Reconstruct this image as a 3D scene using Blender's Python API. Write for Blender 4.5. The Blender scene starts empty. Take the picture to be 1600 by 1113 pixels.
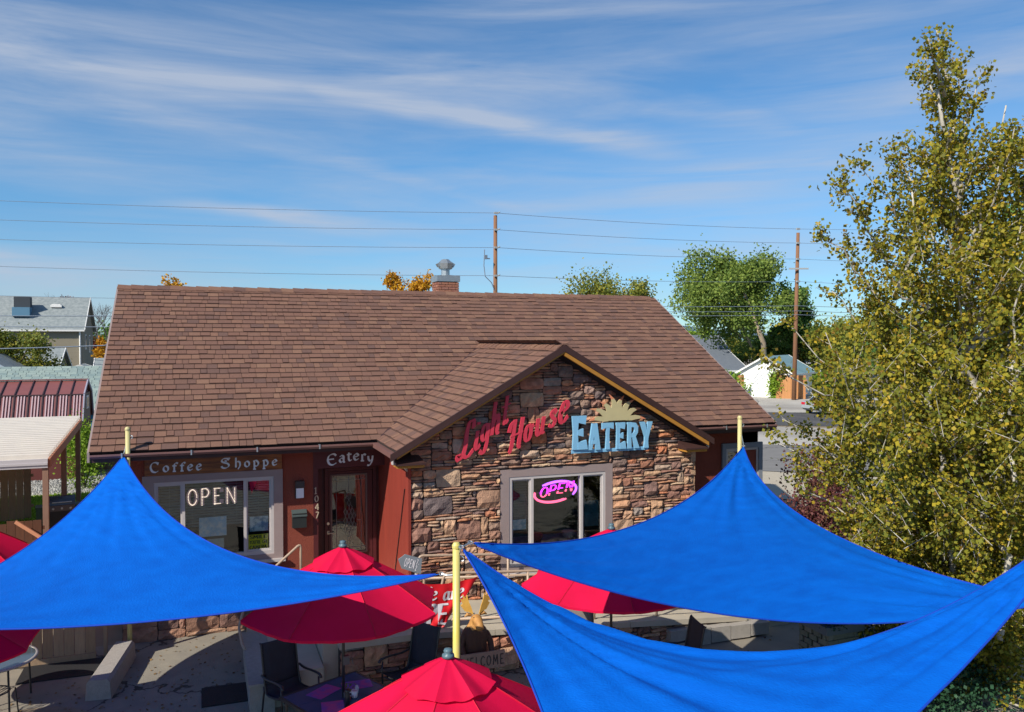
import bpy, math, random
import numpy as np
from mathutils import Vector, Matrix
random.seed(7)
R = math.radians
sc = bpy.context.scene
COL = sc.collection

# ------------------------------------------------------------------ camera
CAMH, YAW, F = 5.7, R(20.8), 1270.0
PITCH = math.atan(26.5 / F)
fwd = Vector((math.sin(YAW) * math.cos(PITCH), math.cos(YAW) * math.cos(PITCH), -math.sin(PITCH)))
rgt = Vector((math.cos(YAW), -math.sin(YAW), 0))
upv = rgt.cross(fwd)
cam = bpy.data.cameras.new('camera'); camo = bpy.data.objects.new('camera', cam); COL.objects.link(camo)
camo.location = (0, 0, CAMH)
camo.rotation_euler = (R(90) - PITCH, 0, -YAW)
cam.sensor_width = 36; cam.lens = F / 1600 * 36; cam.clip_end = 12000; cam.clip_start = .1
sc.camera = camo

# ------------------------------------------------------------------ sky, sun, exposure
SUN_D = Vector((1.85, 1.0, -1.6)).normalized()          # the way the light travels
elev = math.asin(-SUN_D.z); rot = math.atan2(-SUN_D.x, -SUN_D.y)
world = bpy.data.worlds.new('World'); sc.world = world; world.use_nodes = True
wn = world.node_tree; wn.nodes.clear(); wl = wn.links.new
def N(tree, t, **kw):
    n = tree.nodes.new(t)
    for k, v in kw.items():
        if k == 'op': n.operation = v
        elif k == 'inp':
            for a, b in v.items(): n.inputs[a].default_value = b
        else: setattr(n, k, v)
    return n
sky = N(wn, 'ShaderNodeTexSky', sky_type='NISHITA'); sky.sun_disc = False
sky.sun_elevation = elev; sky.sun_rotation = rot % (2 * math.pi)
sky.altitude = 1400; sky.air_density = 1.0; sky.dust_density = .3; sky.ozone_density = 2.5
def M_(op, a, b=None, c=None, clamp=False):
    n = N(wn, 'ShaderNodeMath', op=op); n.use_clamp = clamp
    for i, v in enumerate((a, b, c)):
        if v is None: continue
        if isinstance(v, (int, float)): n.inputs[i].default_value = v
        else: wl(v, n.inputs[i])
    return n.outputs[0]
tc = N(wn, 'ShaderNodeTexCoord'); sep = N(wn, 'ShaderNodeSeparateXYZ'); wl(tc.outputs['Generated'], sep.inputs[0])
az = M_('ARCTAN2', sep.outputs[0], sep.outputs[1])     # clockwise from +Y
el = M_('ARCSINE', sep.outputs[2])
hz = M_('SUBTRACT', az, YAW)
comb = N(wn, 'ShaderNodeCombineXYZ'); wl(hz, comb.inputs[0]); wl(M_('MULTIPLY', el, 3.2), comb.inputs[1])
warp = N(wn, 'ShaderNodeTexNoise', inp={'Scale': 3.0, 'Detail': 3.0}); wl(comb.outputs[0], warp.inputs['Vector'])
wofs = M_('MULTIPLY', M_('SUBTRACT', warp.outputs[0], .5), .06)
# fine fibrous noise, stretched along the streaks
mp = N(wn, 'ShaderNodeMapping', inp={'Rotation': (0, 0, R(17)), 'Scale': (2.6, 7.5, 1)}); wl(comb.outputs[0], mp.inputs[0])
fib = N(wn, 'ShaderNodeTexNoise', inp={'Scale': 1.0, 'Detail': 8.0, 'Roughness': .6, 'Distortion': .5}); wl(mp.outputs[0], fib.inputs['Vector'])
def band(u0, v0, slope, curve, width, ulo, uhi, amp):
    """cirrus streak: centre line v = v0 + slope*(u-u0) + curve*(u-u0)^2"""
    du = M_('SUBTRACT', hz, u0)
    cen = M_('ADD', M_('ADD', M_('MULTIPLY', du, slope), v0), M_('MULTIPLY', M_('MULTIPLY', du, du), curve))
    d = M_('DIVIDE', M_('SUBTRACT', M_('ADD', el, wofs), cen), width)
    g = M_('EXPONENT', M_('MULTIPLY', M_('MULTIPLY', d, d), -1.0))
    mr = N(wn, 'ShaderNodeMapRange', interpolation_type='SMOOTHSTEP'); wl(hz, mr.inputs[0])
    mr.inputs[1].default_value = ulo - .12; mr.inputs[2].default_value = ulo + .12
    mr2 = N(wn, 'ShaderNodeMapRange', interpolation_type='SMOOTHSTEP'); wl(hz, mr2.inputs[0])
    mr2.inputs[1].default_value = uhi - .12; mr2.inputs[2].default_value = uhi + .12; mr2.inputs[3].default_value = 1; mr2.inputs[4].default_value = 0
    return M_('MULTIPLY', M_('MULTIPLY', g, amp), M_('MULTIPLY', mr.outputs[0], mr2.outputs[0]))
fr = N(wn, 'ShaderNodeMapRange'); wl(fib.outputs[0], fr.inputs[0])
fr.inputs[1].default_value = .36; fr.inputs[2].default_value = .68
tot = None
for b in [(-.45, .305, -.03, .0, .028, -1.4, -.24, 1.0), (-.15, .280, -.15, -.1, .013, -.27, .20, .95), (.20, .268, -.12, -.8, .012, .10, .30, .55), (-.10, .300, .05, 0, .03, -.3, .2, .38),
          (-.30, .140, -.033, 0, .008, -.40, -.10, .85), (-.20, .203, -.20, .05, .011, -.28, .03, .65), (-.30, .108, -.01, 0, .006, -.36, -.12, .5), (-.45, .255, -.08, 0, .03, -1.2, -.3, .30),
          (-.58, .195, -.1, 0, .035, -1.2, -.42, .62), (.33, .19, .10, 0, .035, .14, .9, .60), (.50, .285, .1, 0, .04, .38, 1.2, .45), (-.25, .080, .0, 0, .018, -1.2, .05, .55), (.2, .105, -.05, 0, .02, .0, .9, .45), (.0, .17, -.06, 0, .03, -.3, .3, .30)]:
    v = band(*b); tot = v if tot is None else M_('MAXIMUM', tot, v)
# thin general cirrus everywhere (also where the camera does not look)
gen = N(wn, 'ShaderNodeTexNoise', inp={'Scale': 1.4, 'Detail': 6.0, 'Roughness': .55, 'Distortion': .5})
mp2 = N(wn, 'ShaderNodeMapping', inp={'Rotation': (0, 0, R(12)), 'Scale': (1.0, 2.4, 1)}); wl(comb.outputs[0], mp2.inputs[0]); wl(mp2.outputs[0], gen.inputs['Vector'])
gr = N(wn, 'ShaderNodeMapRange'); wl(gen.outputs[0], gr.inputs[0]); gr.inputs[1].default_value = .34; gr.inputs[2].default_value = .70; gr.inputs[4].default_value = .95
mask = M_('MULTIPLY', M_('ADD', tot, M_('MULTIPLY', gr.outputs[0], .9)), M_('ADD', M_('MULTIPLY', fr.outputs[0], .75), .25), clamp=True)
hs = N(wn, 'ShaderNodeHueSaturation', inp={'Saturation': 1.2, 'Value': 1.0}); wl(sky.outputs[0], hs.inputs['Color'])
grade = N(wn, 'ShaderNodeMix', data_type='RGBA', blend_type='MULTIPLY'); grade.inputs[0].default_value = 1
wl(hs.outputs[0], grade.inputs[6])
hzr = N(wn, 'ShaderNodeMapRange', interpolation_type='SMOOTHSTEP'); wl(el, hzr.inputs[0]); hzr.inputs[1].default_value = -.02; hzr.inputs[2].default_value = .24
gcol = N(wn, 'ShaderNodeMix', data_type='RGBA'); wl(hzr.outputs[0], gcol.inputs[0]); gcol.inputs[6].default_value = (.44, .63, .80, 1); gcol.inputs[7].default_value = (.66, .90, .96, 1); wl(gcol.outputs[2], grade.inputs[7])
cm = N(wn, 'ShaderNodeMix', data_type='RGBA'); wl(M_('MULTIPLY', mask, .8), cm.inputs[0]); wl(grade.outputs[2], cm.inputs[6]); cm.inputs[7].default_value = (3.5, 3.95, 4.8, 1)
bg = N(wn, 'ShaderNodeBackground', inp={'Strength': .10}); wl(cm.outputs[2], bg.inputs[0])
wo = N(wn, 'ShaderNodeOutputWorld'); wl(bg.outputs[0], wo.inputs[0])
sl = bpy.data.lights.new('sun', 'SUN'); sl.energy = 4.3; sl.angle = R(.5); sl.color = (1, .93, .82)
so = bpy.data.objects.new('sun', sl); COL.objects.link(so); so.rotation_euler = SUN_D.to_track_quat('-Z', 'Y').to_euler()
sc.view_settings.view_transform = 'Standard'; sc.view_settings.look = 'None'; sc.view_settings.exposure = 0.5; sc.view_settings.gamma = 1
sc.cycles.max_bounces = 6; sc.cycles.transparent_max_bounces = 12; sc.cycles.use_denoising = True

# ------------------------------------------------------------------ survey helpers
def ray(px, py): return fwd + rgt * ((px - 800) / F) - upv * ((py - 556.5) / F)
def onY(px, py, Y):
    r = ray(px, py); t = Y / r.y; return (r.x * t, CAMH + r.z * t)
def onX(px, py, X):
    r = ray(px, py); t = X / r.x; return (r.y * t, CAMH + r.z * t)
def onZ(px, py, Z=0.):
    r = ray(px, py); t = (Z - CAMH) / r.z; return (r.x * t, r.y * t)
def at(px, py, d):
    r = ray(px, py); t = d / r.dot(fwd); return Vector((0, 0, CAMH)) + r * t
def gnd(px, d):
    h = Vector((math.sin(YAW), math.cos(YAW), 0)); p = h * d + rgt * ((px - 800) / F * d); return Vector((p.x, p.y, 0))

# ------------------------------------------------------------------ object helpers
def tag(o, label=None, cat=None, group=None, kind=None):
    if label: o['label'] = label
    if cat: o['category'] = cat
    if group: o['group'] = group
    if kind: o['kind'] = kind
    return o
def thing(name, loc, label, cat, group=None):
    o = bpy.data.objects.new(name, None); COL.objects.link(o); o.location = loc; o.empty_display_size = .2
    return tag(o, label, cat, group)
def link(name, me, parent=None):
    o = bpy.data.objects.new(name, me); COL.objects.link(o)
    if parent is not None:
        o.parent = parent
        if parent.type == 'EMPTY': o.matrix_parent_inverse = Matrix.Translation(-Vector(parent.location))
    return o
def kids(o): return [c for c in bpy.data.objects if c.parent == o]
def dup(root, loc, rz=0, label=None, scale=1, tree=None):
    tree = tree or snapshot(root)
    def rec(node, par):
        o, ch = node; c = o.copy(); COL.objects.link(c)
        if par is not None: c.parent = par
        for x in ch: rec(x, c)
        return c
    c = rec(tree, None); c.location = loc; c.rotation_euler = (0, 0, rz); c.scale = (scale,) * 3
    if label: c['label'] = label
    return c
def snapshot(root):
    return (root, [snapshot(c) for c in kids(root)])
class MB:
    def __init__(s): s.v = []; s.f = []; s.mi = []
    def add(s, vs, fs, mi=0):
        b = len(s.v); s.v.extend([tuple(v) for v in vs]); s.f.extend([tuple(i + b for i in f) for f in fs]); s.mi.extend([mi] * len(fs)); return s
    def box(s, c, d, rz=0, m=None, mi=0):
        hx, hy, hz_ = d[0] / 2, d[1] / 2, d[2] / 2
        vs = [Vector((x, y, z)) for x in (-hx, hx) for y in (-hy, hy) for z in (-hz_, hz_)]
        if m is None: m = Matrix.Rotation(rz, 3, 'Z')
        vs = [m @ v + Vector(c) for v in vs]
        return s.add(vs, [(0, 1, 3, 2), (4, 6, 7, 5), (0, 4, 5, 1), (2, 3, 7, 6), (0, 2, 6, 4), (1, 5, 7, 3)], mi)
    def bb(s, x0, x1, y0, y1, z0, z1, mi=0): return s.box(((x0 + x1) / 2, (y0 + y1) / 2, (z0 + z1) / 2), (x1 - x0, y1 - y0, z1 - z0), mi=mi)
    def beam(s, p, q, w, h, up=Vector((0, 0, 1)), mi=0):
        p, q = Vector(p), Vector(q); d = (q - p).normalized(); x = d.cross(up)
        if x.length < 1e-4: x = Vector((1, 0, 0))
        x.normalize(); y = x.cross(d)
        vs = [b + x * (sx * w / 2) + y * (sy * h / 2) for b in (p, q) for sx, sy in ((-1, -1), (1, -1), (1, 1), (-1, 1))]
        return s.add(vs, [(0, 1, 2, 3), (7, 6, 5, 4), (0, 4, 5, 1), (1, 5, 6, 2), (2, 6, 7, 3), (3, 7, 4, 0)], mi)
    def tube(s, pts, r, n=8, caps=True, mi=0, closed=False):
        pts = [Vector(p) for p in pts]; rs = r if isinstance(r, (list, tuple)) else [r] * len(pts)
        vs = []; prev = None; L = len(pts)
        for i, p in enumerate(pts):
            if closed: d = (pts[(i + 1) % L] - pts[i - 1])
            else: d = (pts[min(i + 1, L - 1)] - pts[max(i - 1, 0)])
            d = d.normalized() if d.length > 1e-9 else Vector((0, 0, 1))
            if prev is None:
                a = Vector((0, 0, 1)) if abs(d.z) < .9 else Vector((1, 0, 0)); x = d.cross(a).normalized()
            else:
                x = prev - d * prev.dot(d); x = x.normalized() if x.length > 1e-6 else d.orthogonal().normalized()
            prev = x; y = d.cross(x)
            for k in range(n):
                t = 2 * math.pi * k / n; vs.append(p + (x * math.cos(t) + y * math.sin(t)) * rs[i])
        fs = []
        for i in range(L if closed else L - 1):
            j = (i + 1) % L
            for k in range(n): fs.append((i * n + k, i * n + (k + 1) % n, j * n + (k + 1) % n, j * n + k))
        if caps and not closed: fs += [tuple(range(n - 1, -1, -1)), tuple((L - 1) * n + k for k in range(n))]
        return s.add(vs, fs, mi)
    def lathe(s, prof, c=(0, 0, 0), n=16, mi=0):
        vs = []; fs = []
        for r, z in prof:
            for k in range(n):
                t = 2 * math.pi * k / n; vs.append((c[0] + r * math.cos(t), c[1] + r * math.sin(t), c[2] + z))
        for i in range(len(prof) - 1):
            for k in range(n): fs.append((i * n + k, i * n + (k + 1) % n, (i + 1) * n + (k + 1) % n, (i + 1) * n + k))
        return s.add(vs, fs, mi)
    def prism(s, poly, mfun, t0, t1, mi=0):
        """poly: 2-D outline; mfun(u,v,t)->3-D"""
        n = len(poly); vs = [mfun(u, v, t0) for u, v in poly] + [mfun(u, v, t1) for u, v in poly]
        fs = [tuple(range(n)), tuple(range(2 * n - 1, n - 1, -1))] + [(i, i + n, (i + 1) % n + n, (i + 1) % n) for i in range(n)]
        return s.add(vs, fs, mi)
    def mesh(s, name, mats, smooth=False):
        me = bpy.data.meshes.new(name); me.from_pydata(s.v, [], s.f)
        for m in (mats if isinstance(mats, (list, tuple)) else [mats]): me.materials.append(m)
        if any(s.mi): me.polygons.foreach_set('material_index', s.mi)
        if smooth: me.polygons.foreach_set('use_smooth', [True] * len(s.f))
        return me
    def build(s, name, mats, parent=None, smooth=False, label=None):
        o = link(name, s.mesh(name, mats, smooth), parent)
        if label: o['label'] = label
        return o
def fix(o):
    import bmesh
    b = bmesh.new(); b.from_mesh(o.data); bmesh.ops.recalc_face_normals(b, faces=b.faces); b.to_mesh(o.data); b.free(); return o
def quads(name, V4, mat, parent=None):
    """V4: (n,4,3) array of quads, as one mesh"""
    n = len(V4); me = bpy.data.meshes.new(name)
    me.vertices.add(n * 4); me.vertices.foreach_set('co', V4.astype('f').ravel())
    me.loops.add(n * 4); me.loops.foreach_set('vertex_index', np.arange(n * 4, dtype='i'))
    me.polygons.add(n); me.polygons.foreach_set('loop_start', np.arange(0, n * 4, 4, dtype='i'))
    me.update(calc_edges=True); me.materials.append(mat)
    return link(name, me, parent)

# ------------------------------------------------------------------ materials
MATS = {}
def mat(name, c1, c2=None, rough=.8, scale=3., detail=4., bump=0., bscale=None, metal=0., spec=.35, rnd=None, contrast=.5, stretch=(1, 1, 1), transl=0., tcol=None, crack=0., c3=None):
    m = bpy.data.materials.new(name); m.use_nodes = True; t = m.node_tree; t.nodes.clear(); L = t.links.new
    out = N(t, 'ShaderNodeOutputMaterial'); p = N(t, 'ShaderNodeBsdfPrincipled')
    p.inputs['Roughness'].default_value = rough; p.inputs['Metallic'].default_value = metal; p.inputs['Specular IOR Level'].default_value = spec
    geo = N(t, 'ShaderNodeNewGeometry'); mp = N(t, 'ShaderNodeMapping'); mp.inputs['Scale'].default_value = stretch
    L(geo.outputs['Position'], mp.inputs[0])
    c2 = c2 or c1
    nz = N(t, 'ShaderNodeTexNoise', inp={'Scale': scale, 'Detail': detail, 'Roughness': .6}); L(mp.outputs[0], nz.inputs['Vector'])
    rp = N(t, 'ShaderNodeMapRange'); L(nz.outputs[0], rp.inputs[0]); rp.inputs[1].default_value = .5 - .25 / max(contrast, .01) * .5; rp.inputs[2].default_value = .5 + .25 / max(contrast, .01) * .5
    mx = N(t, 'ShaderNodeMix', data_type='RGBA'); L(rp.outputs[0], mx.inputs[0]); mx.inputs[6].default_value = (*c1, 1); mx.inputs[7].default_value = (*c2, 1)
    col = mx.outputs[2]
    if rnd:   # list of colours picked per object / per island
        oi = N(t, 'ShaderNodeObjectInfo'); ad = N(t, 'ShaderNodeMath', op='ADD'); L(oi.outputs['Random'], ad.inputs[0]); L(geo.outputs['Random Per Island'], ad.inputs[1])
        fc = N(t, 'ShaderNodeMath', op='FRACT'); L(ad.outputs[0], fc.inputs[0])
        cr = N(t, 'ShaderNodeValToRGB'); cr.color_ramp.interpolation = 'LINEAR'; L(fc.outputs[0], cr.inputs[0])
        e = cr.color_ramp.elements; e[0].color = (*rnd[0], 1); e[1].color = (*rnd[-1], 1)
        for i in range(1, len(rnd) - 1): x = e.new(i / (len(rnd) - 1)); x.color = (*rnd[i], 1)
        m2 = N(t, 'ShaderNodeMix', data_type='RGBA', blend_type='MULTIPLY'); m2.inputs[0].default_value = 1
        L(cr.outputs[0], m2.inputs[6]); L(col, m2.inputs[7]); col = m2.outputs[2]
    if c3:    # large stains
        n3 = N(t, 'ShaderNodeTexNoise', inp={'Scale': scale * .17, 'Detail': 5.}); L(geo.outputs['Position'], n3.inputs['Vector'])
        r3 = N(t, 'ShaderNodeMapRange'); L(n3.outputs[0], r3.inputs[0]); r3.inputs[1].default_value = .5; r3.inputs[2].default_value = .68; r3.inputs[4].default_value = .8
        m3 = N(t, 'ShaderNodeMix', data_type='RGBA'); L(r3.outputs[0], m3.inputs[0]); L(col, m3.inputs[6]); m3.inputs[7].default_value = (*c3, 1); col = m3.outputs[2]
    if crack:
        vo = N(t, 'ShaderNodeTexVoronoi', feature='DISTANCE_TO_EDGE', inp={'Scale': crack}); 
        nn = N(t, 'ShaderNodeTexNoise', inp={'Scale': 2.5, 'Detail': 6.}); L(geo.outputs['Position'], nn.inputs['Vector'])
        va = N(t, 'ShaderNodeVectorMath', op='MULTIPLY_ADD'); L(nn.outputs[1], va.inputs[0]); va.inputs[1].default_value = (1.1, 1.1, 1.1); L(geo.outputs['Position'], va.inputs[2])
        L(va.outputs[0], vo.inputs['Vector'])
        rc = N(t, 'ShaderNodeMapRange'); L(vo.outputs[0], rc.inputs[0]); rc.inputs[1].default_value = .004; rc.inputs[2].default_value = .012
        m4 = N(t, 'ShaderNodeMix', data_type='RGBA'); L(rc.outputs[0], m4.inputs[0]); m4.inputs[6].default_value = (*[x * .25 for x in c1], 1); L(col, m4.inputs[7]); col = m4.outputs[2]
    L(col, p.inputs['Base Color'])
    if bump:
        nb = N(t, 'ShaderNodeTexNoise', inp={'Scale': bscale or scale * 8, 'Detail': 5.}); L(mp.outputs[0], nb.inputs['Vector'])
        bp = N(t, 'ShaderNodeBump', inp={'Strength': min(1, bump), 'Distance': .02}); L(nb.outputs[0], bp.inputs['Height']); L(bp.outputs[0], p.inputs['Normal'])
    sh = p.outputs[0]
    if transl:
        tr = N(t, 'ShaderNodeBsdfTranslucent'); ms = N(t, 'ShaderNodeMixShader'); ms.inputs[0].default_value = transl
        if tcol: tr.inputs[0].default_value = (*tcol, 1)
        else: L(col, tr.inputs[0])
        L(sh, ms.inputs[1]); L(tr.outputs[0], ms.inputs[2]); sh = ms.outputs[0]
    L(sh, out.inputs[0]); MATS[name] = m; return m
def emis(name, c, s):
    m = bpy.data.materials.new(name); m.use_nodes = True; t = m.node_tree; t.nodes.clear()
    e = N(t, 'ShaderNodeEmission', inp={'Color': (*c, 1), 'Strength': s}); o = N(t, 'ShaderNodeOutputMaterial'); t.links.new(e.outputs[0], o.inputs[0]); return m
def glass(name, tint=(.92, .97, .97), refl=1.0):
    m = bpy.data.materials.new(name); m.use_nodes = True; t = m.node_tree; t.nodes.clear()
    g = N(t, 'ShaderNodeBsdfGlossy', inp={'Roughness': .015, 'Color': (1, 1, 1, 1)}); tr = N(t, 'ShaderNodeBsdfTransparent', inp={'Color': (*tint, 1)})
    nz = N(t, 'ShaderNodeTexNoise', inp={'Scale': 1.6, 'Detail': 1.}); ge = N(t, 'ShaderNodeNewGeometry'); t.links.new(ge.outputs['Position'], nz.inputs['Vector'])
    bp = N(t, 'ShaderNodeBump', inp={'Strength': .25, 'Distance': .02}); t.links.new(nz.outputs[0], bp.inputs['Height']); t.links.new(bp.outputs[0], g.inputs['Normal'])
    fr_ = N(t, 'ShaderNodeFresnel', inp={'IOR': 1.55}); ml = N(t, 'ShaderNodeMath', op='MULTIPLY'); t.links.new(fr_.outputs[0], ml.inputs[0]); ml.inputs[1].default_value = 1.25 * refl
    mx = N(t, 'ShaderNodeMixShader'); o = N(t, 'ShaderNodeOutputMaterial')
    t.links.new(ml.outputs[0], mx.inputs[0]); t.links.new(tr.outputs[0], mx.inputs[1]); t.links.new(g.outputs[0], mx.inputs[2]); t.links.new(mx.outputs[0], o.inputs[0]); return m

m_shingle = mat('asphalt_shingle', (.85, .85, .85), (1.1, 1.08, 1.05), rough=.95, scale=30, bump=.5, bscale=120, spec=.15,
                rnd=[(0.178, 0.098, 0.076), (0.201, 0.109, 0.081), (0.155, 0.088, 0.070), (0.215, 0.117, 0.083), (0.138, 0.083, 0.071), (0.188, 0.101, 0.075), (0.228, 0.130, 0.091), (0.168, 0.091, 0.071)])
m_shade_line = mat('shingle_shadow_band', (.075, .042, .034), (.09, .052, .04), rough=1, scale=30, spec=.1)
m_under = mat('roof_underlay', (.03, .02, .018), rough=1)
m_stucco = mat('red_brown_stucco', (.235, .062, .040), (.20, .052, .034), rough=.92, scale=2.5, bump=.7, bscale=60, spec=.2)
m_maroon = mat('maroon_paint', (.085, .016, .018), (.07, .013, .015), rough=.5, scale=6)
m_siding = mat('red_siding', (.27, .040, .024), (.20, .03, .019), rough=.65, scale=5, stretch=(1, 1, .2), bump=.15)
m_fascia = mat('dark_brown_trim', (.055, .025, .022), (.04, .02, .018), rough=.55, scale=4)
m_ochre = mat('ochre_board', (.42, .20, .03), (.34, .15, .025), rough=.7, scale=4)
m_gutter = mat('gutter_metal', (.20, .10, .085), (.16, .08, .07), rough=.4, scale=3, spec=.5)
m_trim = mat('taupe_trim', (.30, .235, .22), (.26, .20, .19), rough=.75, scale=4, bump=.1)
m_vinyl = mat('vinyl_frame', (.50, .46, .44), (.44, .41, .40), rough=.5, scale=6)
m_stone = mat('ledge_stone', (.72, .70, .68), (1.25, 1.2, 1.1), rough=.95, scale=9, detail=7, bump=.9, bscale=35, spec=.2, contrast=.7,
              rnd=[(0.395, 0.226, 0.152), (0.244, 0.138, 0.111), (0.490, 0.318, 0.205), (0.157, 0.118, 0.118), (0.427, 0.200, 0.133), (0.568, 0.419, 0.286), (0.189, 0.118, 0.103), (0.332, 0.192, 0.142), (0.520, 0.335, 0.214), (0.300, 0.143, 0.097), (0.134, 0.114, 0.122), (0.441, 0.276, 0.178), (0.462, 0.180, 0.095), (0.242, 0.223, 0.220), (0.440, 0.318, 0.240)])
m_mortar = mat('mortar', (.05, .04, .036), rough=1, scale=10, bump=.5)
m_conc = mat('concrete', (.28, .255, .20), (.20, .185, .155), rough=.9, scale=2.2, detail=8, bump=.35, bscale=40, c3=(.22, .19, .155), crack=.28, spec=.2)
m_slab = mat('porch_concrete', (.46, .41, .32), (.38, .34, .27), rough=.9, scale=3, detail=6, bump=.2, bscale=50, spec=.2)
m_block = mat('concrete_block', (.36, .33, .29), (.28, .26, .23), rough=.95, scale=12, bump=.6, bscale=70)
m_asph = mat('asphalt', (.085, .085, .09), (.06, .06, .064), rough=.95, scale=5, bump=.3, bscale=80, c3=(.12, .115, .11))
m_lightpave = mat('pale_pavement', (.46, .44, .40), (.38, .36, .32), rough=.95, scale=.6, detail=8, c3=(.24, .22, .2), bump=.2, bscale=12)
m_dirt = mat('dry_ground', (.27, .22, .15), (.20, .16, .11), rough=1, scale=1.2, detail=9, bump=.4, bscale=20, c3=(.14, .13, .07))
m_rail = mat('tan_rail_paint', (.42, .31, .22), (.36, .26, .185), rough=.45, scale=8, spec=.5)
m_pole = mat('pale_yellow_paint', (.56, .50, .22), (.48, .42, .19), rough=.45, scale=10, spec=.5, stretch=(1, 1, .3))
m_pole2 = mat('yellow_paint', (.62, .52, .06), (.56, .50, .20), rough=.4, scale=9, spec=.5, stretch=(1, 1, .3))
m_sail = mat('blue_shade_cloth', (.0, .10, .52), (.0, .145, .68), rough=.85, scale=2.2, detail=8, stretch=(1, 1, 9), spec=.12, bump=.5, bscale=30, transl=.20, tcol=(.0, .11, .85))
m_hem = mat('blue_webbing', (.0, .05, .42), (.0, .04, .36), rough=.8, scale=20)
m_red = mat('red_umbrella_cloth', (.74, .004, .065), (.62, .003, .045), rough=.7, scale=2, spec=.2, bump=.2, bscale=240, transl=.22, tcol=(.8, .0, .05))
m_black = mat('black_metal', (.02, .021, .024), rough=.35, scale=6, spec=.6)
m_sling = mat('black_sling', (.028, .032, .045), (.02, .024, .036), rough=.7, scale=8, bump=.3, bscale=300)
m_sling2 = mat('grey_sling', (.22, .20, .18), (.18, .165, .15), rough=.7, scale=8, bump=.3, bscale=300)
m_tabletop = mat('dark_tabletop', (.035, .10, .22), (.025, .07, .16), rough=.22, scale=3, spec=.6)
m_white = mat('white_paint', (.78, .77, .74), (.72, .71, .68), rough=.6, scale=3)
m_galv = mat('galvanised_metal', (.48, .52, .53), (.36, .40, .42), rough=.4, scale=9, metal=.75)
m_brick = mat('chimney_brick', (.9, .9, .9), (1.1, 1.1, 1.1), rough=.95, scale=20, bump=.4, rnd=[(.30, .13, .085), (.36, .17, .11), (.26, .10, .07), (.33, .16, .12)])
m_wood = mat('weathered_wood', (.80, .80, .80), (1.12, 1.08, 1.02), rough=.9, scale=5, stretch=(6, 6, .8), bump=.4, rnd=[(.34, .235, .14), (.29, .20, .125), (.38, .27, .17), (.26, .18, .115)])
m_wood2 = mat('orange_wood', (.85, .85, .85), (1.1, 1.1, 1.1), rough=.85, scale=5, stretch=(6, 6, .8), rnd=[(.46, .21, .08), (.40, .18, .07), (.52, .25, .10)])
m_dkwood = mat('dark_red_picket', (.8, .8, .8), (1.1, 1.1, 1.1), rough=.85, scale=5, stretch=(6, 6, .8), rnd=[(.10, .04, .022), (.13, .05, .025), (.085, .035, .02)])
m_post = mat('awning_post', (.28, .16, .11), (.22, .125, .09), rough=.8, scale=6, stretch=(5, 5, .6))
m_beam = mat('orange_beam', (.44, .19, .10), (.36, .15, .08), rough=.7, scale=6)
m_alum = mat('awning_metal', (.62, .57, .50), (.54, .50, .45), rough=.5, scale=2, spec=.5)
m_pole_wood = mat('utility_pole_wood', (.26, .13, .07), (.18, .09, .05), rough=.95, scale=4, stretch=(4, 4, .3), bump=.3)
m_wire = mat('wire', (.16, .20, .26), rough=.6)
m_roofmetal = mat('maroon_roof_metal', (.24, .085, .075), (.20, .07, .065), rough=.35, scale=4, spec=.6)
m_ribdark = mat('dark_rib', (.05, .03, .035), rough=.5)
m_greyshingle = mat('grey_shingle', (.27, .30, .30), (.20, .23, .235), rough=.95, scale=3.5, detail=8, bump=.3, bscale=10, contrast=1.2)
m_greyshingle2 = mat('grey_green_shingle', (.85, .85, .85), (1.1, 1.1, 1.1), rough=.95, scale=9, rnd=[(0.234, 0.304, 0.279), (0.281, 0.352, 0.320), (0.187, 0.256, 0.254), (0.265, 0.328, 0.303)])
m_slate = mat('slate_roof', (.15, .17, .20), (.12, .14, .17), rough=.95, scale=3, detail=8)
m_teal = mat('teal_roof', (.20, .33, .37), (.15, .27, .32), rough=.9, scale=3, detail=8)
m_beige = mat('beige_siding', (.28, .245, .18), (.24, .21, .155), rough=.9, scale=1, stretch=(.2, .2, 8))
m_tan = mat('tan_siding', (.42, .35, .24), (.36, .30, .21), rough=.9, scale=1, stretch=(.2, .2, 8))
m_blue = mat('blue_siding', (.02, .20, .36), (.018, .17, .32), rough=.8, scale=2)
m_darkglass = mat('dark_window', (.03, .04, .05), rough=.1, spec=.8)
m_glass = glass('window_glass')
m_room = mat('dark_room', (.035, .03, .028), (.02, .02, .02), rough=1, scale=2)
m_blind = mat('window_blind', (.24, .25, .24), (.2, .21, .2), rough=.6)
m_bark = mat('white_bark', (.50, .47, .40), (.30, .27, .22), rough=.85, scale=6, detail=6, contrast=.9, stretch=(1, 1, .5), bump=.2)
m_bark2 = mat('brown_bark', (.16, .115, .08), (.10, .075, .055), rough=.95, scale=6, bump=.4, stretch=(1, 1, .3))
def leafm(name, cols, transl=.35): return mat(name, (.85, .85, .85), (1.15, 1.15, 1.1), rough=.6, scale=.9, spec=.25, rnd=cols, transl=transl)
m_leaf = leafm('aspen_leaf', [(0.282, 0.264, 0.024), (0.142, 0.172, 0.024), (0.423, 0.331, 0.024), (0.101, 0.145, 0.024), (0.354, 0.290, 0.024), (0.201, 0.211, 0.024), (0.518, 0.356, 0.030), (0.129, 0.158, 0.027), (0.259, 0.145, 0.024)])
m_leafw = leafm('willow_leaf', [(.16, .24, .05), (.24, .32, .06), (.09, .16, .035), (.30, .36, .07)])
m_leafg = leafm('green_leaf', [(0.085, 0.170, 0.034), (0.136, 0.255, 0.051), (0.060, 0.119, 0.034), (0.187, 0.289, 0.051)])
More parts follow.
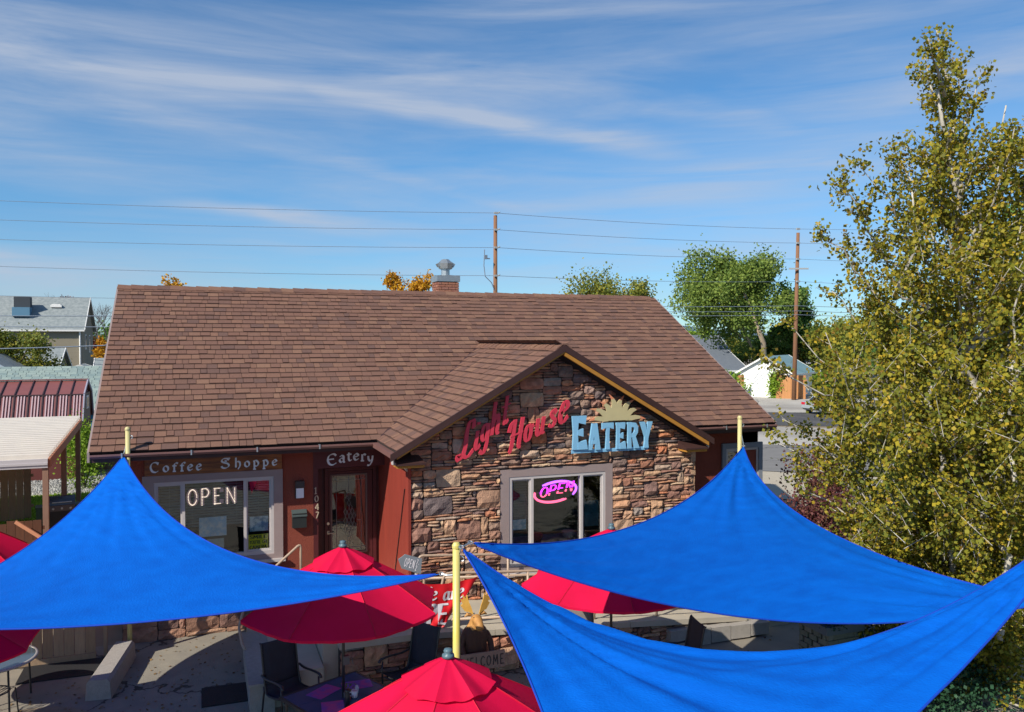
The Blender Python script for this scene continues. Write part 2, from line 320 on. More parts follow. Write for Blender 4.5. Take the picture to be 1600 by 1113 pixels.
m_leafgy = leafm('olive_leaf', [(0.224, 0.252, 0.042), (0.140, 0.196, 0.042), (0.364, 0.308, 0.042), (0.112, 0.154, 0.028)])
m_leafy = leafm('yellow_leaf', [(.60, .32, .02), (.45, .22, .02), (.70, .42, .03), (.50, .20, .02)])
m_leafb = leafm('bright_green_leaf', [(.20, .34, .03), (.28, .40, .04), (.12, .24, .02)])
m_leafr = leafm('burgundy_leaf', [(.10, .03, .035), (.07, .02, .03), (.16, .05, .045), (.13, .055, .04), (.19, .09, .06)], .2)
m_leafrust = leafm('rust_leaf', [(.22, .06, .02), (.16, .04, .02), (.30, .09, .03)])
m_conifer = leafm('juniper_leaf', [(.02, .06, .03), (.03, .09, .04), (.015, .045, .025)], .1)
m_grass = mat('lawn', (.22, .34, .03), (.32, .42, .04), rough=.95, scale=8, bump=.5, bscale=40)
m_grassblade = leafm('grass_blade', [(.24, .38, .03), (.34, .46, .05), (.18, .30, .03)])
m_gravel = mat('gravel', (.8, .8, .8), (1.1, 1.1, 1.1), rough=.95, rnd=[(.30, .30, .29), (.42, .41, .38), (.22, .23, .23), (.36, .33, .29)])
m_mat = mat('black_rubber', (.018, .018, .02), rough=.8, scale=20, bump=.3)
m_script = mat('pink_red_letter', (.56, .045, .075), (.50, .035, .065), rough=.5, scale=6)
m_ltblue = mat('light_blue_letter', (.22, .47, .68), (.19, .42, .62), rough=.5, scale=5)
m_cream = mat('cream_sun', (.50, .44, .24), (.46, .40, .22), rough=.6, scale=5)
m_suntip = mat('red_sun_tip', (.66, .20, .12), (.60, .30, .15), rough=.6, scale=5)
m_letter = mat('pale_letter', (.72, .80, .84), (.64, .72, .78), rough=.5, scale=6)
m_signwood = mat('varnished_sign_wood', (.27, .095, .02), (.11, .035, .012), rough=.4, scale=3, stretch=(.6, 1, 6), contrast=1.0)
m_marquee = mat('marquee_letter', (.62, .45, .36), (.55, .40, .33), rough=.5)
m_bulb = emis('marquee_bulb', (1, .86, .7), 1.1)
m_greenery = m_conifer
# ------------------------------------------------------------------ ground, road, pavements
def sheet(name, poly, z, m, kind='structure'):
    b = MB(); b.add([(x, y, z) for x, y in poly], [tuple(range(len(poly)))]); o = fix(b.build(name, m)); 
    if o.data.polygons[0].normal.z < 0: o.data.flip_normals()
    tag(o, kind=kind); return o
sheet('ground', [(-5000, -5000), (5000, -5000), (5000, 5000), (-5000, 5000)], -.02, m_dirt)
sheet('patio', [(-9, 2), (14.2, 2), (14.2, 16.7), (-9, 16.7)], 0, m_conc)
sheet('dirt_patch', [(-2.55 + .95 * math.cos(t / 16 * 2 * math.pi) * (1 + .08 * math.sin(t * 3)), 13.5 + .75 * math.sin(t / 16 * 2 * math.pi)) for t in range(16)], .004, m_dirt)
A = [gnd(1150, 54), gnd(1800, 50), gnd(1800, 59), gnd(1080, 64)]
sheet('street', [(p.x, p.y) for p in A], 0, m_asph)
A = [gnd(1060, 64), gnd(1900, 59.5), gnd(1900, 86), gnd(1060, 86)]
sheet('far_pavement', [(p.x, p.y) for p in A], .004, m_lightpave)
A = [gnd(1130, 30.5), gnd(1420, 26), gnd(1420, 33), gnd(1130, 35.5)]
sheet('sidewalk', [(p.x, p.y) for p in A], .008, m_slab)
A = [gnd(1130, 35.6), gnd(1420, 33.2), gnd(1330, 43), gnd(1130, 44)]
sheet('driveway', [(p.x, p.y) for p in A], .004, mat('grey_drive', (.21, .205, .20), (.17, .165, .16), rough=.95, scale=2, bump=.2, crack=.2))
A = [gnd(1100, 44.2), gnd(1330, 43.2), gnd(1500, 50), gnd(1100, 53.9)]
sheet('verge', [(p.x, p.y) for p in A], .002, m_lightpave)
lawn = sheet('lawn', [(-14, 27.6), (-1.6, 27.6), (-1.6, 33.6), (-14, 33.6)], .01, m_grass)
# grass blades nobody could count
rng = np.random.default_rng(5)
def blades(n, x0, x1, y0, y1, h, z=.01):
    P = np.stack([rng.uniform(x0, x1, n), rng.uniform(y0, y1, n), np.full(n, z)], 1); a = rng.uniform(0, 6.28, n); w = .03
    d = np.stack([np.cos(a) * w, np.sin(a) * w, np.zeros(n)], 1); up = np.stack([rng.normal(0, .03, n), rng.normal(0, .03, n), rng.uniform(.5, 1, n) * h], 1)
    return np.stack([P - d, P + d, P + up + d * .2, P + up - d * .2], 1)
tag(quads('lawn_grass', blades(16000, -10, -1.7, 27.7, 33.5, .10), m_grassblade), kind='stuff')
def pebbles(name, x0, x1, y0, y1, n, s, z=0):
    b = MB()
    for i in range(n):
        x, y = random.uniform(x0, x1), random.uniform(y0, y1); r = s * random.uniform(.6, 1.3); a = random.random() * 3
        vs = [(x + r * math.cos(a + k * 2.09), y + r * math.sin(a + k * 2.09), z) for k in range(3)] + [(x + random.uniform(-.3, .3) * r, y, z + r * .8)]
        b.add(vs, [(0, 1, 3), (1, 2, 3), (2, 0, 3)])
    return tag(b.build(name, m_gravel), kind='stuff')
pebbles('gravel', -10.5, -1.7, 33.7, 38.5, 9000, .07)
# far hills along the horizon
b = MB(); n = 160
for i in range(n + 1):
    a = -1.2 + 3.0 * i / n; d = 6500
    h = 70 + 45 * math.sin(a * 5) + 28 * math.sin(a * 13 + 1) + 12 * math.sin(a * 37)
    b.v += [(d * math.sin(a), d * math.cos(a), -20), (d * .985 * math.sin(a), d * .985 * math.cos(a), h * .6), (d * 1.05 * math.sin(a), d * 1.05 * math.cos(a), max(20, h))]
for i in range(n):
    for k in range(2): b.f.append((i * 3 + k, i * 3 + 3 + k, i * 3 + 4 + k, i * 3 + 1 + k)); b.mi.append(0)
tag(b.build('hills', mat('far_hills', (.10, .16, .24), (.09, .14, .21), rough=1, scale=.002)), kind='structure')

# ------------------------------------------------------------------ the restaurant building
XL, XR = -1.9, 12.87                    # roof ends
YE, YR, ZE, ZR = 16.0, 21.7, 3.68, 6.95  # eave, ridge
SL = (ZR - ZE) / (YR - YE); SLEN = math.hypot(ZR - ZE, YR - YE)
WX0, WX1, WY = -1.45, 12.3, 16.7        # walls
GX0, GX1, GAX, GYF, GYS = 3.22, 9.78, 6.5, 14.27, 14.65   # small gable roof, its wall
GZE, GZA = 3.68, 5.56
SX0, SX1 = 3.55, 9.66
GS = (GZA - GZE) / (GAX - GX0)
bld = thing('restaurant_building', (0, 16.7, 0), 'red-brown stucco restaurant with brown shingled roof and a stone-faced front gable', 'building')
def rectY(x0, y0, x1, y1, Y):   # px rect -> X0,X1,Z0,Z1 on plane Y
    xm, ym = (x0 + x1) / 2, (y0 + y1) / 2
    return onY(x0, ym, Y)[0], onY(x1, ym, Y)[0], onY(xm, y1, Y)[1], onY(xm, y0, Y)[1]
W1 = rectY(240, 749, 428, 873, WY)      # window openings
W3 = rectY(1133, 700, 1184, 756, WY); W3 = (W3[0], W3[1], W3[2] - .25, W3[3])
W2 = rectY(795, 741, 945, 879, GYS)
DX0 = onY(490, 790, WY)[0]              # recess left edge
DY = 17.35
wall = MB()
def wallholes(b, x0, x1, z0, z1, ya, yb, hole):
    hx0, hx1, hz0, hz1 = hole
    b.bb(x0, hx0, ya, yb, z0, z1); b.bb(hx1, x1, ya, yb, z0, z1); b.bb(hx0, hx1, ya, yb, z0, hz0); b.bb(hx0, hx1, ya, yb, hz1, z1)
wallholes(wall, WX0, DX0, 0, 3.75, WY, WY + .2, W1)
wallholes(wall, SX1 - .1, WX1, 0, 3.75, WY + .0, WY + .2, W3)
wall.bb(WX0 + .001, WX0 + .2, WY + .2, 26.7, 0, 3.75); wall.bb(WX1 - .2, WX1 - .001, WY + .2, 26.7, 0, 3.75); wall.bb(WX0 + .2, WX1 - .2, 26.5, 26.699, 0, 3.75)
wall.bb(SX1 - .18, SX1 - .06, GYS + .3, WY, 0, 3.7)       # right return of the projection
for xx in (WX0 + .1, WX1 - .1):   # gable end walls
    wall.add([(xx, WY, 3.76), (xx, 26.7, 3.76), (xx, YR, ZR - .2), (xx + .05, WY, 3.76), (xx + .05, 26.7, 3.76), (xx + .05, YR, ZR - .2)], [(0, 1, 2), (3, 5, 4), (0, 3, 4, 1), (1, 4, 5, 2), (2, 5, 3, 0)])
wall_o = fix(wall.build('wall', m_stucco, bld))
# interior floor slab + dark lining so the rooms behind the glass read as rooms
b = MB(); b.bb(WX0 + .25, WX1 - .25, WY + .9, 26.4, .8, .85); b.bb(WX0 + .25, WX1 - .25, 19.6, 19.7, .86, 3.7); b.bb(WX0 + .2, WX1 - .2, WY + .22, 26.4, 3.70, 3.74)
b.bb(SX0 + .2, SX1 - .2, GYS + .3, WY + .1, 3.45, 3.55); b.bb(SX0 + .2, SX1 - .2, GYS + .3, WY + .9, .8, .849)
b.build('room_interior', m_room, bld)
# door recess walls
b = MB(); b.bb(DX0, SX0 + .02, DY, DY + .12, .8, 3.7); b.bb(DX0 - .004, DX0 + .09, WY - .01, DY, 0, 3.7)
b.bb(DX0 + .09, SX0, WY - .005, WY + .12, 3.08, 3.66); b.build('door_surround', m_maroon, bld)
# base course of the small recess below the door: landing built with the porch

# roof
roofb = MB()
def slope_slab(b, x0, x1, y0, z0, y1, z1, th, mi=0):
    b.add([(x0, y0, z0), (x1, y0, z0), (x1, y1, z1), (x0, y1, z1), (x0, y0, z0 - th), (x1, y0, z0 - th), (x1, y1, z1 - th), (x0, y1, z1 - th)],
          [(0, 1, 2, 3), (7, 6, 5, 4), (0, 4, 5, 1), (1, 5, 6, 2), (2, 6, 7, 3), (3, 7, 4, 0)], mi)
slope_slab(roofb, XL, XR, YE + .02, ZE, YR, ZR, .09)
slope_slab(roofb, XL, XR, YR, ZR, 2 * YR - YE, ZE, .09)
VY = lambda z: YE + (z - ZE) / SL          # where height z meets the main roof
# small gable: left & right slopes up to the valley
for sx, xe in ((1, GX0), (-1, GX1)):
    t = .07
    vs = [(xe, GYF + .01, GZE), (GAX, GYF + .01, GZA), (GAX, VY(GZA) + .25, GZA), (xe, VY(GZE) + .02, GZE)]
    roofb.add(vs + [(x, y, z - t) for x, y, z in vs], [(0, 1, 2, 3), (7, 6, 5, 4), (0, 4, 5, 1), (1, 5, 6, 2), (2, 6, 7, 3), (3, 7, 4, 0)])
roof = fix(roofb.build('roof', m_under, bld))
# shingles: one wedge mesh per tab width, shared
EXPO = .198; nrow = int(SLEN / EXPO)
ang = math.atan2(ZR - ZE, YR - YE)
def shingle_verts(w, L, th):
    g = .004
    t = lambda y: th + (.004 - th) * y / L
    y1 = EXPO - .030
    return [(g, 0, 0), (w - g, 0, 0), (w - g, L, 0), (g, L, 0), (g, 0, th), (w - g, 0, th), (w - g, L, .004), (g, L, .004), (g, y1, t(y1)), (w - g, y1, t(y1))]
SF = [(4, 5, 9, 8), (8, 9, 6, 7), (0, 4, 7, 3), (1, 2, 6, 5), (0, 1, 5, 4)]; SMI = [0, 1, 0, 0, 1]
shared = {}
def shingle_mesh(w, th):
    k = (w, th)
    if k not in shared:
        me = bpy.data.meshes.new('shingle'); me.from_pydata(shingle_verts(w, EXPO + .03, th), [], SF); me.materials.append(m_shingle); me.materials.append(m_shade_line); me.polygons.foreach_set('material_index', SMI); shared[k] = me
    return shared[k]
def lay(origin, ux, uy, uz, row_len_fn, rows, nobj_rows, namebase='shingle', skip=None, rr=random):
    """rows of tabs on a slope. origin: eave start; ux along row, uy up-slope, uz normal"""
    M = Matrix(((ux.x, uy.x, uz.x), (ux.y, uy.y, uz.y), (ux.z, uy.z, uz.z)))
    st = MB(); cnt = 0
    for r in range(rows):
        x, xe = row_len_fn(r); first = True
        while x < xe - .03:
            w = rr.choice((.13, .17, .21, .25, .29)); 
            if first: w = rr.choice((.12, .2, .28)); first = False
            if x + w > xe: w = round(max(.04, xe - x), 3)
            th = rr.choice((.013, .017, .021, .026)); jig = rr.uniform(-.006, .006)
            o = origin + ux * x + uy * (r * EXPO + jig) + uz * .012
            if skip and skip(o + ux * (w / 2) + uy * .1): x += w; continue
            if r in nobj_rows and w > .05 and cnt < nobj_rows[r]:
                ob = link(namebase, shingle_mesh(w, th), roof); mw = M.to_4x4(); mw.translation = o + uz * .002; ob.matrix_basis = mw; cnt += 1
            else:
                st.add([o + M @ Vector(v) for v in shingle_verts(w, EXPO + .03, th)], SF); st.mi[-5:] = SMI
            x += w
    return st, cnt
uy = Vector((0, math.cos(ang), math.sin(ang))); uz = Vector((0, -math.sin(ang), math.cos(ang)))
def under_small(p):
    d = abs(p.x - GAX); zz = GZA - d * GS
    return p.z < zz - .07 and p.y > GYF
st, c = lay(Vector((XL, YE, ZE)), Vector((1, 0, 0)), uy, uz, lambda r: (0, XR - XL), nrow + 1 if (nrow * EXPO + .05) < SLEN else nrow, {0: 999, 1: 999, 2: 999, 3: 999, 4: 210}, skip=under_small)
o = st.build('shingle_field', [m_shingle, m_shade_line], roof); o['kind'] = 'stuff'
# small gable slopes
ga = math.atan(GS); glen = (GAX - GX0) / math.cos(ga); grow = int(glen / EXPO)
for side in (0, 1):
    if side == 0: org = Vector((GX0, GYF, GZE)); uyy = Vector((math.cos(ga), 0, math.sin(ga))); uxx = Vector((0, 1, 0)); uzz = Vector((-math.sin(ga), 0, math.cos(ga)))
    else: org = Vector((GX1, GYF, GZE)); uyy = Vector((-math.cos(ga), 0, math.sin(ga))); uxx = Vector((0, 1, 0)); uzz = Vector((math.sin(ga), 0, math.cos(ga)))
    st, c2 = lay(org, uxx, uyy, uzz, lambda r: (0, VY(GZE + min(r * EXPO + .1, glen) * math.sin(ga)) - GYF - .02), grow + 1, {0: 70, 1: 70, 2: 70, 3: 70, 4: 70, 5: 70} if side == 0 else {})
    o = st.build('shingle_field', [m_shingle, m_shade_line], roof); o['kind'] = 'stuff'
st, _ = lay(Vector((XR, 2 * YR - YE, ZE)), Vector((-1, 0, 0)), Vector((0, -math.cos(ang), math.sin(ang))), Vector((0, math.sin(ang), math.cos(ang))), lambda r: (0, XR - XL), nrow, {})
o = st.build('shingle_field', [m_shingle, m_shade_line], roof); o['kind'] = 'stuff'
# ridge caps
cap = MB(); w = .17; prof = [(-w, -w * SL), (-.03, .0), (.03, 0), (w, -w * SL)]
for x, dz in ((0, .03), (.33, .012)):
    for y, z in prof: cap.v.append((x, y, z + dz))
for x, dz in ((0, .0), (.33, -.012)):
    for y, z in prof: cap.v.append((x, y, z + dz))
cap.f = [(0, 4, 5, 1), (1, 5, 6, 2), (2, 6, 7, 3), (0, 1, 9, 8), (1, 2, 10, 9), (2, 3, 11, 10), (0, 8, 12, 4), (3, 7, 15, 11)]; cap.mi = [0] * 8
capme = fix(cap.build('ridge_cap', m_shingle, roof)); capme.location = (XL - .01, YR, ZR + .035)
k = 1
while XL + k * .292 < XR - .2:
    o = capme.copy(); COL.objects.link(o); o.location = (XL - .01 + k * .292, YR, ZR + .035 + random.uniform(-.006, .008)); k += 1
gcm = capme.data.copy()
k = 0
while GYF + k * .292 < VY(GZA) + .1:
    o = link('ridge_cap', capme.data, roof); o.rotation_euler = (0, 0, R(90)); o.location = (GAX, GYF - .01 + k * .292, GZA + .035 + random.uniform(-.004, .006)); k += 1
# valleys
b = MB()
for sx, xe in ((-1, GX0), (1, GX1)):
    b.beam((xe, VY(GZE), GZE + .018), (GAX, VY(GZA), GZA + .018), .10, .03)
b.build('valley_flashing', m_fascia, roof)
# fascia, soffit, rakes
b = MB(); b.bb(XL + .02, GX0 + .35, YE + .02, YE + .06, ZE - .17, ZE - .02); b.build('fascia', m_fascia, roof)
b = MB(); b.bb(GX1 - .3, XR - .02, YE + .02, YE + .06, ZE - .17, ZE - .02); b.build('fascia', m_fascia, roof)
b = MB(); b.bb(XL + .05, GX0 + .4, YE + .07, WY, ZE - .15, ZE - .12); b.bb(SX1, XR - .05, YE + .07, WY, ZE - .2, ZE - .17)
b.bb(XL + .05, WX0, WY, 26.7, ZE - .1, ZE - .07); b.build('soffit', mat('soffit_brown', (.07, .028, .024), rough=.7), roof)
for x0 in (XL - .03, XR - .01):
    b = MB(); y0, y1 = YE + .0, YR
    b.add([(x0, y0, ZE - .16), (x0 + .04, y0, ZE - .16), (x0 + .04, y1, ZR - .16), (x0, y1, ZR - .16), (x0, y0, ZE + .02), (x0 + .04, y0, ZE + .02), (x0 + .04, y1, ZR + .02), (x0, y1, ZR + .02)],
          [(0, 1, 2, 3), (7, 6, 5, 4), (0, 4, 5, 1), (1, 5, 6, 2), (2, 6, 7, 3), (3, 7, 4, 0)])
    fix(b.build('rake_board', m_trim, roof))
# gutters with brackets
def gutter(x0, x1):
    b = MB(); prof = [(0, 0), (-.08, .0), (-.105, .04), (-.105, .075), (-.097, .075), (-.092, .045), (-.07, .01), (-.01, .01)]
    n = len(prof); y0, z0 = YE + .018, ZE - .095
    b.add([(x0, y0 + y, z0 + z) for y, z in prof] + [(x1, y0 + y, z0 + z) for y, z in prof], [(i, (i + 1) % n, (i + 1) % n + n, i + n) for i in range(n)] + [tuple(range(n)), tuple(range(2 * n - 1, n - 1, -1))])
    g = fix(b.build('gutter', m_gutter, roof))
    x = x0 + .5
    while x < x1:
        c = MB(); c.bb(x, x + .025, y0 - .115, y0, z0 + .06, z0 + .075); c.bb(x, x + .025, y0 - .122, y0 - .11, z0 + .0, z0 + .09); c.build('gutter_bracket', m_galv, g); x += 1.15
gutter(XL + .02, GX0 + .1); gutter(GX1 - .05, XR - .02)
b = MB(); x = XL + .35       # splice pieces seen by the door
b.tube([(GX0 + .12, YE - .05, ZE - .10), (GX0 + .35, YE + .3, ZE - .2), (GX0 + .42, WY + .3, ZE - .32)], .035); b.build('downspout_elbow', m_gutter, roof)
b = MB(); b.bb(GX0 - .1, GX0 + .0, GYF, YE, GZE - .12, GZE - .03); b.build('gutter', m_gutter, roof)
b = MB(); b.bb(GX1 - .0, GX1 + .1, GYF, YE, GZE - .12, GZE - .03); b.build('gutter', m_gutter, roof)
b = MB(); b.tube([(GX0 - .06, GYF + .1, GZE - .1), (GX0 - .05, GYF + .12, GZE - .22), (GX0 + .18, GYF + .3, GZE - .3), (GX0 + .28, GYF + .38, GZE - .4)], .03, 6); b.build('downspout_elbow', m_vinyl, roof)
b = MB(); b.tube([(GX1 + .05, GYF + .1, GZE - .1), (GX1 + .06, GYF + .12, GZE - .24)], .03, 6); b.build('downspout_elbow', m_vinyl, roof)
# small gable rakes: dark drip board in front, ochre board under the roof on the wall
for sx, xe in ((1, GX0), (-1, GX1)):
    def rake(y0, y1, dz0, dz1, name, m, ext=0):
        b = MB(); xs = xe - sx * ext; zs = GZE - ext * GS
        b.add([(xs, y0, zs + dz0), (GAX, y0, GZA + dz0), (GAX, y0, GZA + dz1), (xs, y0, zs + dz1), (xs, y1, zs + dz0), (GAX, y1, GZA + dz0), (GAX, y1, GZA + dz1), (xs, y1, zs + dz1)],
              [(0, 1, 2, 3), (7, 6, 5, 4), (0, 4, 5, 1), (1, 5, 6, 2), (2, 6, 7, 3), (3, 7, 4, 0)])
        fix(b.build(name, m, roof))
    rake(GYF - .035, GYF, -.10, .03, 'rake_board', m_fascia, .12)
    rake(GYF + .001, GYS, -.105, -.072, 'gable_soffit', m_ochre)
    rake(GYF - .02, GYF + .03, (-.135 if sx == 1 else -.185), -.105, 'rake_frieze', m_ochre)
    # boxed eave return
    b = MB(); x0, x1 = (xe - .0, xe + sx * .52); 
    if x0 > x1: x0, x1 = x1, x0
    b.bb(x0 + .02, x1, GYF + .05, GYS + .02, GZE - .31, GZE - .26, 1); b.bb(x0 + .0, x1 + .02, GYF + .02, GYS + .02, GZE - .26, GZE - .23, 0)
    b.add([(x0, GYF + .02, GZE - .228), (x1 + .02, GYF + .02, GZE - .228), (x1 + .02, GYS, GZE - .228), (x0, GYS, GZE - .228), (x0, GYS, GZE - .10), (x1 - .05, GYS, GZE - .10)], [(0, 1, 5, 4), (1, 2, 5), (0, 4, 3), (0, 3, 2, 1)], 0)
    fix(b.build('eave_return', [m_fascia, m_ochre], roof))

# chimney
CHX, CHY = at(701, 450, 22.6).x, 22.1
chim = MB(); chim.bb(CHX - .27, CHX + .27, CHY - .27, CHY + .27, 6.2, 7.31)
ch = chim.build('chimney', m_mortar, roof)
def course(zc, off, parent):
    x = -.30 + (off and -.10)
    for side in range(4):
        L = .60; p = -.30 - (.1 if off else 0)
        while p < .30 - .02:
            a, e = max(p, -.30), min(p + .2, .30)
            if e - a > .05:
                me_b = MB(); c = (a + e) / 2; d = .29
                if side == 0: me_b.box((CHX + c, CHY - d, zc), (e - a - .012, .045, .058))
                elif side == 1: me_b.box((CHX - d, CHY + c, zc), (.045, e - a - .05, .058))
                elif side == 2: me_b.box((CHX + d, CHY + c, zc), (.045, e - a - .05, .058))
                else: me_b.box((CHX + c, CHY + d, zc), (e - a - .012, .045, .058))
                me_b.build('brick', m_brick, parent)
            p += .2
zc = 6.76; k = 0
while zc < 7.3: course(zc, k % 2, ch); zc += .07; k += 1
b = MB(); b.bb(CHX - .33, CHX + .33, CHY - .33, CHY + .33, 7.30, 7.46); b.add([(CHX - .33, CHY - .33, 7.462), (CHX + .33, CHY - .33, 7.462), (CHX + .33, CHY + .33, 7.462), (CHX - .33, CHY + .33, 7.462), (CHX, CHY, 7.52)], [(0, 1, 4), (1, 2, 4), (2, 3, 4), (3, 0, 4)])
b.build('chimney_cap', m_galv, ch)
b = MB(); b.lathe([(.12, 0), (.12, .22), (.10, .22)], (CHX, CHY, 7.47), 14); b.lathe([(.10, .22), (.20, .26), (.23, .40), (.10, .52), (.0, .53)], (CHX, CHY, 7.42), 8)
b.box((CHX - .17, CHY, 7.80), (.16, .18, .10), m=Matrix.Rotation(R(-30), 3, 'Y')); b.box((CHX + .17, CHY, 7.80), (.16, .18, .10), m=Matrix.Rotation(R(30), 3, 'Y'))
fix(b.build('flue_vent', m_galv, ch))

# ------------------------------------------------------------------ stone facing
def pack(nx, nz, inside, rr, big=.085, med=.30):
    occ = np.zeros((nz, nx), bool); res = []
    for j in range(nz):
        for i in range(nx):
            if occ[j, i] or not inside(i, j): continue
            q = rr.random()
            if q < big: w, h = rr.randint(4, 7), rr.randint(4, 6)
            elif q < big + med: w, h = rr.randint(3, 5), rr.randint(2, 3)
            else: w, h = rr.randint(3, 7), 1
            w = min(w, nx - i)
            while w > 1 and (occ[j, i:i + w].any() or not all(inside(a, j) for a in range(i, i + w))): w -= 1
            if w == 1 and h > 2: h = 2
            h = min(h, nz - j)
            while h > 1 and (occ[j:j + h, i:i + w].any() or not all(inside(a, j + h - 1) for a in range(i, i + w))): h -= 1
            occ[j:j + h, i:i + w] = True; res.append((i, j, w, h))
    return res
def stone_geo(x0, x1, z0, z1, y, rr, depth, zcap=None):
    """split-face stone standing proud of plane y (towards -Y)"""
    W, H = x1 - x0, z1 - z0; nx = 4 if W > .22 else 3; nz = 3 if H > .16 else 2
    base = depth * rr.uniform(.45, 1.0); vs = []; tilt = rr.uniform(-.12, .12); tz = rr.uniform(-.15, .1)
    ch = min(.012, H * .18)
    for j in range(nz + 1):
        for i in range(nx + 1):
            u, v = i / nx, j / nz; e = (i in (0, nx)) or (j in (0, nz))
            if 0 < i < nx: u += rr.uniform(-.4, .4) / nx * .6
            x = x0 + .006 + (W - .012) * u; z = z0 + .005 + (H - .010) * v
            if e:
                x += rr.uniform(-1, 1) * .006; z += rr.uniform(-1, 1) * min(.007, H * .09)
            if i in (0, nx) and j in (0, nz): x += (ch if i == 0 else -ch); z += (ch * .5 if j == 0 else -ch * .5)
            d = base * (.62 if e else 1.0) + (0 if e else rr.uniform(-.25, .45) * depth) + rr.uniform(-.1, .1) * depth + tilt * (u - .5) * W + tz * (v - .5) * H
            if zcap: z = min(z, zcap(x))
            vs.append((x, y - max(.008, d), z))
    fs = [(j * (nx + 1) + i, j * (nx + 1) + i + 1, (j + 1) * (nx + 1) + i + 1, (j + 1) * (nx + 1) + i) for j in range(nz) for i in range(nx)]
    fs = [t for q in fs for t in ((q[0], q[1], q[2]), (q[0], q[2], q[3]))] if rr.random() < .6 else fs
    per = [i for i in range(nx + 1)] + [j * (nx + 1) + nx for j in range(1, nz + 1)] + [nz * (nx + 1) + i for i in range(nx - 1, -1, -1)] + [j * (nx + 1) for j in range(nz - 1, 0, -1)]
    b0 = len(vs); vs += [(vs[p][0], y + .004, vs[p][2]) for p in per]; n = len(per)
    fs += [(per[k], b0 + k, b0 + (k + 1) % n, per[(k + 1) % n]) for k in range(n)]
    return vs, fs
def stonework(x0, z0, nx, nz, cw, chh, inside, y, parent, limit, rr, depth=.07, zcap=None, big=.085, med=.30, sortkey=None, mortar=True):
    st = pack(nx, nz, inside, rr, big, med)
    items = sorted(st, key=lambda s: -(s[2] * s[3]))
    stuff = MB()
    for k, (i, j, w, h) in enumerate(items):
        a, e, c, d = x0 + i * cw, x0 + (i + w) * cw, z0 + j * chh, z0 + (j + h) * chh
        if zcap and c > zcap((a + e) / 2) - .03: continue
        vs, fs = stone_geo(a, e, c, d, y, rr, depth * (1.25 if w * h > 12 else 1), zcap)
        if k < limit:
            b = MB(); b.add(vs, fs); b.build('stone', m_stone, parent)
        else: stuff.add(vs, fs)
    if stuff.v: o = stuff.build('small_stones', m_stone, parent); o['kind'] = 'stuff'
CW, CHH = .0803, .056
ZB = .35
def rakecap(x): return GZA - .215 - abs(x - GAX) * GS
T2 = (W2[0] - .19, W2[1] + .17, W2[2] - .22, W2[3] + .17)     # trim outer of window 2
nx = round((SX1 - SX0) / CW); nz = int((GZA - ZB) / CHH)
def ins2(i, j):
    x = SX0 + (i + .5) * CW; z = ZB + (j + .5) * CHH
    if T2[0] < x < T2[1] and T2[2] < z < T2[3]: return False
    return z < rakecap(x) + .03
b = MB()
wallholes(b, SX0 + .0, SX1 - .04, 0, 3.3, GYS, GYS + .2, W2)
b.add([(SX0, GYS, 3.302), (SX1 - .04, GYS, 3.302), (SX1 - .04, GYS, GZE - .05), (GAX, GYS, GZA - .1), (SX0, GYS, GZE - .15), (SX0, GYS + .2, 3.302), (SX1 - .04, GYS + .2, 3.302), (SX1 - .04, GYS + .2, GZE - .05), (GAX, GYS + .2, GZA - .1), (SX0, GYS + .2, GZE - .15)],
      [(0, 1, 2, 3, 4), (9, 8, 7, 6, 5), (0, 5, 6, 1), (1, 6, 7, 2), (2, 7, 8, 3), (3, 8, 9, 4), (4, 9, 5, 0)])
swall = fix(b.build('stone_wall', m_mortar, bld))
rs = random.Random(11)
stonework(SX0, ZB, nx, nz, (SX1 - SX0) / nx, CHH, ins2, GYS, swall, 230, rs, zcap=rakecap)
# corner stones wrapping the right side
rs2 = random.Random(3); z = ZB; b = MB()
while z < 3.3:
    h = rs2.choice((.11, .17, .22)); b.box((SX1 - .02, GYS + .09, z + h / 2), (.10, .24 + rs2.uniform(-.03, .03), h - .012)); z += h
b.build('corner_stones', m_stone, swall)
# stone base of the left wall
baseo = MB(); baseo.bb(WX0, DX0 - .1, WY - .02, WY - .001, 0, .66); baseo = baseo.build('stone_base', m_mortar, bld)
rs = random.Random(21)
stonework(WX0, .0, 28, 7, (DX0 - .1 - WX0) / 28, .092, lambda i, j: True, WY - .02, baseo, 60, rs, depth=.05, big=.16, med=.5)
# red plank siding on the return wall by the door
b = MB(); b.bb(SX0 - .02, SX0 + .1, GYS - .0, DY, .35, GZE - .16)
side = b.build('side_wall', m_siding, bld)
y = GYS + .10; 
while y < DY - .05:
    b = MB(); b.bb(SX0 - .042, SX0 - .0202, y, min(y + .095, DY), .35, GZE - .165); b.build('plank', m_siding, side); y += .103
b = MB(); b.bb(SX0 - .05, SX0 + .0, GYS - .075, GYS + .09, .35, GZE - .35); b.build('corner_board', m_siding, side)
b = MB(); b.beam((SX0 - .055, GYS + .2, 2.9), (SX0 - .055, GYS + 1.15, .9), .015, .015); b.build('diagonal_shadow', m_black, side)  # thin black strip laid on the planks as a diagonal cast shadow

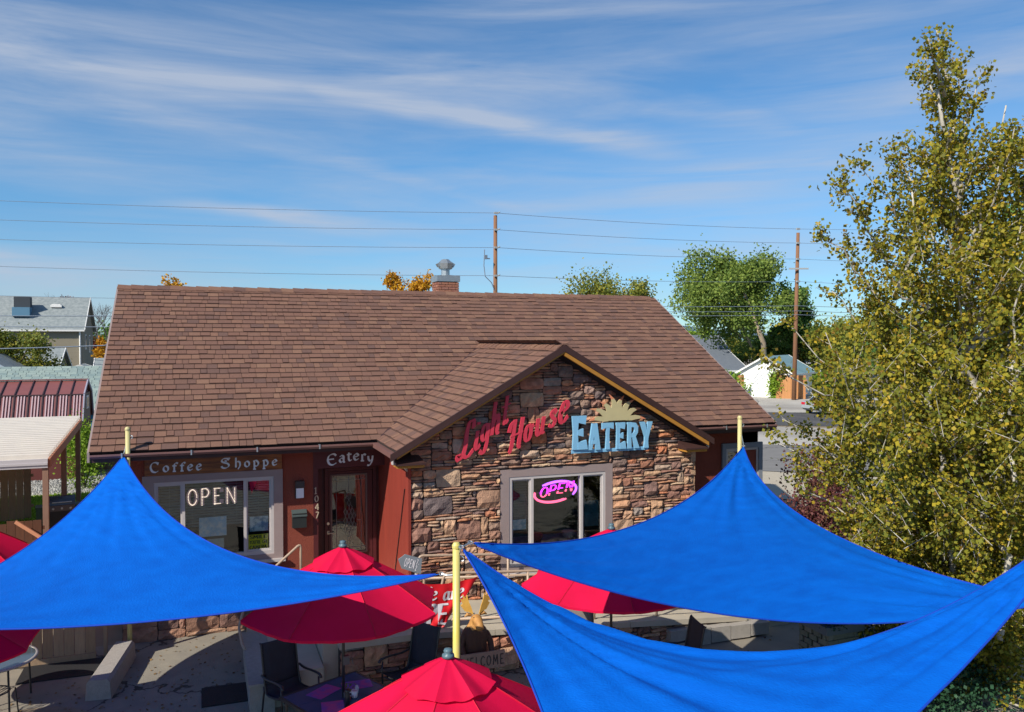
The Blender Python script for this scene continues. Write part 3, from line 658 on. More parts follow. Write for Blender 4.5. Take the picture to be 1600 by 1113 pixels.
# ------------------------------------------------------------------ windows
def window(name, W, Y, trimw, mull, sill=True, depth=.05, frame=.055, tm=m_trim, label=None):
    x0, x1, z0, z1 = W; tl, tr_, tb, tt = trimw
    b = MB(); y0, y1 = Y - depth, Y + .02
    b.bb(x0 - tl, x0, y0, y1, z0 - tb, z1 + tt); b.bb(x1, x1 + tr_, y0, y1, z0 - tb, z1 + tt); b.bb(x0, x1, y0, y1, z1, z1 + tt); b.bb(x0, x1, y0, y1, z0 - tb, z0)
    w = b.build('window', tm, bld, label=label)
    b = MB(); ya, yb = Y - .02, Y + .08; f = frame
    b.bb(x0 + .002, x0 + f, ya, yb, z0 + .002, z1 - .002); b.bb(x1 - f, x1 - .002, ya, yb, z0 + .002, z1 - .002); b.bb(x0 + f, x1 - f, ya, yb, z1 - f, z1 - .002); b.bb(x0 + f, x1 - f, ya, yb, z0 + .002, z0 + f * 1.4)
    b.build('frame', m_vinyl, w)
    xs = [x0 + f] + [m_ for m_ in mull] + [x1 - f]; mw = .052
    for m_ in mull:
        b = MB(); b.bb(m_ - mw / 2, m_ + mw / 2, ya - .005, yb, z0 + f * 1.4, z1 - f); b.build('mullion', m_vinyl, w)
    for i in range(len(xs) - 1):
        a = xs[i] + (mw / 2 if i else 0); e = xs[i + 1] - (mw / 2 if i < len(mull) else 0)
        b = MB(); b.bb(a, e, Y + .035, Y + .041, z0 + f * 1.4, z1 - f); b.build('pane', m_glass, w)
        if i != 1:   # sliding sash rails
            b = MB(); b.bb(a, a + .03, Y + .005, Y + .034, z0 + f * 1.4, z1 - f); b.bb(e - .03, e, Y + .005, Y + .034, z0 + f * 1.4, z1 - f); b.bb(a + .03, e - .03, Y + .005, Y + .034, z1 - f - .03, z1 - f); b.bb(a + .03, e - .03, Y + .005, Y + .034, z0 + f * 1.4, z0 + f * 1.4 + .03)
            b.build('sash', m_vinyl, w)
    if sill:
        b = MB(); b.bb(x0 - tl - .04, x1 + tr_ + .04, Y - depth - .06, Y - depth, z0 - tb - .03, z0 - tb + .03); b.build('sill', m_vinyl, w)
    return w
mx = lambda px, py, Y: onY(px, py, Y)[0]
w1 = window('window', W1, WY, (.19, .17, .12, .13), [mx(287, 810, WY), mx(383, 810, WY)])
w2 = window('window', W2, GYS, (.18, .16, .14, .15), [mx(831, 810, GYS), mx(908, 810, GYS)], depth=.03)
w3 = window('window', W3, WY, (.11, .11, .1, .13), [(W3[0] + W3[1]) / 2], label='bluish window half hidden behind the right blue sail', tm=mat('blue_grey_trim', (.20, .22, .25), rough=.7))
def blind(W, Y, label, x0f=0, x1f=1, z0f=0, z1f=1, m=m_blind, tilt=35):
    x0, x1 = W[0] + (W[1] - W[0]) * x0f, W[0] + (W[1] - W[0]) * x1f; z0, z1 = W[2] + (W[3] - W[2]) * z0f, W[2] + (W[3] - W[2]) * z1f
    root = thing('window_blind', ((x0 + x1) / 2, Y, z0), label, 'blind', 'slatted blinds behind the windows')
    b = MB(); z = z1 - .08
    while z > z0 + .03: b.box(((x0 + x1) / 2, Y, z), (x1 - x0 - .02, .05, .003), m=Matrix.Rotation(R(tilt), 3, 'X')); z -= .052
    b.build('slat', m, root)
    b = MB(); b.bb(x0, x1, Y - .03, Y + .03, z1 - .05, z1); b.build('headrail', m, root)
    b = MB()
    for f in (.12, .5, .88): b.tube([(x0 + (x1 - x0) * f, Y - .02, z0 + .03), (x0 + (x1 - x0) * f, Y - .02, z1 - .04)], .003, 4)
    b.build('cord', m, root)
gx = lambda W, px, py, Y: (mx(px, py, Y) - W[0]) / (W[1] - W[0])
blind(W1, WY + .16, 'slatted blind behind the left pane of the coffee shop window', .02, gx(W1, 285, 800, WY), 0.05)
blind(W1, WY + .16, 'slatted blind behind the OPEN letters of the coffee shop window', gx(W1, 289, 800, WY), gx(W1, 381, 800, WY), .38)
blind(W1, WY + .16, 'slatted blind behind the right pane above the yellow smile sign', gx(W1, 385, 800, WY), .98, .30)
blind(W3, WY + .16, 'blind in the window right of the stone gable', .02, .98, .0, m=mat('teal_blind', (.28, .42, .40), rough=.6))
blind(W2, GYS + .16, 'dark slatted blind behind the left pane of the stone-wall window', .02, gx(W2, 829, 800, GYS), .45, m=mat('dim_blind', (.10, .115, .11), rough=.6), tilt=50)
# poster, smile sign and pennant inside window 1
def panelY(name, px0, py0, px1, py1, Y, m, label, cat, th=.004, group=None):
    x0, x1, z0, z1 = rectY(px0, py0, px1, py1, Y); b = MB(); b.bb(x0, x1, Y, Y + th, z0, z1); return tag(b.build(name, m), label, cat, group), (x0, x1, z0, z1)
m_photo = mat('printed_photo', (.45, .60, .70), (.80, .76, .70), rough=.3, scale=11, contrast=1.5, c3=(.15, .30, .42))
panelY('poster', 311, 808, 354, 838, WY + .055, m_photo, 'landscape print taped inside the coffee shop window', 'poster')
panelY('notice_sheet', 322, 842, 350, 872, WY + .06, mat('notice_paper', (.55, .54, .47), (.42, .42, .36), rough=.6, scale=30), 'pale notice sheet under the landscape print in the window', 'notice')
panelY('notice_sheet', 390, 807, 419, 830, WY + .055, mat('poster_blue', (.16, .28, .38), (.60, .68, .70), rough=.4, scale=9, contrast=1.4), 'blue notice above the yellow smile sign', 'notice')
m_smile = mat('yellow_sign', (.90, .74, .03), rough=.5)
sgn, r_ = panelY('smile_sign', 388, 835, 419, 859, WY + .05, m_smile, 'yellow SMILE YOU\'RE ON CAMERA sign inside the window', 'sign')
b = MB(); (xa, za), (xb, zb), (xc, zc_) = onY(389, 752, WY + .05), onY(402, 751, WY + .05), onY(393, 773, WY + .05)
b.prism([(xa, za), (xb, zb), (xc, zc_)], lambda u, v, t: (u, t, v), WY + .05, WY + .054); tag(b.build('pennant', mat('red_pennant', (.6, .01, .06))), 'small red pennant hanging at the top of the right window pane', 'pennant')
# things inside window 2
panelY('notice_sheet', 799, 812, 822, 828, GYS + .06, mat('blue_notice', (.20, .40, .48), (.5, .6, .62), rough=.4, scale=14, contrast=1.4), 'blue notice in the left pane of the stone-wall window', 'notice')
panelY('menu_board', 913, 782, 935, 822, GYS + .07, mat('teal_board', (.03, .14, .17), (.02, .08, .10), rough=.3, scale=9), 'teal menu board behind the right pane of the stone-wall window', 'board')
b = MB(); x0, x1, z0, z1 = W2; b.bb(x0 + .2, x1 - .1, GYS + .35, GYS + .95, 1.0, 1.55); b.bb(x0 + .1, x1, GYS + .3, GYS + 1.0, 1.55, 1.60)
tag(b.build('counter', mat('counter_grey', (.22, .21, .2), (.10, .10, .10), rough=.5, scale=14, contrast=1.4)), 'grey counter standing inside the stone-wall window', 'counter')
for i, (px, c) in enumerate(((838, (.3, .08, .06)), (888, (.35, .33, .3)))):
    X = mx(px, 840, GYS + .6); b = MB(); b.lathe([(.0, 0), (.10, .0), (.13, .06), (.14, .12), (.12, .14), (0, .12)], (X, GYS + .6, 1.602), 12)
    tag(b.build('bowl', mat('bowl' + str(i), c)), ('red bowl on the counter inside the stone-wall window', 'pale bowl on the counter inside the stone-wall window')[i], 'bowl')

# ------------------------------------------------------------------ door, lamp, mailbox, numbers
dx0, dx1, dz0, dz1 = rectY(507, 729, 587, 900, DY); dz0 = .86; dz1 = 2.98
b = MB()
for a, e in ((dx0, dx0 + .07), (dx1 - .07, dx1)): b.bb(a, e, DY - .06, DY - .001, dz0, dz1)
b.bb(dx0 + .07, dx1 - .07, DY - .06, DY - .001, dz1 - .07, dz1); 
door = b.build('door', m_maroon, bld)
p0, p1 = dx0 + .08, dx1 - .08; gx0, gx1, gz0, gz1 = rectY(519, 743, 571, 862, DY - .04)
b = MB(); b.bb(p0, gx0, DY - .045, DY - .002, dz0, dz1 - .08); b.bb(gx1, p1, DY - .045, DY - .002, dz0, dz1 - .08); b.bb(gx0, gx1, DY - .045, DY - .002, gz1, dz1 - .08); b.bb(gx0, gx1, DY - .045, DY - .002, dz0, gz0)
b.build('leaf', m_maroon, door)
b = MB(); e = .035
b.bb(gx0 - e, gx0, DY - .06, DY - .03, gz0 - e, gz1 + e); b.bb(gx1, gx1 + e, DY - .06, DY - .03, gz0 - e, gz1 + e); b.bb(gx0, gx1, DY - .06, DY - .03, gz1, gz1 + e); b.bb(gx0, gx1, DY - .06, DY - .03, gz0 - e, gz0)
b.build('glass_frame', mat('brown_bead', (.16, .11, .10)), door)
b = MB(); b.bb(gx0, gx1, DY - .03, DY - .024, gz0, gz1); b.build('pane', glass('door_glass', (.5, .5, .5), 2.2), door)
b = MB(); b.bb(gx0, gx1, DY - .012, DY - .010, gz0, gz1); b.build('pane_backing', mat('obscured_glass', (.36, .36, .34), (.12, .11, .12), rough=.3, scale=2.4, contrast=1.4, stretch=(1, 1, 1.6)), door)
b = MB(); cx = (gx0 + gx1) / 2; r = .005; yl = DY - .036; i4 = .09
def ln(*p): b.tube([(x, yl, z) for x, z in p], r, 4, caps=False)
ln((gx0 + i4, gz0), (gx0 + i4, gz1)); ln((gx1 - i4, gz0), (gx1 - i4, gz1)); ln((gx0, gz1 - i4), (gx1, gz1 - i4)); ln((gx0, gz0 + i4), (gx1, gz0 + i4)); ln((gx0, gz1), (gx0 + i4, gz1 - i4)); ln((gx1, gz1), (gx1 - i4, gz1 - i4)); ln((cx, gz1), (cx, gz1 - .35))
zc0 = (gz0 + gz1) / 2 - .15
for k in range(-4, 5):
    h = .07; ww = .055 * (1 if abs(k) % 2 else 1); 
    for s in (-1, 0, 1):
        if abs(k) + abs(s) * 2 > 4: continue
        zz = zc0 + k * h * 1.35; xx = cx + s * .075 + (0.037 if k % 2 else 0)
        ln((xx - .035, zz), (xx, zz + h), (xx + .035, zz), (xx, zz - h), (xx - .035, zz))
ln((gx0 + i4, zc0), (cx - .18, zc0)); ln((cx + .18, zc0), (gx1 - i4, zc0)); ln((cx, zc0 + .5), (cx, gz1 - .5)); 
b.tube([(cx + .05 * math.cos(t), yl, gz1 - .43 + .08 * math.sin(t)) for t in np.linspace(0, 6.28, 14)], r, 4)
b.build('leaded_lines', m_galv, door)
hx, hz_ = onY(513, 835, DY - .07)
b = MB(); b.lathe([(.0, 0), (.03, 0), (.03, .02), (0, .02)], (0, 0, 0), 12); 
b.v = [(hx + x, DY - .045 - z, hz_ + .22 + y) for x, y, z in b.v]; b.tube([(hx, DY - .05, hz_ + .03), (hx, DY - .11, hz_ + .03), (hx + .14, DY - .11, hz_ + .01)], .012, 8); b.box((hx, DY - .05, hz_ + .03), (.05, .02, .07))
b.build('handle', mat('satin_nickel', (.55, .48, .40), metal=.8, rough=.35), door)
b = MB(); x0, x1, z0, z1 = rectY(461, 751, 475, 778, WY); b.bb(x0, x1, WY - .10, WY, z1 - .14, z1); b.bb(x0, x1, WY - .03, WY - .001, z0, z1 - .14)
wl_ = tag(b.build('wall_lamp', m_black), 'black box wall lamp with a white lens above the mailbox', 'wall lamp')
b = MB(); b.bb(x0 + .015, x1 - .015, WY - .09, WY - .031, z0 + .01, z1 - .142); b.build('lens', mat('frosted_lens', (.75, .78, .8), rough=.4), wl_)
x0, x1, z0, z1 = rectY(456, 797, 478, 823, WY); b = MB(); b.bb(x0, x1, WY - .13, WY - .001, z0, z1 - .05)
mb_ = tag(b.build('mailbox', mat('mailbox_black', (.02, .025, .025), rough=.4)), 'black wall mailbox below the wall lamp', 'mailbox')
b = MB(); b.add([(x0 - .01, WY - .15, z1 - .09), (x1 + .01, WY - .15, z1 - .09), (x1 + .01, WY - .001, z1 + .01), (x0 - .01, WY - .001, z1 + .01), (x0 - .01, WY - .15, z1 - .11), (x1 + .01, WY - .15, z1 - .11), (x1 + .01, WY - .001, z1 - .01), (x0 - .01, WY - .001, z1 - .01)], [(0, 1, 2, 3), (7, 6, 5, 4), (0, 4, 5, 1), (1, 5, 6, 2), (2, 6, 7, 3), (3, 7, 4, 0)])
fix(b.build('lid', mat('mailbox_lid', (.06, .08, .08), rough=.35), mb_))

# ------------------------------------------------------------------ lettering
def smooth(pts, n=6, closed=False):
    P = [Vector((*p, 0)) for p in pts]; out = []; L = len(P)
    if L == 2: return [(p.x, p.y) for p in P]
    rng_ = range(L if closed else L - 1)
    for i in rng_:
        if closed: p0, p1, p2, p3 = P[i - 1], P[i], P[(i + 1) % L], P[(i + 2) % L]
        else: p0, p1, p2, p3 = P[max(i - 1, 0)], P[i], P[i + 1], P[min(i + 2, L - 1)]
        for k in range(n):
            t = k / n; q = .5 * ((2 * p1) + (p2 - p0) * t + (2 * p0 - 5 * p1 + 4 * p2 - p3) * t * t + (3 * p1 - p0 - 3 * p2 + p3) * t ** 3); out.append((q.x, q.y))
    if not closed: out.append((P[-1].x, P[-1].y))
    return out
def ell(cx, cy, rx, ry): return ['c'] + [(cx + rx * math.cos(t), cy + ry * math.sin(t)) for t in np.linspace(0, 2 * math.pi, 9)[:-1]]
UNC = {
 'C': (.85, [[(.78, .86), (.6, .98), (.32, .96), (.12, .72), (.10, .4), (.25, .1), (.55, .0), (.8, .14)], [(.80, 1.0), (.72, .74)]]),
 'o': (.6, [ell(.28, .3, .22, .28)]),
 'f': (.5, [[(.2, -.02), (.2, .35), (.22, .7), (.38, .86), (.54, .78)], [(.02, .56), (.42, .56)], [(.06, 0), (.36, 0)]]),
 'e': (.58, [[(.08, .3), (.44, .4), (.40, .56), (.25, .6), (.08, .42), (.08, .18), (.24, .02), (.50, .14)]]),
 'S': (.95, [[(.82, .80), (.6, .98), (.25, .95), (.12, .72), (.35, .56), (.68, .45), (.82, .22), (.55, .0), (.22, .03), (.08, .2)], [(.55, .98), (.95, 1.0)], [(.4, .75), (.62, .70)]]),
 'h': (.65, [[(.12, 1.02), (.12, 0)], [(.12, .44), (.3, .62), (.5, .5), (.52, .15), (.32, -.2)]]),
 'p': (.66, [[(.14, .6), (.14, -.28)], [(.0, .55), (.16, .6), (.36, .6), (.54, .35), (.42, .05), (.16, .06)], [(.0, -.28), (.3, -.28)]]),
 'E': (.9, [[(.82, .84), (.58, 1.0), (.2, .86), (.06, .48), (.2, .1), (.5, 0), (.84, .16)], [(.1, .5), (.62, .54)]]),
 'a': (.62, [[(.08, .5), (.25, .61), (.43, .5), (.44, .05), (.56, .0)], [(.42, .36), (.2, .35), (.07, .18), (.2, .0), (.42, .12)]]),
 't': (.5, [[(.2, .75), (.16, .2), (.28, .0), (.46, .08)], [(.0, .56), (.42, .60)]]),
 'r': (.52, [[(.14, .6), (.14, 0)], [(.14, .44), (.3, .62), (.46, .52)], [(.0, 0), (.3, 0)]]),
 'y': (.62, [[(.08, .6), (.12, .28), (.28, .14), (.44, .3)], [(.50, .62), (.42, .1), (.2, -.26), (.0, -.24)]]),
}
SCR = {
 'L': (.8, [[(.66, .78), (.60, .99), (.40, .96), (.32, .7), (.32, .3), (.24, .06), (.04, -.04), (-.04, .06), (.12, .10)], [(.24, .06), (.5, -.02), (.78, .14)]]),
 'i': (.36, [[(.14, .60), (.12, .12), (.22, .0), (.38, .12)], [(.14, .80), (.15, .88)]]),
 'g': (.55, [ell(.24, .34, .17, .26), [(.44, .62), (.44, -.1), (.28, -.36), (.04, -.26)]]),
 'h': (.62, [[(.14, 1.05), (.13, .0)], [(.14, .34), (.3, .60), (.44, .5), (.44, .08), (.58, .02)]]),
 't': (.42, [[(.18, .98), (.16, .12), (.26, .0), (.42, .12)], [(-.12, .60), (.46, .68)]]),
 'H': (.95, [[(.30, 1.0), (.26, .1), (.14, -.12)], [(.30, .96), (.10, .86), (.02, .60)], [(.74, 1.02), (.68, .12), (.80, .0)], [(.14, .44), (.84, .52)]]),
 'o': (.52, [ell(.24, .3, .18, .28), [(.3, .58), (.46, .5), (.56, .56)]]),
 'u': (.6, [[(.10, .6), (.10, .14), (.22, .0), (.42, .2)], [(.44, .62), (.42, .1), (.58, .04)]]),
 's': (.48, [[(.42, .48), (.28, .62), (.12, .50), (.24, .33), (.40, .2), (.26, .0), (.02, .08)]]),
 'e': (.52, [[(.10, .28), (.42, .42), (.40, .58), (.24, .60), (.10, .34), (.12, .08), (.28, -.02), (.52, .14)]]),
 'W': (.95, [[(.05, .95), (.14, 0), (.45, .9), (.55, 0), (.95, 1)]]),
 'w': (.8, [[(.05, .6), (.14, 0), (.38, .55), (.5, 0), (.75, .6)]]),
 'a': (.58, [ell(.24, .3, .18, .28), [(.44, .6), (.43, .1), (.58, .03)]]),
 'r': (.46, [[(.12, .6), (.12, 0)], [(.12, .4), (.26, .6), (.42, .55)]]),
}
CAPS = {
 'O': (.8, [ell(.38, .5, .30, .46)]), 'P': (.72, [[(.14, 0), (.14, 1)], [(.14, .97), (.45, .97), (.62, .75), (.45, .50), (.14, .50)]]),
 'E': (.66, [[(.14, 0), (.14, 1)], [(.1, .96), (.6, .96)], [(.14, .52), (.5, .52)], [(.1, .04), (.62, .04)]]),
 'N': (.82, [[(.12, 0), (.12, 1)], [(.12, .95), (.66, .05)], [(.66, 0), (.66, 1)]]), 'W': (1., [[(.05, 1), (.25, 0)], [(.25, 0), (.45, .8)], [(.45, .8), (.65, 0)], [(.65, 0), (.88, 1)]]),
 'L': (.6, [[(.14, 0), (.14, 1)], [(.1, .04), (.55, .04)]]), 'C': (.75, [[(.66, .8), (.4, .98), (.12, .7), (.12, .3), (.4, .02), (.68, .2)]]), 'M': (.95, [[(.1, 0), (.18, 1)], [(.18, .95), (.45, .3)], [(.45, .3), (.72, .95)], [(.72, 1), (.82, 0)]]),
 '7': (.6, [[(.08, .95), (.52, .95)], [(.52, .95), (.2, 0)]]), '2': (.6, [[(.08, .78), (.28, .98), (.5, .75), (.3, .4), (.08, .04)], [(.05, .04), (.55, .04)]]), '-': (.4, [[(.05, .5), (.35, .5)]]),
 '1': (.4, [[(.08, .78), (.24, .98)], [(.24, 1), (.24, 0)], [(.08, .02), (.40, .02)]]), '0': (.7, [ell(.32, .5, .24, .46)]), '4': (.66, [[(.45, 0), (.45, 1)], [(.45, .97), (.06, .32)], [(.04, .32), (.62, .32)]]),
}
def glyph(b, strokes, place, nib=.16, nang=35, mn=.045, th=.02, mi=0, z0=0.):
    na = Vector((math.cos(R(nang)), math.sin(R(nang))))
    for si, s in enumerate(strokes):
        closed = s[0] == 'c'; s = s[1:] if closed else s
        P = [Vector(p) for p in smooth(s, 5, closed)]; L = len(P); Lf = []; Rt = []
        for i, p in enumerate(P):
            d = (P[(i + 1) % L] - P[i - 1]) if closed else (P[min(i + 1, L - 1)] - P[max(i - 1, 0)])
            d.normalize(); n = Vector((-d.y, d.x)); hw = abs(d.x * na.y - d.y * na.x) * nib / 2 + mn / 2
            Lf.append(p + n * hw); Rt.append(p - n * hw)
        t = th + si * .0012 + z0; vs = [place(q.x, q.y, t) for q in Lf] + [place(q.x, q.y, t) for q in Rt] + [place(q.x, q.y, z0) for q in Lf] + [place(q.x, q.y, z0) for q in Rt]
        fs = []
        for i in range(L if closed else L - 1):
            j = (i + 1) % L; fs += [(i, j, j + L, i + L), (i, i + 2 * L, j + 2 * L, j), (i + L, j + L, j + 3 * L, i + 3 * L)]
        if not closed: fs += [(0, L, 3 * L, 2 * L), (L - 1, 3 * L - 1, 4 * L - 1, 2 * L - 1)]
        b.add(vs, fs, mi)
def word(text, font, org, U, Vv, Nn, size, parent, m, nib, nang, mn, th, gap=.08, name='letter', positions=None):
    """org: baseline start, U advance direction, Vv up direction, Nn towards viewer"""
    x = 0
    for i, ch in enumerate(text):
        if ch == ' ': x += .6; continue
        adv, st_ = font[ch]; o0 = Vector(org) + U * (x * size) if positions is None else Vector(positions[i])
        b = MB(); glyph(b, st_, lambda u, v, t: o0 + U * (u * size) + Vv * (v * size) + Nn * t, nib, nang, mn, th)
        fix(b.build(name, m, parent)); x += adv + gap
NY = Vector((0, -1, 0)); UX = Vector((1, 0, 0)); UZ = Vector((0, 0, 1))
# Coffee Shoppe sign
x0, x1, z0, z1 = rectY(226, 713, 440, 738, WY); z0, z1 = W1[3] + .135, W1[3] + .135 + .31
b = MB(); b.bb(x0, x1, WY - .055, WY - .001, z0, z1)
cs = tag(b.build('coffee_shoppe_sign', m_signwood), 'varnished brown board lettered Coffee Shoppe above the left window', 'sign')
hgt = (z1 - z0); Ls = hgt * .60
tw = sum(UNC[c][0] + .10 for c in 'Coffee'); 
sc1 = (x1 - x0) * .40 / tw
def word2(text, font, xa, xb, zb, size, Y, parent, m, nib=.15, nang=35, mn=.05, th=.012, zf=None):
    tw = sum(font[c][0] for c in text); k = (xb - xa) / tw; x = xa
    for i, ch in enumerate(text):
        adv, st_ = font[ch]; xo = x; zz = zb + (zf(i) if zf else 0); sx = min(k, size)
        b = MB(); glyph(b, st_, lambda u, v, t: Vector((xo + u * sx, Y - t, zz + v * size)), nib, nang, mn, th); fix(b.build('letter', m, parent)); x += adv * k
word2('Coffee', UNC, x0 + .09, x0 + (x1 - x0) * .425, z0 + hgt * .22, Ls, WY - .057, cs, m_letter)
word2('Shoppe', UNC, x0 + (x1 - x0) * .54, x1 - .03, z0 + hgt * .26, Ls, WY - .057, cs, m_letter)
# arched Eatery lettering over the door
x0, x1, z0, z1 = rectY(511, 706, 586, 722, WY)
es = thing('eatery_door_lettering', ((x0 + x1) / 2, WY - .01, 3.2), 'arched pale blackletter word Eatery over the front door', 'lettering')
word2('Eatery', UNC, x0, x1, z0 - .02, .22, WY - .007, es, m_letter, zf=lambda i: -.0106 * (i - 2.6) ** 2 + .055)
# house number 1047, one digit below the other
X_, Z_ = onY(497, 770, WY - .01)
hn = thing('house_number', (X_, WY - .01, Z_), 'pale house number 1047 set one digit below the other left of the door', 'house number')
for i, ch in enumerate('1047'):
    b = MB(); xx = DX0 + .01 + i * .006; zz = Z_ - .02 - i * .165
    glyph(b, CAPS[ch][1], lambda u, v, t: Vector((xx + u * .13, WY - .012 - t, zz + v * .13)), .10, 30, .07, .01); fix(b.build('digit', mat('brass_digit' + ch, (.45, .36, .26), rough=.4), hn))
# Light House script
def onS(px, py): X, Z = onY(px, py, GYS - .14); return Vector((X, GYS - .14, Z))
def script_sign(name, label, letters, cat='sign'):
    root = thing(name, (letters[0][1].x, GYS - .1, letters[0][1].z), label, cat)
    for ch, p, U, V_, s in letters:
        b = MB(); glyph(b, SCR[ch][1], lambda u, v, t: p + U * (u * s * (.62 if name[0] == 'l' else .70)) + V_ * (v * s) + NY * t, .165, 8, .05, .035); fix(b.build('letter', m_script, root))
    b = MB()
    for ch, p, U, V_, s in letters: b.tube([p + U * .2 * s + V_ * .4 * s, p + U * .2 * s + V_ * .4 * s + Vector((0, .11, 0))], .008, 5)
    b.build('standoff', m_galv, root); return root
Ud = Vector((.90, 0, .20)); Vd = Vector((.13, 0, 1.0))
script_sign('light_script_sign', 'pink-red script sign reading Light on the shaded left of the stone gable',
    [('L', onS(715, 717), Ud, Vd, .66), ('i', onS(739, 703), Ud, Vd, .58), ('g', onS(749, 693), Ud, Vd, .56), ('h', onS(764, 681), Ud, Vd, .60), ('t', onS(783, 663), Ud, Vd, .54)])
script_sign('house_script_sign', 'pink-red script sign reading House stepping down right of the Light sign',
    [('H', onS(791, 704), Ud, Vd, .56), ('o', onS(817, 691), Ud, Vd, .52), ('u', onS(835, 681), Ud, Vd, .54), ('s', onS(856, 668), Ud, Vd, .52), ('e', onS(871, 661), Ud, Vd, .62)])
# EATERY flared capitals
FL = {
 'E': [[(.08, 0), (.40, 0), (.36, .5), (.42, 1), (.06, 1), (.12, .5)], [(.36, .80), (.78, .74), (.84, 1), (.36, 1)], [(.34, .43), (.66, .38), (.66, .62), (.34, .57)], [(.36, 0), (.90, 0), (.82, .28), (.36, .20)]],
 'A': [[(.0, 0), (.26, 0), (.50, 1), (.26, 1)], [(.26, 1), (.62, 1), (.86, 0), (.52, 0)], [(.2, .22), (.66, .22), (.60, .36), (.24, .36)]],
 'T': [[(.26, 0), (.56, 0), (.52, .5), (.56, .9), (.28, .9), (.32, .5)], [(.0, .76), (.30, .82), (.52, .82), (.84, .76), (.84, 1), (.0, 1)]],
 'R': [[(.04, 0), (.34, 0), (.30, .5), (.34, 1), (.04, 1), (.08, .5)], [(.32, .82), (.50, .80), (.56, .70), (.50, .60), (.32, .56), (.32, .42), (.62, .44), (.80, .60), (.82, .82), (.66, .97), (.32, 1)], [(.38, .44), (.60, .50), (.92, 0), (.56, 0)]],
 'Y': [[(.0, 1), (.36, 1), (.50, .60), (.62, .44), (.36, .40)], [(.56, 1), (.92, 1), (.62, .42), (.42, .44)], [(.28, 0), (.62, 0), (.58, .25), (.62, .46), (.34, .46), (.34, .25)]]}
ea = thing('eatery_sign', tuple(onS(950, 700)), 'light blue flared capitals reading EATERY on the stone gable', 'sign')
def flared(ch, p, w, h):
    b = MB()
    for k, poly in enumerate(FL[ch]):
        b.prism(poly, lambda u, v, t: p + UX * (u * w) + UZ * (v * h) + NY * t, 0, .05 + k * .002)
    fix(b.build('letter', m_ltblue, ea))
zpm = (onS(900, 650).z - onS(900, 702).z)
pE = onS(891, 703); flared('E', pE, (onS(917, 680).x - pE.x) * 1.1, onS(900, 650).z - pE.z)
xa, xb = onS(918, 680).x, onS(1019, 680).x; hL = onS(960, 660).z - onS(960, 701).z; zb = onS(960, 701).z; ws = [1.0, .98, .86, 1.0, 1.0]; tot_ = sum(ws); x = xa
for ch, w in zip('ATERY', ws):
    ww = (xb - xa) * w / tot_; p = Vector((x, GYS - .14, zb + (x - xa) * -.01)); flared(ch, p, ww * 1.02, hL); x += ww
b = MB(); b.bb(pE.x + .02, xb - .1, GYS - .155, GYS - .135, zb - .055, zb + .012); b.build('backing_bar', m_ltblue, ea)
b = MB()
for i in range(7): q = Vector((pE.x + .2 + i * .27, GYS - .135, zb + .25)); b.tube([q, q + Vector((0, .12, 0))], .008, 5)
b.build('standoff', m_galv, ea)
# half sun
pc = onS(963, 657); Rr = (onS(1006, 657).x - onS(918, 657).x) / 2
sun_root = thing('sun_ornament', tuple(pc), 'cream half sun with red-tipped wavy rays above the EATERY sign', 'ornament')
rb = Rr * .37; b = MB(); arc = [(rb * 1.12 * math.cos(t), rb * .82 * math.sin(t)) for t in np.linspace(0, math.pi, 15)]
b.prism(arc, lambda u, v, t: pc + UX * u + UZ * v + NY * t, 0, .03); fix(b.build('disc', m_cream, sun_root))
for i, a in enumerate(np.linspace(4, 176, 8)):
    L_ = Rr * (1.0 if i % 2 == 0 else .94) * (1.0 if 1 < i < 6 else 1.05); a = R(a); d = Vector((math.cos(a), math.sin(a))); n = Vector((-d.y, d.x)); wb = Rr * .125; sgn_ = 1 if i < 4 else -1
    pts = []
    for s, (w0, off) in zip((.30, .5, .66, .80, .92, 1.0), ((1, 0), (.85, .02), (.62, .05), (.40, .03), (.2, -.02), (.0, -.06))):
        pts.append((s, w0 * wb, off * sgn_ * Rr))
    left = [d * (s * L_) + n * (w_ + o_) for s, w_, o_ in pts]; right = [d * (s * L_) + n * (-w_ + o_) for s, w_, o_ in pts[:-1]]
    k = 4
    b = MB(); b.prism([(q.x, max(q.y * .86, -.01)) for q in left[:k] + right[:k][::-1]], lambda u, v, t: pc + UX * u + UZ * v + NY * t, .002, .026 + .0005 * i, 0)
    b.prism([(q.x, max(q.y * .86, -.012)) for q in left[k - 1:] + right[k - 1:][::-1]], lambda u, v, t: pc + UX * u + UZ * v + NY * t, .002, .026 + .0005 * i, 1)
    fix(b.build('ray', [m_cream, m_suntip], sun_root))
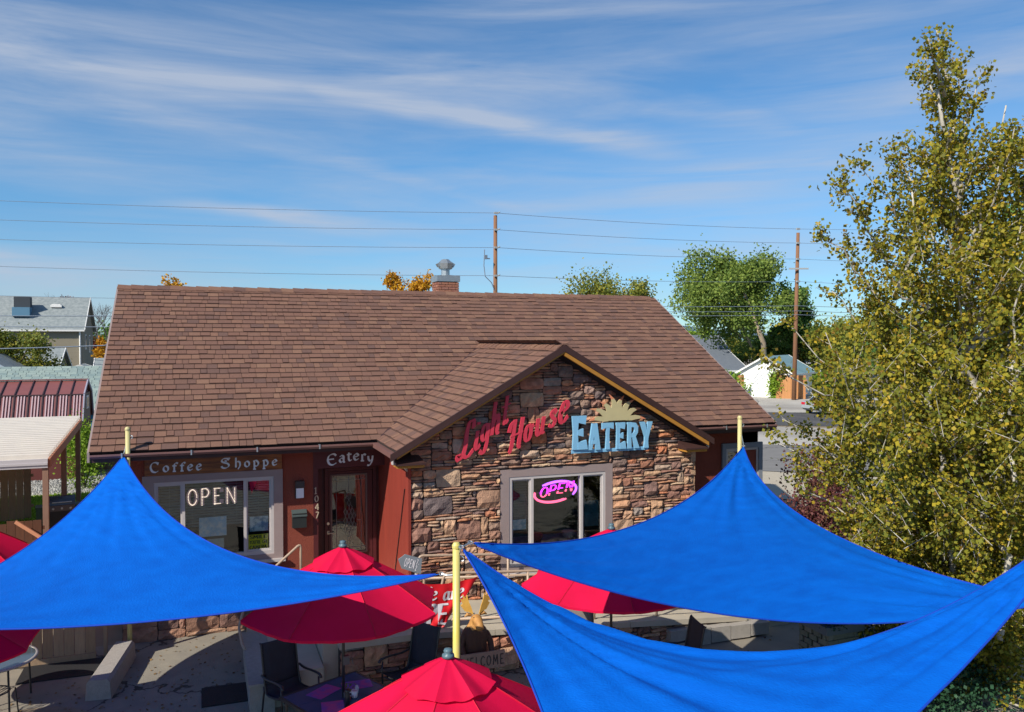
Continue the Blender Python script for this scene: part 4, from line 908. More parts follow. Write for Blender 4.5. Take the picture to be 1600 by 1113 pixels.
# marquee OPEN letters in window 1
mq = thing('marquee_open_letters', (mx(331, 775, WY), WY + .05, onY(331, 789, WY)[1]), 'slab serif OPEN letters dotted with bulbs in the coffee shop window', 'sign')
x0, x1, z0, z1 = rectY(291, 763, 371, 789, WY); sz = z1 - z0; 
SER = {'O': [], 'P': [[(.0, .02), (.30, .02)], [(.0, .97), (.2, .97)]], 'E': [[(.0, .02), (.2, .02)], [(.0, .97), (.2, .97)], [(.62, .72), (.62, .97)], [(.62, .04), (.62, .3)]], 'N': [[(.0, .02), (.26, .02)], [(.0, .97), (.2, .97)], [(.54, .97), (.80, .97)]]}
x = x0; cell = (x1 - x0) / 4
for ch in 'OPEN':
    xo = x + cell * .06; k = cell * .86 / .78
    b = MB(); glyph(b, CAPS[ch][1] + SER[ch], lambda u, v, t: Vector((xo + u * k, WY + .05 - t, z0 + v * sz)), .21, 0, .085, .02); L_ = fix(b.build('letter', m_marquee, mq))
    bb = MB()
    for s in CAPS[ch][1]:
        cl = s[0] == 'c'; P = [Vector(q) for q in smooth(s[1:] if cl else s, 4, cl)]; acc = 0
        for i in range(len(P) - 1):
            q0, q1 = P[i], P[i + 1]; Ld = (q1 - q0).length; m_n = max(1, int(Ld / .085))
            for j in range(m_n):
                q = q0.lerp(q1, j / m_n); c = Vector((xo + q.x * k, WY + .022, z0 + q.y * sz)); r0 = .010
                bb.add([c + Vector((r0, 0, 0)), c + Vector((-r0, 0, 0)), c + Vector((0, 0, r0)), c + Vector((0, 0, -r0)), c + Vector((0, -r0, 0))], [(0, 2, 4), (2, 1, 4), (1, 3, 4), (3, 0, 4)])
    o = bb.build('bulbs', m_bulb, L_); o['kind'] = 'stuff'; x += cell
# neon OPEN in window 2
m_neon_p = emis('neon_purple', (.45, .10, 1.0), 2.2); m_neon_m = emis('neon_magenta', (.80, .03, 1.0), 2.4); m_neon_r = emis('neon_pink', (1.0, .10, .22), 2.0)
x0, x1, z0, z1 = rectY(836, 753, 902, 785, GYS + .02); cxn, czn = (x0 + x1) / 2, (z0 + z1) / 2; rx, rz = (x1 - x0) / 2, (z1 - z0) / 2; YN = GYS + .0 + .012
YN = GYS + .06
nn_ = thing('neon_open_sign', (cxn, YN, z0), 'lit purple and pink neon OPEN sign with an oval ring in the stone-wall window', 'neon sign')
def arc3(a0, a1, kx=1., kz=1., n=24): return [(cxn + rx * kx * math.cos(R(t)), YN, czn + rz * kz * math.sin(R(t)) + (rx * kx * math.cos(R(t))) * .10) for t in np.linspace(a0, a1, n)]
b = MB(); b.tube(arc3(-35, 128), .018, 6); b.tube(arc3(-28, 122, .95, .88), .009, 6); b.build('upper_ring', m_neon_p, nn_)
b = MB(); b.tube(arc3(165, 300), .018, 6); b.tube(arc3(170, 295, .95, .88), .009, 6); b.build('lower_ring', m_neon_r, nn_)
for i, ch in enumerate('OPEN'):
    hh = rz * 1.0; x = cxn - rx * .80 + i * rx * .40; zb_ = czn - rz * .46 + i * .028
    for half, mm in ((0, m_neon_r), (1, m_neon_m)):
        b = MB(); any_ = False
        for s in CAPS[ch][1]:
            cl = s[0] == 'c'; P = smooth(s[1:] if cl else s, 6, cl); P = P + [P[0]] if cl else P
            if not cl and len(s) == 2: P = [tuple(Vector(P[0]).lerp(Vector(P[-1]), k / 8)) for k in range(9)]
            seg = []
            def flush():
                global any_
                if len(seg) > 1:
                    for off in (-.010, .010): b.tube([(x + u * rx * .50 + v * .06 + off, YN - .012, zb_ + v * hh) for u, v in seg], .009, 5)
            for q in P:
                if (q[1] > .28) == bool(half): seg.append(q)
                else: flush(); seg = []
            flush()
        if b.v: b.build('letter_tube', mm, nn_)
b = MB(); b.tube([(cxn - rx * .5, YN + .03, czn + rz * .7), (cxn - rx * .5, YN + .03, W2[3] - .06)], .003, 4); b.tube([(cxn + rx * .5, YN + .03, czn + rz * .7), (cxn + rx * .5, YN + .03, W2[3] - .06)], .003, 4)
b.bb(cxn - rx * .9, cxn + rx * .9, YN + .02, YN + .028, czn - .02, czn + .01); b.bb(cxn - .01, cxn + .01, YN + .02, YN + .0279, czn - rz * .8, czn + rz * .8); b.build('hanger', m_black, nn_)
# printed words on the smile sign
xa, xb, za, zb = r_
def lines(rows, xa, xb, za, zb, Y, parent, m, nib=.12, mn=.09):
    n = len(rows); h = (zb - za) / n
    for i, t in enumerate(rows):
        tw = sum(CAPSX[c][0] if c != ' ' else .5 for c in t); k = (xb - xa) * .88 / max(tw, 3); x = (xa + xb) / 2 - tw * k / 2; b = MB(); zz = zb - (i + 1) * h + h * .18
        for c in t:
            if c == ' ': x += .5 * k; continue
            xo = x; glyph(b, CAPSX[c][1], lambda u, v, t_: Vector((xo + u * k, Y - t_, zz + v * min(h * .68, k * 1.5))), nib, 0, mn, .002); x += CAPSX[c][0] * k
        fix(b.build('lettering', m, parent))
CAPSX = dict(CAPS); CAPSX.update({'S': (.66, [[(.56, .82), (.3, .98), (.12, .75), (.35, .5), (.56, .27), (.3, .02), (.08, .18)]]), 'I': (.34, [[(.16, 0), (.16, 1)]]), 'Y': (.7, [[(.05, 1), (.34, .5)], [(.62, 1), (.34, .5)], [(.34, .5), (.34, 0)]]),
  'U': (.75, [[(.12, 1), (.12, .3), (.36, .02), (.6, .3), (.6, 1)]]), "'": (.25, [[(.1, 1), (.08, .75)]]), 'R': (.72, [[(.14, 0), (.14, 1)], [(.14, .97), (.45, .97), (.6, .75), (.45, .5), (.14, .5)], [(.38, .5), (.62, 0)]]), 'A': (.8, [[(.05, 0), (.38, 1)], [(.38, 1), (.7, 0)], [(.18, .34), (.58, .34)]])})
lines(['SMILE', "YOU'RE ON", 'CAMERA'], xa, xb, za, zb, WY + .0495, sgn, m_black)
# ------------------------------------------------------------------ porch ramp, retaining wall, rails
PY = 13.15                                # front edge of the porch
def ph(x): return .85 if x < 3.3 else max(.03, .85 - (x - 3.3) * .076)
b = MB(); xs = [1.75, 3.3, 4.9, 6.6, 8.3, 10.0, 12.0, 14.0]
for a, e in zip(xs[:-1], xs[1:]):
    g = .006; yb = GYS - .02 if a > 3.4 else DY
    b.add([(a + g, PY, ph(a)), (e - g, PY, ph(e)), (e - g, yb, ph(e)), (a + g, yb, ph(a)), (a + g, PY, -.05), (e - g, PY, -.05), (e - g, yb, -.05), (a + g, yb, -.05)],
          [(0, 1, 2, 3), (0, 4, 5, 1), (1, 5, 6, 2), (2, 6, 7, 3), (3, 7, 4, 0)])
porch = fix(b.build('porch', m_slab)); tag(porch, kind='structure')
# retaining wall faced in stone, sloping with the ramp
rw = thing('retaining_wall', (6, PY, 0), 'low stone-faced retaining wall along the front of the porch ramp', 'retaining wall')
b = MB(); b.add([(2.0, PY - .12, -.02), (9.7, PY - .12, -.02), (9.7, PY - .12, ph(9.7) - .08), (3.3, PY - .12, .77), (2.0, PY - .12, .77), (2.0, PY - .002, -.02), (9.7, PY - .002, -.02), (9.7, PY - .002, ph(9.7) - .08), (3.3, PY - .002, .77), (2.0, PY - .002, .77)],
      [(0, 1, 2, 3, 4), (0, 5, 6, 1), (1, 6, 7, 2), (2, 7, 8, 3), (3, 8, 9, 4), (4, 9, 5, 0)]); rcore = fix(b.build('core', m_mortar, rw))
rs = random.Random(41); capz = lambda x: ph(x) - .085
stonework(2.0, 0, 80, 11, 7.7 / 80, .07, lambda i, j: 0 + (j + .6) * .07 < capz(2.0 + (i + .5) * 7.7 / 80), PY - .12, rcore, 170, rs, depth=.09, zcap=capz, big=.07, med=.42)
b = MB(); xs = [1.98, 3.3, 4.6, 5.9, 7.2, 8.5, 9.75]
for a, e in zip(xs[:-1], xs[1:]):
    c = MB(); y0, y1 = PY - .24, PY + .06; za, ze = ph(a) - .08, ph(e) - .08; t = .085 + .012
    c.add([(a + .004, y0, za), (e - .004, y0, ze), (e - .004, y1, ze), (a + .004, y1, za), (a + .004, y0, za + t), (e - .004, y0, ze + t), (e - .004, y1, ze + t), (a + .004, y1, za + t)], [(0, 3, 2, 1), (4, 5, 6, 7), (0, 1, 5, 4), (1, 2, 6, 5), (2, 3, 7, 6), (3, 0, 4, 7)])
    fix(c.build('cap_stone', m_slab, rw))
# stairs that come down to the left of the landing, with a low concrete side wall
b = MB()
for k in range(4): b.bb(.75 + k * .25, 1.0 + k * .25 - (0 if k < 3 else .004), 15.1, WY - .12, -.05, .17 * (k + 1))
tag(b.build('door_steps', m_slab), 'concrete steps climbing from the patio to the front door landing', 'steps')
p0_, p1_ = onZ(375, 990, .45), onZ(408, 1068, .45)
b = MB(); b.bb(.62, .98, 12.75, 15.05, -.05, .46); b.bb(.60, 1.0, 12.7, 15.07, .46, .50)
tag(b.build('concrete_side_wall', m_block), 'low concrete block wall running out beside the steps', 'low wall')
b = MB(); b.bb(1.0, 1.74, PY - .2, 15.08, -.05, .52); tag(b.build('concrete_planter', m_slab), 'square concrete ledge between the side wall and the porch', 'ledge')
def railing(name, label, tubes, r=.024, m=m_rail, parts=None):
    root = thing(name, tuple(tubes[0][1][0]), label, 'handrail')
    for nm, pts in tubes:
        b = MB(); b.tube(pts, r, 8); b.build(nm, m, root, smooth=True)
    return root
def bend(pts, r=.10, n=4):
    P = [Vector(p) for p in pts]; out = [P[0]]
    for i in range(1, len(P) - 1):
        a = (P[i - 1] - P[i]); c = (P[i + 1] - P[i]); ra = min(r, a.length / 2, c.length / 2); a.normalize(); c.normalize(); s, e = P[i] + a * ra, P[i] + c * ra
        for k in range(n + 1): t = k / n; out.append(s * (1 - t) ** 2 + P[i] * 2 * t * (1 - t) + e * t * t)
    out.append(P[-1]); return out
YR1 = PY + .02
P0 = Vector((3.55, YR1, ph(3.55) + .93)); Pe = Vector((8.9, YR1, ph(8.9) + .93))
front = [('top_rail', bend([(3.62, YR1, ph(3.6) + .05), (3.62, YR1, ph(3.6) + .20), (3.78, YR1, ph(3.78) + .93), (8.9, YR1, ph(8.9) + .93), (9.2, YR1, ph(9.2) + .55), (9.05, YR1, ph(9.0) + .12)])),
         ('low_rail', [(3.9, YR1, ph(3.9) + .14), (8.9, YR1, ph(8.9) + .14)])]
for x in (4.0, 5.3, 6.6, 7.9): front.append(('post', [(x, YR1, ph(x) - .0), (x, YR1, ph(x) + .92)]))
railing('porch_railing', 'tan tubular railing on the outer edge of the porch ramp', front)
P = [onY(640, 870, GYS - .22), onY(830, 868, GYS - .22)]
wallr = [('top_rail', bend([(3.66, GYS - .22, ph(3.7) - .0), (3.66, GYS - .22, P[0][1]), (9.2, GYS - .22, P[0][1] - .42), (9.4, GYS - .22, P[0][1] - .8), (9.3, GYS - .22, ph(9.3))], .08)), ('mid_rail', [(3.66, GYS - .22, P[0][1] - .42), (9.25, GYS - .22, P[0][1] - .82)])]
for x in (5.4, 7.2): wallr.append(('post', [(x, GYS - .22, ph(x)), (x, GYS - .22, P[0][1] - (x - 3.7) * .075)]))
railing('wall_railing', 'tan tubular railing close to the stone wall under the window', wallr)
zt = 1.83
stepr = [('top_rail', bend([(1.70, 15.75, .80), (1.70, 15.75, zt), (.74, 15.55, zt - .75), (.55, 15.0, .62), (.58, 14.2, .56), (.74, 14.2, .28), (.98, 14.4, .28)], .09)),
         ('post', [(1.02, 15.6, .3), (1.02, 15.6, zt - .50)])]
railing('step_railing', 'tan bent handrail descending the steps below the mailbox', stepr)
b = 0
stepr2 = [('top_rail', bend([(2.35, PY + .25, .84), (2.35, PY + .25, 1.1), (2.75, PY + .2, 1.62), (3.45, PY + .1, 1.72), (3.45, PY + .1, .84)], .09)), ('low_rail', [(2.45, PY + .22, 1.0), (3.45, PY + .1, 1.0)])]
railing('landing_railing', 'short tan railing at the landing behind the banner', stepr2)

# curb bench, mats, fence panel on the left
b = MB(); a = R(-8)
M3 = Matrix.Rotation(a, 3, 'Z'); cx_, cy_ = onZ(174, 1045, .2)
prof = [(-.19, 0), (.19, 0), (.17, .27), (.13, .32), (-.13, .32), (-.17, .27)]; Lh = .85
vs = [Vector((x, y * Lh, z)) for y in (-1, 1) for x, z in prof]; n = 6
vs = [M3 @ v + Vector((cx_ + .0, cy_ + .1, 0)) for v in vs]
b.add(vs, [(0, 1, 2, 3, 4, 5), (11, 10, 9, 8, 7, 6)] + [(i, (i + 1) % 6, (i + 1) % 6 + 6, i + 6) for i in range(6)])
tag(fix(b.build('curb_block', m_block)), 'chipped concrete curb block lying on the patio beside the dark mat', 'curb block')
def flatbox(name, c, d, rz, m, label, cat, z=0):
    b = MB(); b.box((c[0], c[1], z + d[2] / 2), d, rz); return tag(b.build(name, m), label, cat)
c1 = onZ(102, 1048); flatbox('floor_mat', (c1[0], c1[1]), (1.35, .75, .02), R(0), m_mat, 'black mat on the patio in front of the plank panel', 'mat', .0042)
c2 = onZ(354, 1086); flatbox('floor_mat', (c2[0], c2[1]), (.75, .72, .02), R(0), m_mat, 'black mat at the foot of the concrete side wall', 'mat')
fx0, fx1 = onY(42, 1000, 16.1)[0], onY(150, 1000, 16.1)[0]
fp = thing('plank_panel', ((fx0 + fx1) / 2, 16.1, 0), 'low weathered plank panel left of the restaurant base', 'plank panel')
xs = np.linspace(fx0 - 1.6, fx1, 17)
for a, e in zip(xs[:-1], xs[1:]):
    b = MB(); h = 1.25 + random.uniform(-.02, .02); b.bb(a + .004, e - .008, 16.08 + random.uniform(-.004, .004), 16.105, .12, h); b.build('plank', m_wood, fp)
b = MB(); b.bb(fx0 - 1.6, fx1, 16.05, 16.12, .02, .12); b.bb(fx0 - 1.6, fx1, 16.11, 16.15, .9, .99); b.build('rail', m_wood, fp)
b = MB(); b.bb(fx1 + .12, fx1 + .18, 16.1, 16.16, 0, 1.3); tag(b.build('fence_post', m_wood), 'thin post between the plank panel and the stucco wall', 'post')

# ------------------------------------------------------------------ sail poles
SPR = .041
def sailpole(px0, py0, px1, py1, h, label, m, d=None):
    if d is None: x, y = onZ(px1, py1, 0)
    else: q = at(px0, py0, d); x, y = q.x, q.y
    root = thing('sail_pole', (x, y, 0), label, 'pole', 'shade sail poles')
    b = MB(); b.tube([(x, y, 0), (x, y, h)], SPR, 12); b.build('pipe', m, root, smooth=True)
    b = MB(); b.lathe([(0, h + .035), (.03, h + .03), (.048, h), (.048, h - .03)], (x, y, 0), 12); b.build('cap', m, root)
    b = MB(); b.tube([(x + .045, y, h - .12), (x + .08, y - .02, h - .14), (x + .08, y - .02, h - .17), (x + .045, y, h - .18)], .008, 6); b.build('eye_bolt', m_galv, root)
    b = MB(); b.lathe([(.10, 0), (.10, .015), (.05, .02)], (x, y, .0), 10); b.build('base_plate', m_galv, root)
    return Vector((x, y, h))
hL = onY(197, 670, onZ(203, 1026, 0)[1])[1]; hR = onY(1162, 652, onZ(1154, 985, 0)[1])[1]
pL = sailpole(197, 670, 203, 1026, hL, 'pale yellow sail pole in front of the coffee shop wall', m_pole)
pR = sailpole(1162, 652, 1154, 985, hR, 'pale yellow sail pole right of the stone gable', m_pole)
DC = 8.8; q = at(713, 852, DC); pC = sailpole(713, 852, 0, 0, q.z, 'bright yellow sail pole behind the nearest red umbrella', m_pole2, d=DC)
# poles outside the frame that hold the other corners
q = at(-318, 965, 8.6); pO1 = sailpole(-325, 950, 0, 0, q.z + .2, 'sail pole left of the picture', m_pole, d=8.3)
q = at(1700, 800, 8.6); pO2 = sailpole(1712, 800, 0, 0, q.z + .1, 'sail pole right of the picture', m_pole, d=8.7)

def bez(p0, c, p1, n): return [tuple(p0[k] * (1 - t) ** 2 + 2 * c[k] * t * (1 - t) + p1[k] * t * t for k in range(3)) for t in np.linspace(0, 1, n + 1)]
def sail(label, A, B, C, cAB, cBC, cCA, wr, Ng=84, poles=()):
    eAB = [at(*p) for p in bez(A, cAB, B, Ng)]; eBC = [at(*p) for p in bez(B, cBC, C, Ng)]; eCA = [at(*p) for p in bez(C, cCA, A, Ng)]
    # grid index (i,j): i towards B, j towards C; k=N-i-j weight of A
    G = np.zeros((Ng + 1, Ng + 1, 3)); I, J = np.meshgrid(range(Ng + 1), range(Ng + 1), indexing='ij'); K = Ng - I - J; inside = K >= 0
    a, b_, c = (np.array(at(*p)) for p in (A, B, C))
    G = (K[..., None] * a + I[..., None] * b_ + J[..., None] * c) / Ng
    bd = np.zeros_like(inside)
    for t in range(Ng + 1):
        G[t, 0] = eAB[t]; bd[t, 0] = True; G[Ng - t, t] = eBC[t]; bd[Ng - t, t] = True; G[0, Ng - t] = eCA[t]; bd[0, Ng - t] = True
    fr = inside & ~bd; idx = np.argwhere(fr); ii, jj = idx[:, 0], idx[:, 1]
    for it in range(2600):
        s = (G[ii + 1, jj] + G[ii - 1, jj] + G[ii, jj + 1] + G[ii, jj - 1] + G[ii + 1, jj - 1] + G[ii - 1, jj + 1]) / 6
        G[ii, jj] += 1.0 * (s - G[ii, jj]) if it < 2590 else (s - G[ii, jj])
    nrm = np.cross(b_ - a, c - a); nrm /= np.linalg.norm(nrm)
    if nrm[2] < 0: nrm = -nrm
    D = np.zeros((Ng + 1, Ng + 1)); rr = np.random.default_rng(int(abs(A[0])) + 3)
    W = [K / Ng, I / Ng, J / Ng]
    for cn, (amp, nf, reach) in enumerate(wr):
        w = np.clip(1 - W[cn], 1e-4, 1); o1, o2 = W[(cn + 1) % 3], W[(cn + 2) % 3]; phi = o1 / np.clip(o1 + o2, 1e-4, None)
        ph_ = np.zeros_like(w)
        for q_ in range(4): f_ = nf * (.6 + .35 * q_ + rr.uniform(-.05, .05)); ph_ += np.sin(phi * f_ * 2 * np.pi + rr.uniform(0, 6)) * (.8 ** q_)
        ph_ += .35 * np.sin(phi * nf * 2.9 * 2 * np.pi + 1.3 * np.sin(w * 20)) * np.exp(-((w - .16) / .13) ** 2)
        D += amp * ph_ * (w / reach) * np.exp(1 - w / reach) * .4 * np.clip(np.minimum(phi, 1 - phi) * 9, 0, 1)
    G = G + nrm * D[..., None]
    vid = -np.ones((Ng + 1, Ng + 1), int); vs = []
    for i in range(Ng + 1):
        for j in range(Ng + 1 - i): vid[i, j] = len(vs); vs.append(tuple(G[i, j]))
    fs = []
    for i in range(Ng):
        for j in range(Ng - i):
            fs.append((vid[i, j], vid[i + 1, j], vid[i, j + 1]))
            if i + j < Ng - 1: fs.append((vid[i + 1, j], vid[i + 1, j + 1], vid[i, j + 1]))
    cen = (a + b_ + c) / 3
    root = thing('shade_sail', tuple(cen), label, 'shade sail', 'blue shade sails')
    bm_ = MB(); bm_.v = vs; bm_.f = fs; bm_.mi = [0] * len(fs); bm_.build('cloth', m_sail, root, smooth=True)
    e1 = [Vector(G[t, 0]) for t in range(Ng + 1)]; e2 = [Vector(G[Ng - t, t]) for t in range(Ng + 1)]; e3 = [Vector(G[0, Ng - t]) for t in range(Ng + 1)]
    i1 = [Vector(G[t, min(2, Ng - t)]) for t in range(Ng + 1)]
    for e in (e1, e2, e3):
        b = MB()
        b.tube(e[1:-1], .011, 6); b.build('hem', m_hem, root, smooth=True)
    for v, pole in zip((a, b_, c), poles):
        if pole is None: continue
        v = Vector(v); b = MB(); b.tube([v + Vector((.025 * math.cos(t), .025 * math.sin(t), .012 * math.sin(t))) for t in np.linspace(0, 6.0, 12)], .006, 6, closed=True); b.build('corner_ring', m_galv, root); b = MB(); b.tube([v, v.lerp(Vector(pole), .5) + Vector((0, 0, -.01)), Vector(pole)], .009, 6); b.build('corner_rope', m_galv, root)
    return root
DL = at(*(197, 670, 1)).z
dL = (pL - Vector((0, 0, CAMH))).dot(fwd); dR = (pR - Vector((0, 0, CAMH))).dot(fwd)
sail('blue triangular shade sail on the left, covering the coffee shop front',
     (193, 712, dL - .02), (690, 897, 8.85), (-300, 975, 8.5), (300, 930, 10.3), (205, 1012, 8.8), (13, 942, 12.6), [(.055, 8, .11), (.02, 4, .10), (.03, 5, .10)],
     poles=(pL + Vector((0, 0, -.15)), pC + Vector((-.04, 0, -.32)), pO1))
sail('blue triangular shade sail on the right, hung from the pole beside the stone gable',
     (1162, 697, dR - .02), (1640, 941, 10.5), (735, 848, 8.95), (1199, 849, 12.5), (1187, 1040, 10.3), (1030, 872, 11.8), [(.05, 7, .12), (.05, 5, .12), (.045, 5, .12)],
     poles=(pR + Vector((0, 0, -.15)), None, pC + Vector((.04, 0, -.02))))
sail('nearest blue shade sail, deeply folded, sweeping from the yellow pole across the bottom right',
     (721, 855, 8.72), (950, 1500, 4.6), (1690, 810, 8.6), (880, 1105, 6.8), (1480, 1140, 6.6), (1195, 1215, 8.3), [(.060, 6, .34), (.05, 5, .12), (.05, 6, .15)],
     poles=(pC + Vector((.03, 0, -.1)), None, pO2))

# ------------------------------------------------------------------ umbrellas
m_seam = mat('red_seam', (.55, .004, .03), rough=.8)
def make_umbrella(label, h=2.8, rim=2.03, rad=1.37, rz=0):
    root = thing('patio_umbrella', (0, 0, 0), label, 'umbrella', 'red patio umbrellas')
    NP, NU, NR = 8, 8, 9; b = MB(); b2 = MB()
    def pt(p, u, r, top=h, extra=0):
        a0 = 2 * math.pi * p / NP; a1 = 2 * math.pi * (p + 1) / NP
        q0 = Vector((math.cos(a0), math.sin(a0), 0)); q1 = Vector((math.cos(a1), math.sin(a1), 0)); q = q0.lerp(q1, u) * (rad * r)
        bell = math.sin(math.pi * u); q *= 1 - .035 * bell * r * r
        z = top - (top - rim) * (r ** 1.12) - .075 * bell * r * (1.15 - .55 * r) - .012 * abs(math.sin(u * 9.4)) * r ** 3 + .010 * math.sin(u * 19 + p) * r * (1 - r)
        q.z = z; return q
    for p in range(NP):
        base = len(b.v)
        for i in range(NR + 1):
            for j in range(NU + 1): b.v.append(tuple(pt(p, j / NU, .03 + .97 * i / NR)))
        for i in range(NR):
            for j in range(NU): b.f.append((base + i * (NU + 1) + j, base + i * (NU + 1) + j + 1, base + (i + 1) * (NU + 1) + j + 1, base + (i + 1) * (NU + 1) + j)); b.mi.append(0)
        # hem strip
        for j in range(NU):
            q0, q1 = pt(p, j / NU, 1), pt(p, (j + 1) / NU, 1); b.add([q0, q1, q1 + Vector((0, 0, -.035)), q0 + Vector((0, 0, -.035))], [(0, 1, 2, 3)])
    b.build('canopy', m_red, root, smooth=True)
    for p in range(NP):
        s_ = MB(); s_.tube([pt(p, 0, .05 + .95 * k / 8) + Vector((0, 0, .004)) for k in range(9)], .006, 4, caps=False); s_.build('seam', m_seam, root)
    for p in range(NP):      # vent cap, a small second canopy lifted above the big one
        base = len(b2.v); NV = 4
        for i in range(NV + 1):
            for j in range(NU + 1):
                r = .03 + .30 * i / NV; u = j / NU; q = pt(p, u, r, h); q.z += .05 - .012 * math.sin(math.pi * u) * (i / NV) + .012 * math.sin(9 * u + p * 2) * (i / NV) ** 2; b2.v.append(tuple(q))
        for i in range(NV):
            for j in range(NU): b2.f.append((base + i * (NU + 1) + j, base + i * (NU + 1) + j + 1, base + (i + 1) * (NU + 1) + j + 1, base + (i + 1) * (NU + 1) + j)); b2.mi.append(0)
    b2.build('vent_cap', m_red, root, smooth=True)
    b = MB(); b.lathe([(0, .075), (.035, .07), (.045, .05), (.03, .03), (.055, .02), (.06, -.01), (.0, -.01)], (0, 0, h + .05), 12); b.build('finial', mat_fin, root, smooth=True)
    b = MB(); b.tube([(0, 0, .05), (0, 0, h + .04)], .021, 10); b.build('pole', m_black, root, smooth=True)
    for p in range(NP):
        a = 2 * math.pi * p / NP; d = Vector((math.cos(a), math.sin(a), 0)); b = MB()
        P = [d * (rad * r) + Vector((0, 0, h - (h - rim) * r ** 1.12 - .022)) for r in (.03, .3, .6, .99)]; b.tube(P, .008, 5)
        rb_ = b.build('rib', m_black, root); b = MB(); b.tube([d * .04 + Vector((0, 0, h - .52)), P[1].lerp(P[2], .7)], .006, 5); b.build('strut', m_black, rb_)
    b = MB(); b.box((0.035, 0, 1.25), (.09, .06, .12)); b.tube([(.08, 0, 1.25), (.12, -.0, 1.27), (.14, 0, 1.17), (.15, .04, 1.17)], .008, 5); b.build('crank', mat('crank_grey', (.12, .12, .12)), root)
    b = MB(); b.lathe([(0, .09), (.04, .09), (.06, .05), (.24, .03), (.26, 0), (0, 0)], (0, 0, 0), 18); b.build('base', m_black, root, smooth=True)
    return root
mat_fin = mat('grey_blue_cap', (.08, .14, .17), rough=.4)
def place_u(root, px, py, zz, d, rz):
    q = at(px, py, d); root.location = (q.x, q.y, 0); root.rotation_euler = (0, 0, rz)
U1 = make_umbrella('red umbrella standing through the square table at the centre left')
utree = snapshot(U1)
q1 = at(536, 930, 11.25)
U1.location = (q1.x, q1.y, 0); U1.rotation_euler[2] = R(8)
U1z = at(538, 850, 11.6).z
def umb(px, d, label, rz, peak_py=None, base_h=2.87):
    c = dup(U1, (0, 0, 0), rz, label, tree=utree); q = at(px, 900, d); 
    h = at(px, peak_py, d).z if peak_py else base_h
    c.location = (q.x, q.y, h - base_h if peak_py else 0); return c
def setz(o, px, py, d):
    h = at(px, py, d).z; s = h / 2.9; o.scale = (1, 1, s)
setz(U1, 536, 847, 11.25)
U2 = umb(700, 7.5, 'nearest red umbrella, its lower edge cut off by the bottom of the picture', R(14)); setz(U2, 700, 1018, 7.5)
U3 = umb(955, 12.35, 'red umbrella behind the right blue sail, in front of the stone-wall window', R(30)); setz(U3, 955, 820, 12.35)
U4 = umb(-72, 13.5, 'red umbrella edge above the left blue sail at the picture edge', R(5)); U4.scale = (1, 1, .98)
U5 = umb(-122, 10.4, 'red umbrella edge under the left blue sail at the picture edge', R(21)); U5.scale = (1, 1, .86)

# ------------------------------------------------------------------ chairs
def make_chair(label, sm, high=1.08):
    root = thing('patio_chair', (0, 0, 0), label, 'chair', 'sling patio chairs'); w = .54
    # local: faces -Y
    prof = [(-.26, .46), (-.22, .445), (.0, .40), (.18, .39), (.235, .43), (.27, .55), (.31, .75), (.345, .95), (.375, high), (.40, high + .015)]
    prof = smooth(prof, 3); b = MB(); n = len(prof)
    for y, z in prof:
        for k in range(5):
            u = k / 4; b.v.append((-w / 2 + w * u, y + .0, z - .012 * math.sin(math.pi * u)))
    for i in range(n - 1):
        for k in range(4): b.f.append((i * 5 + k, i * 5 + k + 1, (i + 1) * 5 + k + 1, (i + 1) * 5 + k)); b.mi.append(0)
    iseat = next(i for i, (y, z) in enumerate(prof) if z > .50 and y > .1)
    s1 = MB(); s1.v = b.v[:(iseat + 1) * 5]; s1.f = [f for f in b.f if max(f) < (iseat + 1) * 5]; s1.mi = [0] * len(s1.f); so_ = s1.build('seat', sm, root, smooth=True)
    s2 = MB(); vs = b.v[iseat * 5:]; s2.v = list(vs); s2.f = [tuple(x - iseat * 5 for x in f) for f in b.f if min(f) >= iseat * 5]; s2.mi = [0] * len(s2.f); s3 = s2.build('backrest', sm, root, smooth=True)
    for o in (so_, s3):
        md = o.modifiers.new('thickness', 'SOLIDIFY'); md.thickness = .008
    for s in (-1, 1):
        x = s * (w / 2 + .012); b = MB(); b.tube([(x, y, z) for y, z in prof], .014, 6); b.build('side_frame', m_black, root, smooth=True)
        b = MB(); b.tube([(x + s * .02, -.24, 0), (x + s * .02, -.25, .44), (x + s * .025, -.24, .62)], .014, 6); b.build('leg', m_black, root, smooth=True)
        b = MB(); b.tube([(x + s * .02, .33, 0), (x + s * .02, .25, .42), (x + s * .01, .27, .5)], .014, 6); b.build('leg', m_black, root, smooth=True)
        b = MB(); pts = smooth([(-.30, .61), (-.26, .655), (-.1, .66), (.15, .64), (.30, .66)], 3); b.tube([(x + s * .03, y, z) for y, z in pts], [.022] * 4 + [.018] * (len(pts) - 4), 8); b.build('armrest', m_black, root, smooth=True)
    b = MB(); b.tube([(-w / 2, -.25, .40), (w / 2, -.25, .40)], .011, 6); b.tube([(-w / 2, .24, .38), (w / 2, .24, .38)], .011, 6); b.build('cross_bar', m_black, root)
    return root
CH = make_chair('black sling chair with its back to the steps, left of the square table', m_sling); ctree = snapshot(CH)
def pc_(o, px, d, rz, s=1.): q = at(px, 1000, d); o.location = (q.x, q.y, 0); o.rotation_euler = (0, 0, rz); o.scale = (s,) * 3
pc_(CH, 455, 12.15, R(25), 1.02)
c = dup(CH, (0, 0, 0), 0, 'black sling chair right of the square table, seen from behind below the banner', tree=ctree); pc_(c, 638, 12.7, R(-62), 1.05)
c = dup(CH, (0, 0, 0), 0, 'dark chair at the right end of the low stone wall, its back to the ramp', tree=ctree); pc_(c, 1056, 13.2, R(-100)); 
q = at(1053, 1000, 13.3)
